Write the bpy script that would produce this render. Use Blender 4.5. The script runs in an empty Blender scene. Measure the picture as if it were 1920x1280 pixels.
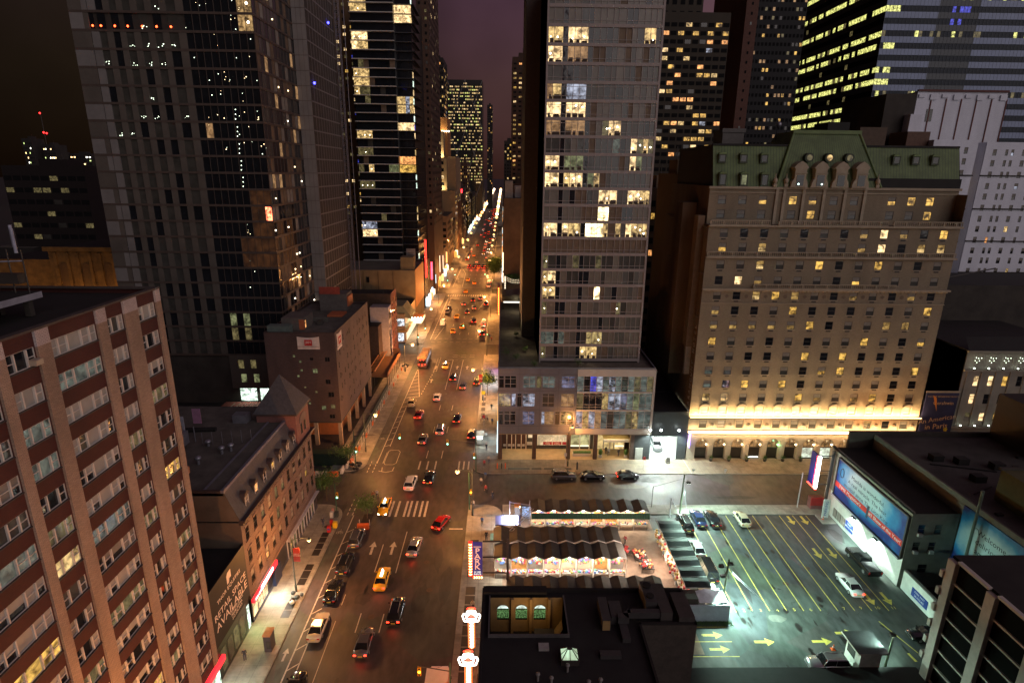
import bpy,math,random
from mathutils import Matrix,Vector
random.seed(46)
S = bpy.context.scene
COL = S.collection
# ------------------------------------------------------------------ camera
CAM = Vector((0,0,53))
cd = bpy.data.cameras.new('camera'); cam = bpy.data.objects.new('camera',cd); COL.objects.link(cam)
Rm = Matrix(((0.99984373,-0.00637468,-0.01648851),(-0.01405246,0.27929272,-0.96010317),(0.01072547,0.96018485,0.2791595)))
# rows are the world axes seen from the camera; world = R @ cam
M4 = Rm.to_4x4(); M4.translation = CAM
cam.matrix_world = M4
cd.sensor_width = 36; cd.lens = 36 * 1093.164 / 1920
cd.clip_start = 0.5; cd.clip_end = 6000
S.camera = cam
# ------------------------------------------------------------------ view, world, the one sun (city glow on a low bearing)
vs = S.view_settings
vs.view_transform = 'Standard'; vs.look = 'None'; vs.exposure = 0.0; vs.gamma = 1.0
S.cycles.max_bounces = 5; S.cycles.diffuse_bounces = 2; S.cycles.glossy_bounces = 3
S.cycles.transmission_bounces = 3; S.cycles.volume_bounces = 0
S.cycles.sample_clamp_indirect = 4.0; S.cycles.sample_clamp_direct = 0
S.cycles.caustics_reflective = False; S.cycles.caustics_refractive = False
W = bpy.data.worlds.new('World'); S.world = W; W.use_nodes = True
nt = W.node_tree; nt.nodes.clear()
wo = nt.nodes.new('ShaderNodeOutputWorld'); bg = nt.nodes.new('ShaderNodeBackground')
tc = nt.nodes.new('ShaderNodeTexCoord'); sep = nt.nodes.new('ShaderNodeSeparateXYZ')
nt.links.new(tc.outputs['Generated'],sep.inputs[0])
# light-polluted overcast: brown near the horizon, purple above, duller to the west, rosier to the east
rz = nt.nodes.new('ShaderNodeValToRGB')
rz.color_ramp.elements[0].position = 0.0; rz.color_ramp.elements[0].color = (.034,.013,.010,1)
rz.color_ramp.elements[1].position = 0.34; rz.color_ramp.elements[1].color = (.088,.042,.074,1)
e = rz.color_ramp.elements.new(0.13); e.color = (.070,.034,.034,1)
nt.links.new(sep.outputs['Z'],rz.inputs[0])
rx = nt.nodes.new('ShaderNodeValToRGB')
rx.color_ramp.elements[0].position = 0.0; rx.color_ramp.elements[0].color = (.17,.22,.14,1)
rx.color_ramp.elements[1].position = 1.0; rx.color_ramp.elements[1].color = (2.3,2.6,1.9,1)
e = rx.color_ramp.elements.new(0.40); e.color = (.20,.25,.14,1)
e = rx.color_ramp.elements.new(0.47); e.color = (.95,.95,.95,1)
e = rx.color_ramp.elements.new(0.54); e.color = (1.05,1.05,1.05,1)
mr = nt.nodes.new('ShaderNodeMapRange'); mr.inputs[1].default_value = -1; mr.inputs[2].default_value = 1
nt.links.new(sep.outputs['X'],mr.inputs[0]); nt.links.new(mr.outputs[0],rx.inputs[0])
mx = nt.nodes.new('ShaderNodeMix'); mx.data_type = 'RGBA'; mx.blend_type = 'MULTIPLY'; mx.inputs[0].default_value = 1
nt.links.new(rz.outputs[0],mx.inputs[6]); nt.links.new(rx.outputs[0],mx.inputs[7])
nz = nt.nodes.new('ShaderNodeTexNoise'); nz.inputs['Scale'].default_value = 3.0; nz.inputs['Detail'].default_value = 4
nt.links.new(tc.outputs['Generated'],nz.inputs['Vector'])
mn = nt.nodes.new('ShaderNodeMapRange'); mn.inputs[1].default_value = .3; mn.inputs[2].default_value = .7; mn.inputs[3].default_value = .6; mn.inputs[4].default_value = 1.4
nt.links.new(nz.outputs[0],mn.inputs[0])
nt.links.new(mx.outputs[2],bg.inputs['Color']); nt.links.new(mn.outputs[0],bg.inputs['Strength'])
nt.links.new(bg.outputs[0],wo.inputs['Surface'])
sl = bpy.data.lights.new('city_glow','SUN'); so = bpy.data.objects.new('city_glow',sl); COL.objects.link(so)
sl.energy = 1.0; sl.angle = math.radians(75); sl.color = (1.0,.93,.90)
so.rotation_euler = Vector((-0.68,.72,-.20)).to_track_quat('-Z','Y').to_euler()
LS = 2.2   # scale of the lamp powers

# ------------------------------------------------------------------ materials
MATS = {}
def _nodes(name):
    m = bpy.data.materials.new(name); m.use_nodes = True
    n = m.node_tree; b = n.nodes['Principled BSDF']
    return m,n,b
def mat(name,col,rough=.8,metal=0.0,var=.25,scale=1.5,bump=0.0,spec=None,col2=None):
    """plain painted / mineral surface with blotchy variation"""
    if name in MATS: return MATS[name]
    m,n,b = _nodes(name)
    b.inputs['Roughness'].default_value = rough; b.inputs['Metallic'].default_value = metal
    if spec is not None: b.inputs['Specular IOR Level'].default_value = spec
    t = n.nodes.new('ShaderNodeTexCoord'); nz = n.nodes.new('ShaderNodeTexNoise')
    nz.inputs['Scale'].default_value = scale; nz.inputs['Detail'].default_value = 6; nz.inputs['Roughness'].default_value = .65
    n.links.new(t.outputs['Object'],nz.inputs['Vector'])
    r = n.nodes.new('ShaderNodeMapRange'); r.inputs[1].default_value = .3; r.inputs[2].default_value = .7
    n.links.new(nz.outputs[0],r.inputs[0])
    x = n.nodes.new('ShaderNodeMix'); x.data_type = 'RGBA'
    c2 = col2 or tuple(c * (1 - var) for c in col)
    x.inputs[6].default_value = (*c2,1); x.inputs[7].default_value = (*[min(1,c * (1 + var * .5)) for c in col],1)
    n.links.new(r.outputs[0],x.inputs[0]); n.links.new(x.outputs[2],b.inputs['Base Color'])
    if bump:
        bp = n.nodes.new('ShaderNodeBump'); bp.inputs['Strength'].default_value = bump; bp.inputs['Distance'].default_value = .05
        n2 = n.nodes.new('ShaderNodeTexNoise'); n2.inputs['Scale'].default_value = scale * 8; n2.inputs['Detail'].default_value = 4
        n.links.new(t.outputs['Object'],n2.inputs['Vector'])
        n.links.new(n2.outputs[0],bp.inputs['Height']); n.links.new(bp.outputs[0],b.inputs['Normal'])
    MATS[name] = m; return m
def brick(name,c1,c2,mortar,bw=.5,bh=.16,ms=.012,rough=.85,bump=.4,var=.3):
    """courses run along x+y, so one material serves walls facing either street"""
    if name in MATS: return MATS[name]
    m,n,b = _nodes(name); b.inputs['Roughness'].default_value = rough
    t = n.nodes.new('ShaderNodeTexCoord'); s = n.nodes.new('ShaderNodeSeparateXYZ'); n.links.new(t.outputs['Object'],s.inputs[0])
    a = n.nodes.new('ShaderNodeMath'); a.operation = 'ADD'; n.links.new(s.outputs[0],a.inputs[0]); n.links.new(s.outputs[1],a.inputs[1])
    cb = n.nodes.new('ShaderNodeCombineXYZ'); n.links.new(a.outputs[0],cb.inputs[0]); n.links.new(s.outputs[2],cb.inputs[1])
    k = n.nodes.new('ShaderNodeTexBrick'); k.inputs['Scale'].default_value = 1
    k.inputs['Brick Width'].default_value = bw; k.inputs['Row Height'].default_value = bh; k.inputs['Mortar Size'].default_value = ms
    k.inputs['Color1'].default_value = (*c1,1); k.inputs['Color2'].default_value = (*c2,1); k.inputs['Mortar'].default_value = (*mortar,1)
    n.links.new(cb.outputs[0],k.inputs['Vector'])
    nz = n.nodes.new('ShaderNodeTexNoise'); nz.inputs['Scale'].default_value = .35; nz.inputs['Detail'].default_value = 7
    mp = n.nodes.new('ShaderNodeMapping'); mp.inputs['Scale'].default_value = (1,1,.35)
    n.links.new(t.outputs['Object'],mp.inputs[0]); n.links.new(mp.outputs[0],nz.inputs['Vector'])
    r = n.nodes.new('ShaderNodeMapRange'); r.inputs[1].default_value = .3; r.inputs[2].default_value = .7
    r.inputs[3].default_value = 1 - var; r.inputs[4].default_value = 1 + var * .4
    n.links.new(nz.outputs[0],r.inputs[0])
    x = n.nodes.new('ShaderNodeMix'); x.data_type = 'RGBA'; x.blend_type = 'MULTIPLY'; x.inputs[0].default_value = 1
    n.links.new(k.outputs['Color'],x.inputs[6]); n.links.new(r.outputs[0],x.inputs[7]); n.links.new(x.outputs[2],b.inputs['Base Color'])
    bp = n.nodes.new('ShaderNodeBump'); bp.inputs['Strength'].default_value = bump; bp.inputs['Distance'].default_value = .04
    n.links.new(k.outputs['Fac'],bp.inputs['Height']); bp.invert = True; n.links.new(bp.outputs[0],b.inputs['Normal'])
    MATS[name] = m; return m
def glow(name,col,strength,sample=False,base=(.02,.02,.02)):
    """a lamp, tube, lens or lit sign"""
    if name in MATS: return MATS[name]
    m,n,b = _nodes(name)
    b.inputs['Base Color'].default_value = (*base,1); b.inputs['Roughness'].default_value = .4
    b.inputs['Emission Color'].default_value = (*col,1); b.inputs['Emission Strength'].default_value = strength
    m.cycles.emission_sampling = 'AUTO' if sample else 'NONE'
    MATS[name] = m; return m
def lit(name,col,strength,scale=1.1,lo=.25,hi=1.5,dark=(.3,.12,.03)):
    """a lit window: the room behind shows lamps, walls and furniture as uneven light"""
    if name in MATS: return MATS[name]
    m,n,b = _nodes(name); b.inputs['Roughness'].default_value = .15; b.inputs['Base Color'].default_value = (.03,.03,.03,1)
    t = n.nodes.new('ShaderNodeTexCoord'); oi = n.nodes.new('ShaderNodeObjectInfo')
    mu = n.nodes.new('ShaderNodeMath'); mu.operation = 'MULTIPLY'; mu.inputs[1].default_value = 37.0
    n.links.new(oi.outputs['Random'],mu.inputs[0])
    nz = n.nodes.new('ShaderNodeTexNoise'); nz.noise_dimensions = '4D'; nz.inputs['Scale'].default_value = scale
    nz.inputs['Detail'].default_value = 3; nz.inputs['Roughness'].default_value = .6; nz.inputs['Distortion'].default_value = .6
    n.links.new(t.outputs['Object'],nz.inputs['Vector']); n.links.new(mu.outputs[0],nz.inputs['W'])
    r = n.nodes.new('ShaderNodeMapRange'); r.inputs[1].default_value = .36; r.inputs[2].default_value = .64
    n.links.new(nz.outputs[0],r.inputs[0])
    x = n.nodes.new('ShaderNodeMix'); x.data_type = 'RGBA'
    x.inputs[6].default_value = (*[col[i] * .6 + dark[i] * .4 for i in range(3)],1); x.inputs[7].default_value = (*col,1)
    n.links.new(r.outputs[0],x.inputs[0]); n.links.new(x.outputs[2],b.inputs['Emission Color'])
    s2 = n.nodes.new('ShaderNodeMapRange'); s2.inputs[3].default_value = lo * strength; s2.inputs[4].default_value = hi * strength
    n.links.new(r.outputs[0],s2.inputs[0]); n.links.new(s2.outputs[0],b.inputs['Emission Strength'])
    m.cycles.emission_sampling = 'NONE'
    MATS[name] = m; return m
def glassm(name,col=(.012,.014,.018),rough=.06,var=.5):
    if name in MATS: return MATS[name]
    m,n,b = _nodes(name); b.inputs['Roughness'].default_value = rough; b.inputs['IOR'].default_value = 1.6
    t = n.nodes.new('ShaderNodeTexCoord'); nz = n.nodes.new('ShaderNodeTexNoise'); nz.inputs['Scale'].default_value = .6
    n.links.new(t.outputs['Object'],nz.inputs['Vector'])
    x = n.nodes.new('ShaderNodeMix'); x.data_type = 'RGBA'
    x.inputs[6].default_value = (*[c * (1 - var) for c in col],1); x.inputs[7].default_value = (*[c * (1 + var) for c in col],1)
    n.links.new(nz.outputs[0],x.inputs[0]); n.links.new(x.outputs[2],b.inputs['Base Color'])
    bp = n.nodes.new('ShaderNodeBump'); bp.inputs['Strength'].default_value = .06; bp.inputs['Distance'].default_value = .3
    n.links.new(nz.outputs[0],bp.inputs['Height']); n.links.new(bp.outputs[0],b.inputs['Normal'])
    MATS[name] = m; return m

GL = glassm('dark_glass')
GLB = glassm('blue_dark_glass',(.010,.013,.019))
GLG = glassm('grey_glass',(.060,.058,.052),.12)
GLM = mat('unlit_pane',(.009,.009,.010),.9,spec=.15)
GLD = mat('drawn_curtain',(.22,.20,.17),.75,var=.3,scale=1.2,spec=.8)
GLBR = mat('brown_curtain',(.15,.10,.06),.7,var=.4,scale=.8,spec=.8)
BLIND = mat('roller_blind',(.34,.33,.30),.7,var=.15,scale=.7)
L_Y = lit('lit_yellow_room',(1.0,.58,.12),.85,lo=.1)
L_Y2 = lit('dim_yellow_room',(.9,.55,.16),.38,lo=.2)
L_YP = lit('lit_pale_yellow_room',(1.0,.68,.27),.85,lo=.12)
L_W = lit('lit_warm_white_room',(1.0,.70,.34),1.5,lo=.2)
L_O = lit('lit_orange_room',(1.0,.42,.13),1.3)
L_T = lit('lit_tan_room',(.9,.50,.22),.35,lo=.5)
L_G = lit('lit_greenish_room',(.52,.55,.26),.30,dark=(.1,.12,.03))
L_GW = lit('lit_green_white_room',(.8,1.0,.85),2.0,dark=(.1,.2,.1))
L_B = lit('lit_blue_room',(.10,.12,1.0),.6,dark=(.03,.03,.3))
L_C = lit('lit_cyan_room',(.60,.68,.55),.13,dark=(.05,.2,.2))
L_D = lit('dim_lit_room',(.75,.60,.25),.16,dark=(.1,.08,.02))
L_OF = lit('office_ceiling_lights',(.85,.85,.25),1.3,scale=1.6,lo=.05,dark=(.25,.25,.05))
L_HOT = glow('bare_bright_lamp',(1.0,.86,.62),9)

# ------------------------------------------------------------------ mesh building
class MB:
    def __init__(s): s.v = []; s.f = []; s.m = []; s.mats = []; s.sm = []
    def mi(s,m):
        if m not in s.mats: s.mats.append(m)
        return s.mats.index(m)
    def add(s,vs,fs,m,smooth=False):
        o = len(s.v); s.v += [tuple(p) for p in vs]; i = s.mi(m)
        for f in fs: s.f.append(tuple(o + k for k in f)); s.m.append(i); s.sm.append(smooth)
        return s
    def box(s,x0,x1,y0,y1,z0,z1,m,top=None):
        if x0 > x1: x0,x1 = x1,x0
        if y0 > y1: y0,y1 = y1,y0
        vs = [(x0,y0,z0),(x1,y0,z0),(x1,y1,z0),(x0,y1,z0),(x0,y0,z1),(x1,y0,z1),(x1,y1,z1),(x0,y1,z1)]
        s.add(vs,[(0,3,2,1),(0,1,5,4),(1,2,6,5),(2,3,7,6),(3,0,4,7)],m)
        s.add(vs[4:],[(0,1,2,3)],top or m); return s
    def quad(s,a,b,c,d,m): return s.add([a,b,c,d],[(0,1,2,3)],m)
    def prism(s,pts,z0,z1,m,top=None):
        n = len(pts)
        s.add([(x,y,z0) for x,y in pts] + [(x,y,z1) for x,y in pts],[(i,(i + 1) % n,n + (i + 1) % n,n + i) for i in range(n)] + [tuple(range(n - 1,-1,-1))],m)
        s.add([(x,y,z1) for x,y in pts],[tuple(range(n))],top or m); return s
    def ext(s,prof,a,b,fn,m):
        """extrude a closed 2-D profile between a and b; fn(u, v, t) -> point"""
        n = len(prof)
        vs = [fn(u,v,a) for u,v in prof] + [fn(u,v,b) for u,v in prof]
        return s.add(vs,[(i,(i + 1) % n,n + (i + 1) % n,n + i) for i in range(n)] + [tuple(range(n - 1,-1,-1)),tuple(range(n,2 * n))],m)
    def tube(s,p,q,r,m,n=8,r2=None,smooth=True):
        p = Vector(p); q = Vector(q); d = (q - p).normalized(); r2 = r if r2 is None else r2
        a = d.cross(Vector((0,0,1)));  a = Vector((1,0,0)) if a.length < 1e-3 else a.normalized(); b = d.cross(a)
        vs = [p + (a * math.cos(t) + b * math.sin(t)) * r for t in [2 * math.pi * i / n for i in range(n)]] + \
             [q + (a * math.cos(t) + b * math.sin(t)) * r2 for t in [2 * math.pi * i / n for i in range(n)]]
        s.add(vs,[(i,n + i,n + (i + 1) % n,(i + 1) % n) for i in range(n)],m,smooth)
        s.add(vs[:n],[tuple(range(n))],m); s.add(vs[n:],[tuple(range(n - 1,-1,-1))],m); return s
    def poly(s,pts,r,m,n=6):
        for a,b in zip(pts[:-1],pts[1:]): s.tube(a,b,r,m,n)
        return s
    def ball(s,c,r,m,nu=8,nv=5,sz=1.0):
        vs = [(c[0],c[1],c[2] + r * sz)]; fs = []
        for j in range(1,nv):
            t = math.pi * j / nv
            for i in range(nu):
                p = 2 * math.pi * i / nu
                vs.append((c[0] + r * math.sin(t) * math.cos(p),c[1] + r * math.sin(t) * math.sin(p),c[2] + r * sz * math.cos(t)))
        vs.append((c[0],c[1],c[2] - r * sz)); L = len(vs) - 1
        for i in range(nu): fs.append((0,1 + i,1 + (i + 1) % nu)); fs.append((L,L - nu + (i + 1) % nu,L - nu + i))
        for j in range(nv - 2):
            for i in range(nu):
                a = 1 + j * nu + i; b = 1 + j * nu + (i + 1) % nu; fs.append((a,a + nu,b + nu,b))
        return s.add(vs,fs,m,True)
    def mesh(s,name,L=(0,0,0)):
        me = bpy.data.meshes.new(name)
        L = Vector(L); me.from_pydata([tuple(Vector(p) - L) for p in s.v],[],s.f)
        for m in s.mats: me.materials.append(m)
        me.polygons.foreach_set('material_index',s.m); me.polygons.foreach_set('use_smooth',s.sm); me.update()
        return me
    def build(s,name,parent=None,L=None,**kw):
        """world coordinates; a child keeps its thing's origin"""
        base = Vector((0,0,0))
        p = parent
        while p is not None: base += p.location; p = p.parent
        if L is None: L = base
        L = Vector(L)
        o = bpy.data.objects.new(name,s.mesh(name,L)); COL.objects.link(o)
        o.location = L - base
        if parent is not None: o.parent = parent
        for k,v in kw.items(): o[k] = v
        return o
def thing(name,label,cat,loc=(0,0,0),rz=0.0,group=None):
    o = bpy.data.objects.new(name,None); COL.objects.link(o); o.location = loc; o.rotation_euler = (0,0,rz)
    o.empty_display_size = .5
    o['label'] = label; o['category'] = cat
    if group: o['group'] = group
    return o
def tag(o,label,cat,group=None):
    o['label'] = label; o['category'] = cat
    if group: o['group'] = group
    return o
def copy_tree(o,parent=None):
    c = o.copy(); COL.objects.link(c)
    if parent: c.parent = parent
    for ch in list(o.children): copy_tree(ch,c)
    return c
def place(proto,loc,rz,label,group=None,flag={}):
    """first use moves the prototype itself, later uses copy it"""
    k = proto.name_full
    if k not in flag: flag[k] = 1; o = proto
    else: o = copy_tree(proto)
    o.location = loc; o.rotation_euler = (0,0,rz); o['label'] = label
    if group: o['group'] = group
    return o
def text(name,s,size,m,origin,xdir,updir,parent=None,ext=.02,align='CENTER',sx=1.0,space=1.0):
    c = bpy.data.curves.new(name,'FONT'); c.body = s; c.size = size; c.extrude = ext; c.align_x = align; c.align_y = 'CENTER'
    c.resolution_u = 2; c.space_line = space
    t = bpy.data.objects.new(name,c); COL.objects.link(t)
    me = bpy.data.meshes.new_from_object(t); bpy.data.objects.remove(t); bpy.data.curves.remove(c)
    me.materials.clear(); me.materials.append(m)
    X = Vector(xdir).normalized(); U = Vector(updir).normalized(); N = X.cross(U)
    R3 = Matrix((X * sx,U,N)).transposed()
    me.transform(R3.to_4x4())
    o = bpy.data.objects.new(name,me); COL.objects.link(o)
    base = Vector((0,0,0)); p = parent
    while p is not None: base += p.location; p = p.parent
    o.location = Vector(origin) - base
    if parent: o.parent = parent
    return o

# ------------------------------------------------------------------ facades
def fmap(side,c):
    if side == 'S': return lambda u,d,z: (u,c + d,z)
    if side == 'E': return lambda u,d,z: (c - d,u,z)
    if side == 'W': return lambda u,d,z: (c + d,u,z)
    if side == 'N': return lambda u,d,z: (u,c - d,z)
def fquad(mb,F,side,u0,u1,z0,z1,d,m):
    a,b,c,e = F(u0,d,z0),F(u1,d,z0),F(u1,d,z1),F(u0,d,z1)
    if side in 'SE': mb.quad(a,b,c,e,m)
    else: mb.quad(b,a,e,c,m)
def wall(mb,side,c,u0,u1,z0,z1,ops,m,depth=.18,rev=None):
    """wall face with real openings and reveals; ops = [(ua, ub, za, zb)]"""
    F = fmap(side,c)
    us = sorted({u0,u1,*[o[0] for o in ops],*[o[1] for o in ops]}); zs = sorted({z0,z1,*[o[2] for o in ops],*[o[3] for o in ops]})
    us = [u for u in us if u0 - 1e-6 <= u <= u1 + 1e-6]; zs = [z for z in zs if z0 - 1e-6 <= z <= z1 + 1e-6]
    cover = set()
    for o in ops:
        for i in range(len(us) - 1):
            if us[i] >= o[0] - 1e-5 and us[i + 1] <= o[1] + 1e-5:
                for j in range(len(zs) - 1):
                    if zs[j] >= o[2] - 1e-5 and zs[j + 1] <= o[3] + 1e-5: cover.add((i,j))
    for i in range(len(us) - 1):
        j = 0
        while j < len(zs) - 1:
            if (i,j) in cover: j += 1; continue
            k = j
            while k < len(zs) - 1 and (i,k) not in cover: k += 1
            fquad(mb,F,side,us[i],us[i + 1],zs[j],zs[k],0,m); j = k
    rv = rev or m
    for a,b,za,zb in ops:
        mb.add([F(a,0,za),F(b,0,za),F(b,depth,za),F(a,depth,za),F(a,0,zb),F(b,0,zb),F(b,depth,zb),F(a,depth,zb)],
               [(0,1,2,3),(4,7,6,5),(0,3,7,4),(1,5,6,2)],rv)
def fbox(mb,side,c,u0,u1,z0,z1,d0,d1,m):
    """box on a facade; d is depth inward, negative stands proud"""
    F = fmap(side,c); p = F(u0,d0,z0); q = F(u1,d1,z1)
    mb.box(min(p[0],q[0]),max(p[0],q[0]),min(p[1],q[1]),max(p[1],q[1]),min(z0,z1),max(z0,z1),m)
# ---- windows: local frame x = along wall, y = inward, z up, origin at the middle of the sill
WT = {}
def wtemplate(key):
    """key = (w, h, kind, panes, frame material); panes: material(s)"""
    if key in WT: return WT[key]
    w,h,kind,panes,fr = key
    mb = MB(); h2 = w / 2; t = .06 if w > .5 else .03
    if kind == 'plain':
        mb.quad((-h2,.05,0),(h2,.05,0),(h2,.05,h),(-h2,.05,h),panes[0])
    elif kind == 'hung':
        mb.box(-h2,-h2 + t,.02,.10,0,h,fr).box(h2 - t,h2,.02,.10,0,h,fr)
        mb.box(-h2 + t,h2 - t,.02,.10,0,t,fr).box(-h2 + t,h2 - t,.02,.10,h - t,h,fr)
        mb.box(-h2 + t,h2 - t,.025,.08,h * .5 - t / 2,h * .5 + t / 2,fr)
        mb.quad((-h2,.07,0),(h2,.07,0),(h2,.07,h * .5),(-h2,.07,h * .5),panes[0])
        mb.quad((-h2,.055,h * .5),(h2,.055,h * .5),(h2,.055,h),(-h2,.055,h),panes[1])
    elif kind == 'grid':     # one pane with a mullion cross
        mb.box(-h2,h2,.02,.09,0,t,fr).box(-h2,h2,.02,.09,h - t,h,fr)
        mb.box(-h2,-h2 + t,.02,.09,t,h - t,fr).box(h2 - t,h2,.02,.09,t,h - t,fr)
        mb.box(-t / 2,t / 2,.02,.08,t,h - t,fr)
        mb.quad((-h2,.06,0),(0,.06,0),(0,.06,h),(-h2,.06,h),panes[0])
        mb.quad((0,.06,0),(h2,.06,0),(h2,.06,h),(0,.06,h),panes[1])
    me = mb.mesh('window'); WT[key] = (me,mb); return WT[key]
RZ = {'S': 0,'E': math.pi / 2,'W': -math.pi / 2,'N': math.pi}
def place_windows(parent,items,name='window',limit=95):
    """items = [(side, c, u, z, key)]"""
    base = parent.location
    def dist(it):
        p = Vector(fmap(it[0],it[1])(it[2],0,it[3])); return (p - CAM).length
    items = sorted(items,key=dist); rest = MB()
    for k,it in enumerate(items):
        side,c,u,z,key = it; p = Vector(fmap(side,c)(u,0,z)); me,mb = wtemplate(key)
        if k < limit:
            o = bpy.data.objects.new(name,me); COL.objects.link(o); o.parent = parent; o.location = p - base; o.rotation_euler = (0,0,RZ[side])
        else:
            R = Matrix.Rotation(RZ[side],3,'Z'); n0 = len(rest.v); rest.v += [tuple(R @ Vector(q) + p) for q in mb.v]
            for f,mi,sm in zip(mb.f,mb.m,mb.sm): rest.f.append(tuple(n0 + i for i in f)); rest.m.append(rest.mi(mb.mats[mi])); rest.sm.append(sm)
    if rest.v: rest.build('smaller_' + name + 's',parent,kind='stuff')
def lamp(kind,loc,power,col,size=.25,aim=None,spot=None,parent=None,blend=.4,sx=None,sy=None):
    l = bpy.data.lights.new('lamp_light',kind); l.energy = power * LS; l.color = col
    if kind == 'AREA':
        l.shape = 'RECTANGLE'; l.size = sx; l.size_y = sy
    else: l.shadow_soft_size = size
    if kind == 'SPOT': l.spot_size = math.radians(spot); l.spot_blend = blend
    o = bpy.data.objects.new('lamp_light',l); COL.objects.link(o)
    base = Vector((0,0,0)); p = parent
    while p is not None: base += p.location; p = p.parent
    o.location = Vector(loc) - base
    if aim is not None: o.rotation_euler = (Vector(aim)).to_track_quat('-Z','Y').to_euler()
    if parent: o.parent = parent
    return o
# ================================================================== ground, roads, pavements, markings
def road_mat(name,c,wet=.45):
    m,n,b = _nodes(name)
    t = n.nodes.new('ShaderNodeTexCoord')
    n1 = n.nodes.new('ShaderNodeTexNoise'); n1.inputs['Scale'].default_value = .18; n1.inputs['Detail'].default_value = 8; n1.inputs['Roughness'].default_value = .7
    mp = n.nodes.new('ShaderNodeMapping'); mp.inputs['Scale'].default_value = (1.3,.5,1)
    n2 = n.nodes.new('ShaderNodeTexNoise'); n2.inputs['Scale'].default_value = 1.0; n2.inputs['Detail'].default_value = 5
    n.links.new(t.outputs['Object'],n1.inputs['Vector']); n.links.new(t.outputs['Object'],mp.inputs[0]); n.links.new(mp.outputs[0],n2.inputs['Vector'])
    n3 = n.nodes.new('ShaderNodeTexVoronoi'); n3.inputs['Scale'].default_value = .13; n.links.new(t.outputs['Object'],n3.inputs['Vector'])
    a = n.nodes.new('ShaderNodeMath'); a.operation = 'ADD'; n.links.new(n1.outputs[0],a.inputs[0]); n.links.new(n2.outputs[0],a.inputs[1])
    r = n.nodes.new('ShaderNodeMapRange'); r.inputs[1].default_value = .75; r.inputs[2].default_value = 1.25; n.links.new(a.outputs[0],r.inputs[0])
    x = n.nodes.new('ShaderNodeMix'); x.data_type = 'RGBA'
    x.inputs[6].default_value = (*[k * .55 for k in c],1); x.inputs[7].default_value = (*[k * 1.4 for k in c],1)
    n.links.new(r.outputs[0],x.inputs[0])
    y = n.nodes.new('ShaderNodeMix'); y.data_type = 'RGBA'; y.blend_type = 'MULTIPLY'; y.inputs[0].default_value = .25
    n.links.new(x.outputs[2],y.inputs[6]); n.links.new(n3.outputs['Color'],y.inputs[7]); n.links.new(y.outputs[2],b.inputs['Base Color'])
    r2 = n.nodes.new('ShaderNodeMapRange'); r2.inputs[1].default_value = .3; r2.inputs[2].default_value = .7
    r2.inputs[3].default_value = wet; r2.inputs[4].default_value = .75; n.links.new(n1.outputs[0],r2.inputs[0]); n.links.new(r2.outputs[0],b.inputs['Roughness'])
    bp = n.nodes.new('ShaderNodeBump'); bp.inputs['Strength'].default_value = .25; bp.inputs['Distance'].default_value = .03
    n4 = n.nodes.new('ShaderNodeTexNoise'); n4.inputs['Scale'].default_value = 14; n4.inputs['Detail'].default_value = 3
    n.links.new(t.outputs['Object'],n4.inputs['Vector']); n.links.new(n4.outputs[0],bp.inputs['Height']); n.links.new(bp.outputs[0],b.inputs['Normal'])
    MATS[name] = m; return m
ASPH = road_mat('asphalt',(.050,.044,.040)); ASPH2 = road_mat('cross_street_asphalt',(.058,.052,.048)); LOTM = road_mat('lot_asphalt',(.060,.068,.064),.5)
BIKE = road_mat('bike_lane_asphalt',(.085,.092,.078)); GND = road_mat('ground_asphalt',(.04,.038,.036),.6)
def slab_mat(name,c,sq=1.5):
    m,n,b = _nodes(name); b.inputs['Roughness'].default_value = .75
    t = n.nodes.new('ShaderNodeTexCoord')
    k = n.nodes.new('ShaderNodeTexBrick'); k.offset = 0; k.inputs['Scale'].default_value = 1; k.inputs['Brick Width'].default_value = sq; k.inputs['Row Height'].default_value = sq
    k.inputs['Mortar Size'].default_value = .02; k.inputs['Color1'].default_value = (*c,1); k.inputs['Color2'].default_value = (*[v * .86 for v in c],1); k.inputs['Mortar'].default_value = (*[v * .5 for v in c],1)
    n.links.new(t.outputs['Object'],k.inputs['Vector'])
    nz = n.nodes.new('ShaderNodeTexNoise'); nz.inputs['Scale'].default_value = .5; nz.inputs['Detail'].default_value = 8; nz.inputs['Roughness'].default_value = .7
    n.links.new(t.outputs['Object'],nz.inputs['Vector'])
    r = n.nodes.new('ShaderNodeMapRange'); r.inputs[1].default_value = .35; r.inputs[2].default_value = .65; r.inputs[3].default_value = .6; r.inputs[4].default_value = 1.15
    n.links.new(nz.outputs[0],r.inputs[0])
    x = n.nodes.new('ShaderNodeMix'); x.data_type = 'RGBA'; x.blend_type = 'MULTIPLY'; x.inputs[0].default_value = 1
    n.links.new(k.outputs['Color'],x.inputs[6]); n.links.new(r.outputs[0],x.inputs[7]); n.links.new(x.outputs[2],b.inputs['Base Color'])
    MATS[name] = m; return m
PAVE = slab_mat('pavement_concrete',(.30,.285,.24)); PAVE2 = slab_mat('pavement_concrete_dark',(.20,.17,.13),1.2)
CURB = mat('curb_stone',(.30,.28,.25),.7)
def sheet(name,x0,x1,y0,y1,z,m):
    mb = MB(); mb.quad((x0,y0,z),(x1,y0,z),(x1,y1,z),(x0,y1,z),m); return mb.build(name,kind='structure')
sheet('ground',-2500,2500,-400,4500,0,GND)
sheet('avenue',-25.4,-5.4,20,1500,.004,ASPH)
STR = [(85.2,95.6),(167.5,178.6),(258,271),(341,352),(424,435),(505,516),(586,597),(667,678),(748,759),(830,841)]
for a,b in STR[:4]:
    sheet('cross_street',-5.4,260,a,b,.004,ASPH2); sheet('cross_street',-260,-25.4,a,b,.004,ASPH2)
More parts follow.
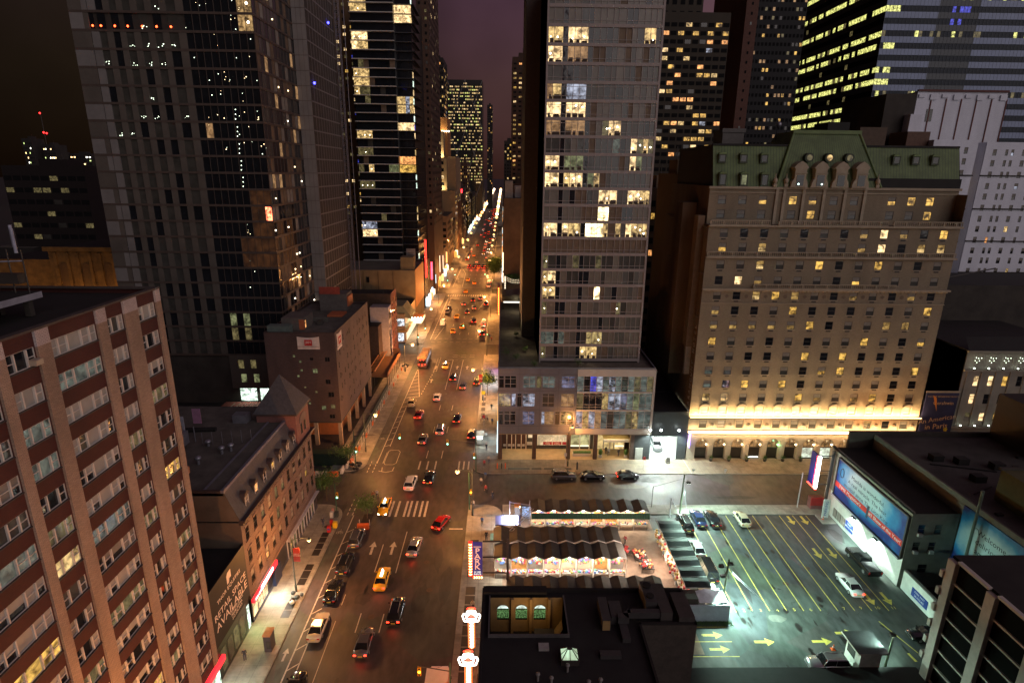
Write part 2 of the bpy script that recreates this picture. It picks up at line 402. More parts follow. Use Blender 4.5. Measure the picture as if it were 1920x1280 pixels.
sheet('bike_lane',-25.4,-23.7,30,84,.008,BIKE); sheet('bike_lane',-25.4,-23.6,99,166,.008,BIKE)
def pavement(name,x0,x1,y0,y1,m,h=.13):
    mb = MB(); mb.box(x0 + .15,x1 - .15,y0 + .15,y1 - .15,0,h,m)
    for a,b,c,d in ((x0,x1,y0,y0 + .15),(x0,x1,y1 - .15,y1),(x0,x0 + .15,y0 + .15,y1 - .15),(x1 - .15,x1,y0 + .15,y1 - .15)):
        mb.box(a,b,c,d,0,h + .003,CURB)
    return mb.build(name,kind='structure')
def pavement_round(name,x0,x1,y0,y1,m,corner,r=3.5,h=.13):
    """a pavement block with one rounded street corner"""
    pts = [(x0,y0),(x1,y0),(x1,y1),(x0,y1)]; i = {'sw': 0,'se': 1,'ne': 2,'nw': 3}[corner]
    cx = pts[i][0] + (r if corner[1] == 'w' else -r); cy = pts[i][1] + (r if corner[0] == 's' else -r)
    a0 = {'sw': 180,'se': 270,'ne': 0,'nw': 90}[corner]
    arc = [(cx + r * math.cos(math.radians(a0 + k * 15)),cy + r * math.sin(math.radians(a0 + k * 15))) for k in range(7)]
    pts = pts[:i] + arc + pts[i + 1:]
    mb = MB(); mb.prism(pts,0,h,CURB,m); return mb.build(name,kind='structure')
pavement_round('pavement_left',-32,-25.4,20,85.2,PAVE,'ne')
pavement_round('pavement_right',-5.4,0.2,20,85.2,PAVE,'ne',3)
pavement('pavement_cross_south',.2,110,82.5,85.2,PAVE)
pavement_round('pavement_cross_north',-5.4,34.9,95.6,101.2,PAVE2,'sw',3)
pavement('pavement_hotel',34.9,130,95.6,101.7,PAVE2)
pavement('pavement_right',-5.4,-.4,101.2,167.5,PAVE); pavement_round('pavement_left',-31.5,-25.4,96.2,167.5,PAVE,'se',3)
for i in range(1,len(STR) - 1):
    pavement('pavement_right',-5.4,-.3,STR[i][1],STR[i + 1][0],PAVE); pavement('pavement_left',-31,-25.4,STR[i][1],STR[i + 1][0],PAVE)
sheet('parking_lot_surface',20.9,53.4,40,82.5,.02,LOTM)
sheet('market_yard',.2,23.5,54,82.5,.024,mat('market_yard_paving',(.22,.15,.11),.8,var=.35,scale=.8))
# ---- paint
WP = mat('road_paint',(.50,.47,.40),.6,var=.45,scale=3.0); YP = mat('yellow_paint',(.62,.50,.10),.6,var=.4,scale=2.5)
def line(mb,x0,y0,x1,y1,w,z,m):
    d = Vector((x1 - x0,y1 - y0)).normalized(); n = Vector((-d.y,d.x)) * w / 2
    mb.quad((x0 - n.x,y0 - n.y,z),(x0 + n.x,y0 + n.y,z),(x1 + n.x,y1 + n.y,z),(x1 - n.x,y1 - n.y,z),m) if 0 else \
        mb.quad((x0 + n.x,y0 + n.y,z),(x0 - n.x,y0 - n.y,z),(x1 - n.x,y1 - n.y,z),(x1 + n.x,y1 + n.y,z),m)
Z = .012
def arrow(mb,x,y,L,w,dx,dy,z,m):
    """straight arrow, tail at (x,y), pointing along (dx,dy)"""
    p = Vector((-dy,dx)); d = Vector((dx,dy)); t = Vector((x,y))
    h = L * .42
    a = [t + p * w * .16,t - p * w * .16,t + d * (L - h) - p * w * .16,t + d * (L - h) + p * w * .16]
    b = [t + d * (L - h) + p * w * .5,t + d * (L - h) - p * w * .5,t + d * L]
    mb.add([(q.x,q.y,z) for q in a],[(0,1,2,3)],m); mb.add([(q.x,q.y,z) for q in b],[(0,1,2)],m)
mk = MB()
def L(x0,y0,x1,y1,w=.13,m=WP): line(mk,x0,y0,x1,y1,w,Z,m)
L(-23.6,22,-23.6,82.2,.17); L(-22.45,51,-22.45,56.5,.13); L(-22.5,62,-22.5,79,.12)
L(-23.6,48.8,-22.5,49.9,.13)
y = 46.2
while y < 80: L(-23.55,y,-22.5,y + 1.0,.13); y += 2.85
L(-23.5,99.5,-23.5,153.6,.16); L(-22.35,106.5,-22.35,133,.13); L(-22.4,99.5,-22.4,104,.1); L(-20.2,133.4,-23.3,153.6,.16); L(-23.5,132.6,-20.2,133.6,.16)
y = 106.5
while y < 133: L(-23.45,y,-22.35,y + .7,.14); y += 2.9
for k in range(7):
    yy = 134.6 + k * 2.6; L(-23.45,yy,-20.2 - (yy - 133.4) * .155,yy + 1.2,.16)
for k in range(9): L(-19.95 + k * .12,135 + k * 1.75,-19.93 + k * .12,135.8 + k * 1.75,.22)
for k in range(6): L(-18.9 + .0 * k,152 + k * 1.9,-18.2,153 + k * 1.9,.1)
L(-18.9,151,-18.9,164,.1); L(-18.15,152,-18.15,165,.1)
L(-20.2,44,-20.2,59.3,.09); L(-20.2,62,-20.2,64,.09)
for y in (45.5,57.4,68.4): L(-17.38,y,-17.38,y + (6.2 if y > 68 else 3.2),.13)
for y in (46.5,57.4): L(-14.53,y,-14.53,y + 3.1,.13)
L(-14.45,68.2,-14.4,77.8,.13); L(-11.5,24,-11.5,27)
for x in (-18.8,-15.86,-13.1): arrow(mk,x,72.2,3.1,1.1,0,1,Z,WP)
arrow(mk,-24.5,53.2,1.9,.75,0,1,Z,WP)
L(-8.05,78.5,-5.95,78.5,.28)
for x in (-18.9,-17.9,-16.9,-15.6,-14.9,-14.0,-13.1,-12.3): L(x,81.8,x,86.4,.34)
for k in range(4):
    for x in (-24.65,-23.85): L(x,82.2 + k * 1.3,x,83.0 + k * 1.3,.16)
for x in (-24.6,-23.6): 
    for k in range(4): L(x,96.0 + k * 1.2,x,96.7 + k * 1.2,.14)
for x in (-15.4,-13.9,-12.4,-8.0,-7.1,-6.2): L(x,97.2,x,100.4,.28)
# pedestrian island outline with corner of the crossing
isl = [(-21.9,99.0),(-20.4,99.0),(-19.9,99.6),(-19.9,104.2),(-20.4,104.9),(-21.9,104.9),(-22.2,104.4),(-22.2,99.6),(-21.9,99.0)]
for a,b in zip(isl[:-1],isl[1:]): L(*a,*b,.1)
L(-22.6,96.6,-21.2,96.1,.14); L(-21.2,96.1,-19.9,96.7,.14); L(-22.0,96.4,-22.2,98.0,.12); L(-20.1,96.6,-20.0,98.0,.12)
for y in (101.6,112.9,124.9): L(-14.48,y,-14.46,y + 3.2); L(-11.6,y,-11.57,y + 3.2)
L(-14.4,138.3,-14.35,162.6,.14); L(-11.5,138.3,-11.4,162.6,.14); L(-15.9,162.7,-14.35,162.7,.2)
for x in (-18.6,-15.75,-12.65,-9.85): arrow(mk,x,154.3,2.9,1.0,0,1,Z,WP)
arrow(mk,-18.6,143.3,3.0,1.0,0,1,Z,WP)
for y in (165.6,167.2):
    for x in (-14.8,-12.3,-9.8): L(x,y,x + 1.5,y,.14)
for x in range(-23,-6,2): L(x,181.0,x + 1.2,181.0,.14); L(x,185.0,x + 1.2,185.0,.14)
L(-23.6,184,-23.6,250,.16); L(-22.2,184,-20.6,200,.13); L(-22.4,214,-22.4,249,.12)
for k in range(6): L(-23.5,186 + k * 3.2,-22.2 + .1 * k,187 + k * 3.2,.14)
for y in (190,201,213,225,238): L(-17.6,y,-17.6,y + 3); L(-14.5,y,-14.5,y + 3); L(-11.5,y,-11.5,y + 3)
for x in range(-24,-6,1): L(x,252.6,x,256.6,.45)
L(-23,249.5,-7,249.5,.3); L(-22,272.5,-7,272.5,.25); L(-22,276,-7,276,.25)
L(-23.8,274.6,-23.6,332.7,.2); L(-19.3,274.6,-20.1,314,.2); L(-20.1,314,-23.5,332.6,.2); L(-23.8,274.6,-19.3,274.6,.2)
for k in range(13): yy = 277 + k * 3.0; L(-23.7,yy,-19.6,yy + 1.2,.22)
for y in (284,296,308,320):
    for x in (-17.2,-14.2,-11.3): L(x,y,x,y + 3)
for y in range(360,700,14):
    for x in (-17.2,-14.2,-11.3): L(x,y,x,y + 4,.16)
L(-9.9,226,-7.2,247,.15)
for k in range(6): L(-9.2 + .25 * k,229 + 3 * k,-5.6,233 + 3 * k,.16)
mk.build('road_markings',kind='structure')
# lot markings: yellow
mk = MB(); Z = .028
for k in range(10):
    x = 29.7 + 2.18 * k; L(x,60.9 if k else 60.6,x + .06,82.3 if k > 1 else (77.6 if k == 0 else 82.3),.11,YP)
for x,y in ((46.3,82.1),(48.45,82.1),(46.15,73.7),(48.35,73.7),(48.1,64.3),(50.35,64.3)): arrow(mk,x,y,2.4,1.25,0,-1,Z,YP)
for y,x1 in ((58.2,27.5),(55.9,27.35),(53.7,27.4),(51.65,28.7)): L(18,y,x1,y,.12,YP)
for x,y in ((24.2,56.9),(24.3,54.75),(30.0,55.85),(36.9,55.9),(40.4,57.2)): arrow(mk,x,y,2.4,1.2,1,0,Z,YP)
L(46.9,59.1,48.4,54.1,.11,YP); L(47.2,54.1,47.35,52.9,.3,YP)
mk.build('parking_lot_markings',kind='structure')
for s_,x,y in (('1',28.7,61.0),('2',30.8,61.0),('3',32.95,61.0),('4',35.1,61.0),('5',37.3,61.1),('6',39.4,61.1),('7',43.8,61.3),('9',46.0,61.4),('10',48.15,61.4),('11',50.25,61.4)):
    o = text('painted_number',s_,.7,YP,(x,y,.03),(1,0,0),(0,1,0),ext=.001); o['kind'] = 'structure'
o = text('painted_word','RESERVED',.42,YP,(25.0,56.9,.033),(1,0,0),(0,1,0),ext=.001); o['kind'] = 'structure'
bl = MB()
for cx,cy in ((-24.6,77.5),(-24.6,110)):
    for dx in (-.28,.28):
        for k in range(10):
            a,b = 2 * math.pi * k / 10,2 * math.pi * (k + 1) / 10
            line(bl,cx + dx + .2 * math.cos(a),cy + .3 * math.sin(a),cx + dx + .2 * math.cos(b),cy + .3 * math.sin(b),.06,.013,WP)
    for p,q in (((-.28,0),(0,.5)),((0,.5),(.28,0)),((-.05,-.02),(-.28,0)),((.05,.6),(.2,.6)),((0,.75),(.05,.9))):
        line(bl,cx + p[0],cy + p[1],cx + q[0],cy + q[1],.07,.013,WP)
bl.build('bicycle_symbols',kind='structure')
# pavement gratings (subway vents) and planting strips
GR = mat('steel_grating',(.035,.030,.026),.5,metal=.3,var=.3,scale=6)
gt = MB(); gz = .137
for a,b in ((59.7,61.0),(61.1,62.4),(65.6,66.9),(67.0,68.5),(68.65,69.9),(71.8,73.2),(73.35,74.7),(74.85,76.1),(76.25,77.4),(45,46.3),(46.4,47.7)):
    gt.quad((-27.1,a,gz),(-26.05,a,gz),(-26.05,b,gz),(-27.1,b,gz),GR)
for k in range(15):
    if k == 9: continue
    a = 50 + k * 1.72; gt.quad((-4.6,a,gz),(-3.35,a,gz),(-3.35,a + 1.5,gz),(-4.6,a + 1.5,gz),GR)
for a,b in ((1.2,5.2),(5.6,7.4),(7.9,13)): gt.quad((a,97.0,gz),(b,97.0,gz),(b,97.7,gz),(a,97.7,gz),GR)
for k in range(6): gt.quad((-4.8,118 + k * 3.2,gz),(-3.9,118 + k * 3.2,gz),(-3.9,120 + k * 3.2,gz),(-4.8,120 + k * 3.2,gz),GR)
gt.build('pavement_gratings',kind='structure')
MHM = mat('manhole_iron',(.09,.06,.045),.55,metal=.4,var=.4,scale=5)
mh = MB()
for x,y in ((-8.2,112.5),(-9.0,119.5),(-8.6,127),(-8.1,131),(-10.5,70.5),(-9.4,64.8),(3.4,93.5),(16.2,90.0),(9.4,91.2),(-13.2,93),(-16,60),(-26.9,78.9),(43.0,69.2),(38.5,66.0),(46.6,66.9)):
    r = .42; zz = .138 if x < -25 else (.026 if x > 25 and y < 82 else .013)
    mh.add([(x + r * math.cos(2 * math.pi * k / 14),y + r * math.sin(2 * math.pi * k / 14),zz) for k in range(14)],[tuple(range(14))],MHM)
mh.build('manhole_covers',kind='structure')
# worn asphalt patches
pt = MB(); PTM = road_mat('asphalt_patch',(.035,.033,.032),.55); PTL = road_mat('asphalt_patch_light',(.12,.115,.105),.5)
for x0,x1,y0,y1,m in ((-11.4,-9.2,60,66,PTM),(-9.6,-8.2,68.5,74,PTM),(-8.3,-6.4,62,70,PTM),(-19,-16.6,62,64.5,PTM),(-11.2,-8.5,76,80,PTM),(28.0,29.6,60.5,63.5,PTL),(33.2,35.6,58.9,60.3,PTL),(18,27,90.5,93.4,PTL),(36,44,87.2,88.3,PTM),(-12,-8,100,105,PTM),(-19,-15,108,118,PTM),(44.2,45.3,66.8,71.2,PTM),(32,33,62,70,PTM),(40.0,41.0,64,73,PTM),(50.6,52.2,74.8,79,PTM)):
    z = .0235 if x0 > 20 and y1 < 82 else .0085
    n = 14; cx,cy = (x0 + x1) / 2,(y0 + y1) / 2
    pt.add([(cx + (x1 - x0) / 2 * math.cos(2 * math.pi * k / n) * random.uniform(.75,1.1),cy + (y1 - y0) / 2 * math.sin(2 * math.pi * k / n) * random.uniform(.75,1.1),z) for k in range(n)],[tuple(range(n))],m)
def blob(x,y,rx,ry,z,m,n=9): pt.add([(x + rx * math.cos(2 * math.pi * k / n) * random.uniform(.5,1.2),y + ry * math.sin(2 * math.pi * k / n) * random.uniform(.5,1.2),z) for k in range(n)],[tuple(range(n))],m)
OIL = mat('oil_stain',(.018,.017,.016),.35,var=.5,scale=3)
for k in range(70): blob(random.uniform(29,52),random.uniform(52,81),random.uniform(.08,.45),random.uniform(.15,1.1),.0245,OIL)
for k in range(60): blob(random.uniform(-20,-6),random.uniform(48,170),random.uniform(.06,.35),random.uniform(.2,1.4),.0095,OIL)
for k in range(26):     # tar sealed cracks
    x,y = (random.uniform(30,50),random.uniform(53,80)) if k < 15 else (random.uniform(-19,-7),random.uniform(50,150)); zz = .0255 if k < 15 else .0105
    for j in range(7):
        x2,y2 = x + random.uniform(-.5,.7),y + random.uniform(-.9,.3); line(pt,x,y,x2,y2,.05,zz,OIL); x,y = x2,y2
pt.build('asphalt_patches',kind='structure')
# ================================================================== near and middle buildings
ROOF = mat('roof_tar',(.035,.033,.030),.85,var=.5,scale=.5); ROOF2 = mat('roof_gravel',(.10,.092,.08),.9,var=.45,scale=.4)
ROOFD = mat('roof_black',(.011,.010,.010),.8,var=.5,scale=.6)
FRW = mat('window_frame_pale',(.60,.55,.50),.5,var=.1); FRD = mat('window_frame_dark',(.05,.04,.035),.5,var=.2); FRG = mat('mullion_grey',(.36,.32,.31),.45,var=.12)
DARKW = mat('dark_wall',(.05,.042,.036),.9,var=.4,scale=.3)
# ---------------------------------------------------------------- A: brick apartment block, near left
RB = brick('dark_red_brick',(.075,.013,.010),(.055,.010,.008),(.05,.02,.018),.22,.075,.008,var=.25)
PB = brick('buff_brick_pilaster',(.40,.29,.22),(.31,.22,.165),(.19,.14,.11),.30,.09,.012,var=.35)
PW = brick('pale_glazed_brick',(.62,.54,.54),(.52,.45,.45),(.22,.18,.17),.30,.09,.012)
t = thing('apartment_building','tall dark red brick apartment block with buff pilasters and pale framed windows','building',(-40,38,0))
Ztop = 43.05; pitch = 2.44; XA = -30.0
bays = [(46.95,49.6),(43.1,45.25),(37.4,42.05),(33.75,36.25),(28.2,32.95),(24.4,27.2),(19.5,23.4),(14,18)]
pil = [(49.6,50.3),(45.25,46.95),(42.05,43.1),(36.25,37.4),(32.95,33.75),(27.2,28.2),(23.4,24.4),(18,19.5)]
mb = MB(); ops = []; items = []; rowz = [Ztop - 1.1 - k * pitch for k in range(16)]     # window heads
random.seed(5)
lw = {(0,3): 'd',(0,6): 'y',(1,4): 'd',(1,7): 'd',(0,11): 'y2',(2,1): 'c',(2,6): 'g',(2,9): 'd',(2,13): 'y',(3,2): 'g',(3,3): 'c',(3,5): 'y2',(3,6): 'w',(3,10): 'd',(4,5): 'g',(4,8): 'y',(1,13): 'd',(5,7): 'o',(5,9): 'd',(0,9): 'd'}
rm = {'g': L_C,'y': L_Y,'y2': L_D,'w': L_YP,'o': L_O,'d': L_D,'c': L_C}
WH = 1.22
wmb = {}
for bi,(a,b) in enumerate(bays):
    wide = (b - a) > 3.5
    for k,zt in enumerate(rowz):
        if zt - WH < 3.2: continue
        ops.append((a + .05,b - .05,zt - WH,zt))
        # one window = frame with mullions, panes as its sub-part
        n = 5 if wide else 3; fr = [.16,.19,.30,.19,.16] if wide else [.29,.42,.29]
        L0 = b - a - .1; u = a + .05; fm = MB(); pm = MB(); F = fmap('E',XA)
        fbox(fm,'E',XA,a + .05,b - .05,zt - WH,zt - WH + .05,.06,.2,FRW); fbox(fm,'E',XA,a + .05,b - .05,zt - .05,zt,.06,.2,FRW)
        code = lw.get((bi,k)); 
        room = rm[code] if code else (random.choice([GL,GLG,BLIND,GLD,BLIND,GLG]))
        for j in range(n):
            w = L0 * fr[j]; fbox(fm,'E',XA,u - (.05 if j else 0),u + .05,zt - WH + .05,zt - .05,-.02 if j else .06,.2,FRW)
            side = (j != n // 2)
            if side: fbox(fm,'E',XA,u + .05,u + w - .05,zt - WH * .52,zt - WH * .52 + .05,.05,.18,FRW)
            r1 = room if (code or random.random() < .7) else random.choice([GL,BLIND])
            if code is None and room in (BLIND,GLD) and random.random() < .45:
                fquad(pm,F,'E',u,u + w,zt - WH,zt - WH * .6,.12,GL); fquad(pm,F,'E',u,u + w,zt - WH * .6,zt,.12,r1)
            else: fquad(pm,F,'E',u,u + w,zt - WH,zt,.12,r1)
            u += w
        fbox(fm,'E',XA,b - .1,b - .05,zt - WH + .05,zt - .05,.06,.2,FRW)
        fbox(fm,'E',XA,a + .02,b - .02,zt - WH - .09,zt - WH - .005,-.08,.1,mat('slate_sill',(.03,.03,.035),.6))
        o = fm.build('window',t); pm.build('pane',o)
wall(mb,'E',XA,10,50.3,3.0,Ztop,ops,RB,.2)
mb.box(-62,XA - .22,10,50.2,2.9,Ztop - .5,DARKW,ROOFD)
mb.quad((XA - .3,50.3,0),(-62,50.3,0),(-62,50.3,Ztop - .02),(XA - .3,50.3,Ztop - .02),RB)
for a,b in pil:
    mb.box(XA - .1,XA + .17,a,b,3.0,Ztop - 1.15,PB); mb.box(XA - .1,XA + .172,a,b,Ztop - 1.149,Ztop - .09,PW)
mb.build('wall',t)
pm = MB(); pm.box(XA - .35,XA + .2,10,50.33,Ztop - .09,Ztop + .06,mat('coping',(.07,.055,.05),.7)); pm.box(-62,XA - .36,50.0,50.33,Ztop - .1,Ztop + .06,MATS['coping'])
pm.build('parapet',t)
gm = MB(); gm.box(-44,XA - .2,10,50.2,0,2.88,mat('shop_dark',(.06,.05,.05),.6)); gm.build('ground_floor',t)
q = MB(); q.box(-29.95,-29.6,46.5,51.3,2.3,2.9,glow('red_shop_sign',(1,.02,.03),2.2)); q.box(-29.95,-29.59,43.0,46.4,2.3,2.9,glow('violet_shop_sign',(.25,.12,1),2.5)); q.box(-29.9,-29.7,45,50,.4,2.2,L_GW); q.build('shop_sign',t)
for x,y,p,c in ((-29.2,49,160,(.85,1,.85)),(-29.2,63,330,(1,.93,.75)),(-29.3,57.6,90,(.7,1,.4))): lamp('AREA',(x,y,2.3),p,c,sx=.5,sy=4,aim=(.7,0,-.7),parent=t)
# rooftop penthouse structure with tank legs and pale tubes
ph = MB(); PHM = mat('penthouse_steel',(.34,.34,.42),.6,var=.3)
ph.box(-60,-33.6,30,42.3,43.85,44.3,mat('pale_parapet',(.30,.29,.33),.7),ROOFD)
ph.box(-58,-36,28,41,42.6,43.85,DARKW)
for x,y in ((-34.2,41.6),(-36.5,41.8)): ph.box(x - .2,x + .2,y - .2,y + .2,42.6,43.85,DARKW)
for x,y,a,b in ((-33.9,41.2,47.2,48.9),(-34.1,41.4,47.6,49.1),(-36.1,41.8,46.2,48.4)): ph.tube((x,y,a),(x,y,b),.11,PHM)
for x in (-33.9,-34.9,-36.1,-37.5): ph.tube((x,41.6,44.3),(x,41.6,47.4),.05,FRD)
ph.box(-38,-34.2,41.2,41.9,45.0,45.7,FRD); ph.tube((-38,41.6,46.4),(-33.9,41.6,46.6),.05,PHM)

ph.build('roof_plant',t)
ac = MB(); ac.box(XA - .1,XA + .5,35.5,36.1,40.85,41.2,mat('ac_unit',(.4,.33,.25),.5)); ac.build('air_conditioner',t)
# ---------------------------------------------------------------- between A and C: low shop behind the black leasing hoarding
t = thing('low_shop_building','two storey shop wrapped in a black leasing hoarding between the brick block and mansard building','building',(-36,54.6,0))
mb = MB(); mb.box(-44,-30.25,50.4,58.9,0,10.6,DARKW,ROOFD); mb.build('wall',t)
BK = mat('black_vinyl',(.011,.009,.009),.7,var=.3,scale=.6)
mb = MB(); mb.box(-30.2,-29.95,50.5,58.9,4.2,11.2,BK); mb.build('hoarding',t)
HM = mat('pale_print',(.85,.74,.66),.6); 
LX = -29.94
text('lettering','THOR EQUITIES',.62,HM,(LX,54.6,8.85),(0,1,0),(0,0,1),t,.004,sx=1.25)
text('lettering','RETAIL SPACE',1.08,HM,(LX,54.7,7.45),(0,1,0),(0,0,1),t,.004,sx=1.12)
text('lettering','AVAILABLE',1.36,HM,(LX,54.8,6.2),(0,1,0),(0,0,1),t,.004,sx=1.12)
text('lettering','CORNER SPACE\nPRIME RETAIL\n212 529 5055',.45,HM,(LX,55.6,4.9 + .3),(0,1,0),(0,0,1),t,.004,sx=1.0)
lg = MB(); lg.add([(LX,54.3,9.3),(LX,54.7,9.3),(LX,54.9,9.7),(LX,55.3,9.7),(LX,55.3,10.6),(LX,54.6,10.6),(LX,54.3,10.3)],[(0,1,2,3,4,5,6)],HM); lg.build('logo',t)
mb = MB(); mb.box(-30.3,-30.0,50.6,57.6,0,4.1,mat('shopfront_dark_green',(.02,.025,.02),.3)); mb.box(-30.02,-29.98,57.7,58.3,.3,3.4,L_GW)
for k in range(4): mb.box(-30.02,-29.97,51.2 + k * 1.5,52.3 + k * 1.5,.6,3.3,GLG if k % 2 else L_D)
mb.build('shopfront',t)
# ---------------------------------------------------------------- C: mansard corner building
BRN = brick('brown_brick',(.19,.125,.11),(.15,.095,.085),(.09,.07,.06),.24,.08,.01,var=.35)
SL = mat('slate_mansard',(.075,.072,.08),.55,var=.35,scale=2.5,bump=.3)
t = thing('mansard_building','brown brick corner building with dormered slate mansard and pointed corner turret','building',(-40,71,0))
mb = MB(); XC = -30.0; y0,y1 = 59.0,84.3; ZE = 13.9
ops = []; items = []; rows = [(10.9,1.75),(7.9,1.75),(5.0,1.75)]; nb = 11
frm = FRD
for r,(z,h) in enumerate(rows):
    for k in range(nb):
        u = y0 + 1.35 + k * 2.27
        p = {(0,2): L_D,(1,4): L_D,(0,4): L_D,(0,5): L_D,(1,9): L_Y,(2,2): L_O}.get((r,k),random.choice([GL,GL,GLD,GL]))
        ops.append((u - .48,u + .48,z,z + h)); items.append(('E',XC,u,z,(.96,h,'hung',(p,random.choice([p,GLD,GL])),frm)))
wall(mb,'E',XC,y0,y1,3.4,ZE,ops,BRN,.2)
mb.box(-52,XC - .22,y0 + .05,y1 - .0,0,ZE,DARKW)
mb.quad((-52,y0,0),(XC,y0,0),(XC,y0,ZE),(-52,y0,ZE),mat('side_stucco',(.12,.085,.06),.9,var=.35,scale=.3))
mb.quad((XC,y1 + .02,0),(-52,y1 + .02,0),(-52,y1 + .02,ZE),(XC,y1 + .02,ZE),BRN)
for r,(z,h) in enumerate(rows):
    for k in range(nb):
        u = y0 + 1.35 + k * 2.27; fbox(mb,'E',XC,u - .62,u + .62,z + h,z + h + .28,-.08,.02,mat('brownstone',(.16,.105,.09),.8)); fbox(mb,'E',XC,u - .58,u + .58,z - .14,z,-.1,.02,MATS['brownstone'])
mb.box(XC - .1,XC + .12,y0,y1,3.4,3.7,MATS['brownstone']); mb.build('wall',t)
place_windows(t,items)
cm = MB(); COR = mat('cornice_dark',(.055,.035,.032),.6)
cm.box(XC - .2,XC + .55,y0 - .02,y1 + .45,ZE,ZE + .28,COR); cm.box(XC - .2,XC + .3,y0 - .02,y1 + .2,ZE - .35,ZE - .001,COR)
for k in range(40): cm.box(XC,XC + .42,y0 + .3 + k * .63,y0 + .45 + k * .63,ZE - .3,ZE - .002,COR)
cm.build('cornice',t)
rm_ = MB(); ZR = 18.0
rm_.quad((XC,y0,ZE + .28),(XC,y1 - 5.2,ZE + .28),(XC - 1.5,y1 - 5.2,ZR),(XC - 1.5,y0,ZR),SL)
rm_.quad((-52,y0,ZE),(XC,y0,ZE + .2),(XC - 1.5,y0,ZR),(-52,y0,ZR),MATS['side_stucco'])
rm_.box(-52,XC - 1.5,y0,y1,ZR - .6,ZR - .25,ROOF2); rm_.box(XC - 1.75,XC - 1.4,y0 - .05,y1 - 4.8,ZR - .25,ZR + .12,mat('gutter_metal',(.22,.21,.26),.4,metal=.4))
rm_.box(XC - 4.0,XC - 3.8,y0 + .2,y1 - 4,ZR - .26,ZR - .1,MATS['gutter_metal']); rm_.box(-52,XC - 1.8,y0 - .05,y0 + .25,ZR - .26,ZR + .08,COR)
rm_.quad((-52,y1,ZE),(-52,y1,ZR - .3),(XC - 1.5,y1,ZR - .3),(XC,y1,ZE),SL)
rm_.build('mansard_roof',t)
for k in range(7):
    yy = 61.7 + k * 2.72; d = MB()
    d.box(XC - 1.3,XC - .28,yy - .55,yy + .55,14.3,16.0,FRD); d.quad((XC - .27,yy - .38,14.55),(XC - .27,yy + .38,14.55),(XC - .27,yy + .38,15.9),(XC - .27,yy - .38,15.9),{0: GLD,1: L_O,2: GL,3: L_Y,4: GL,5: GLD,6: GL}[k])
    d.ext([(-.68,16.0),(.68,16.0),(.5,16.3),(0,16.55),(-.5,16.3)],XC - 1.5,XC - .12,lambda u,v,s,yy=yy: (s,yy + u,v),COR)
    d.box(XC - .262,XC - .2,yy - .42,yy - .36,14.5,15.95,FRW).box(XC - .262,XC - .2,yy + .36,yy + .42,14.5,15.95,FRW).box(XC - .262,XC - .2,yy - .36,yy + .36,15.2,15.27,FRW)
    d.box(XC - .3,XC - .05,yy - .5,yy + .5,14.22,14.3,mat('dormer_sill',(.3,.27,.27),.6))
    d.build('dormer',t)
tu = MB(); TB = brick('turret_brick',(.26,.10,.085),(.20,.08,.07),(.14,.08,.07),.24,.08,.01)
tx0,tx1,ty0,ty1 = -35.5,-29.9,78.4,83.9
tu.box(tx0,tx1,ty0,ty1,ZE + .29,18.9,TB)
for k in range(2):
    yy = 80.4 + k * 1.5
    tu.box(tx1 - .05,tx1 + .03,yy - .38,yy + .38,15.1,16.8,FRD); tu.box(tx1 + .031,tx1 + .04,yy - .28,yy + .28,15.2,16.7,GL)
tu.ext([(-1.5,17.0),(1.5,17.0),(1.4,17.5),(.9,18.0),(0,18.25),(-.9,18.0),(-1.4,17.5)],tx1,tx1 + .09,lambda u,v,s: (s,81.15 + u,v),MATS['brownstone'])
tu.build('turret',t)
tr = MB(); tr.box(tx0 - .35,tx1 + .35,ty0 - .35,ty1 + .35,18.9,19.15,COR); cx,cy = (tx0 + tx1) / 2,(ty0 + ty1) / 2
tr.add([(tx0 - .35,ty0 - .35,19.15),(tx1 + .35,ty0 - .35,19.15),(tx1 + .35,ty1 + .35,19.15),(tx0 - .35,ty1 + .35,19.15),(cx,cy,24.2)],[(0,1,4),(1,2,4),(2,3,4),(3,0,4)],SL); tr.build('turret_roof',t)
# shops of C
sf = MB(); sf.box(XC - .3,XC + .02,y0,y1,0,.6,mat('stall_riser',(.05,.06,.09),.5)); sf.box(XC - .3,XC - .05,y0,y1,.6,3.39,mat('shop_back',(.03,.03,.035),.4))
for k in range(3): sf.box(XC - .04,XC + .0,59.3 + k * 1.5,60.6 + k * 1.5,.65,1.9,L_W)
for k in range(9): sf.box(XC - .04,XC + .0,59.3 + k * .52,59.75 + k * .52,2.0,2.6,L_YP)
for k in range(11): sf.box(XC - .04,XC + .02,71.0 + k * 1.15,71.9 + k * 1.15,.8,2.9,[GLG,L_D,L_G,GLG,GLG,L_D,GL,GLG,GLG,L_D,GLG][k]); sf.box(XC - .03,XC + .12,70.9 + k * 1.15,71.0 + k * 1.15,.2,3.3,mat('pale_steel',(.45,.45,.5),.4))
sf.box(XC - .05,XC + .5,70.8,y1,3.05,3.2,MATS['pale_steel']); sf.box(XC,XC + .4,65.3,67.4,.2,2.6,mat('blue_hoarding',(.02,.03,.08),.5)); sf.build('shopfront',t)
sg = MB(); sg.box(XC - .02,XC + .35,59.2,66.6,2.7,3.35,glow('red_shop_sign',(1,.02,.03),2.2)); sg.box(XC + .36,XC + .38,61.2,65.0,2.95,3.5,glow('white_neon',(1,.9,.95),6)); 
sg.build('shop_sign',t)
text('lettering','DELI GROCERY',.42,glow('white_letter',(1,.9,.9),3),(XC + .36,60.9,3.0),(0,1,0),(0,0,1),t,.01)
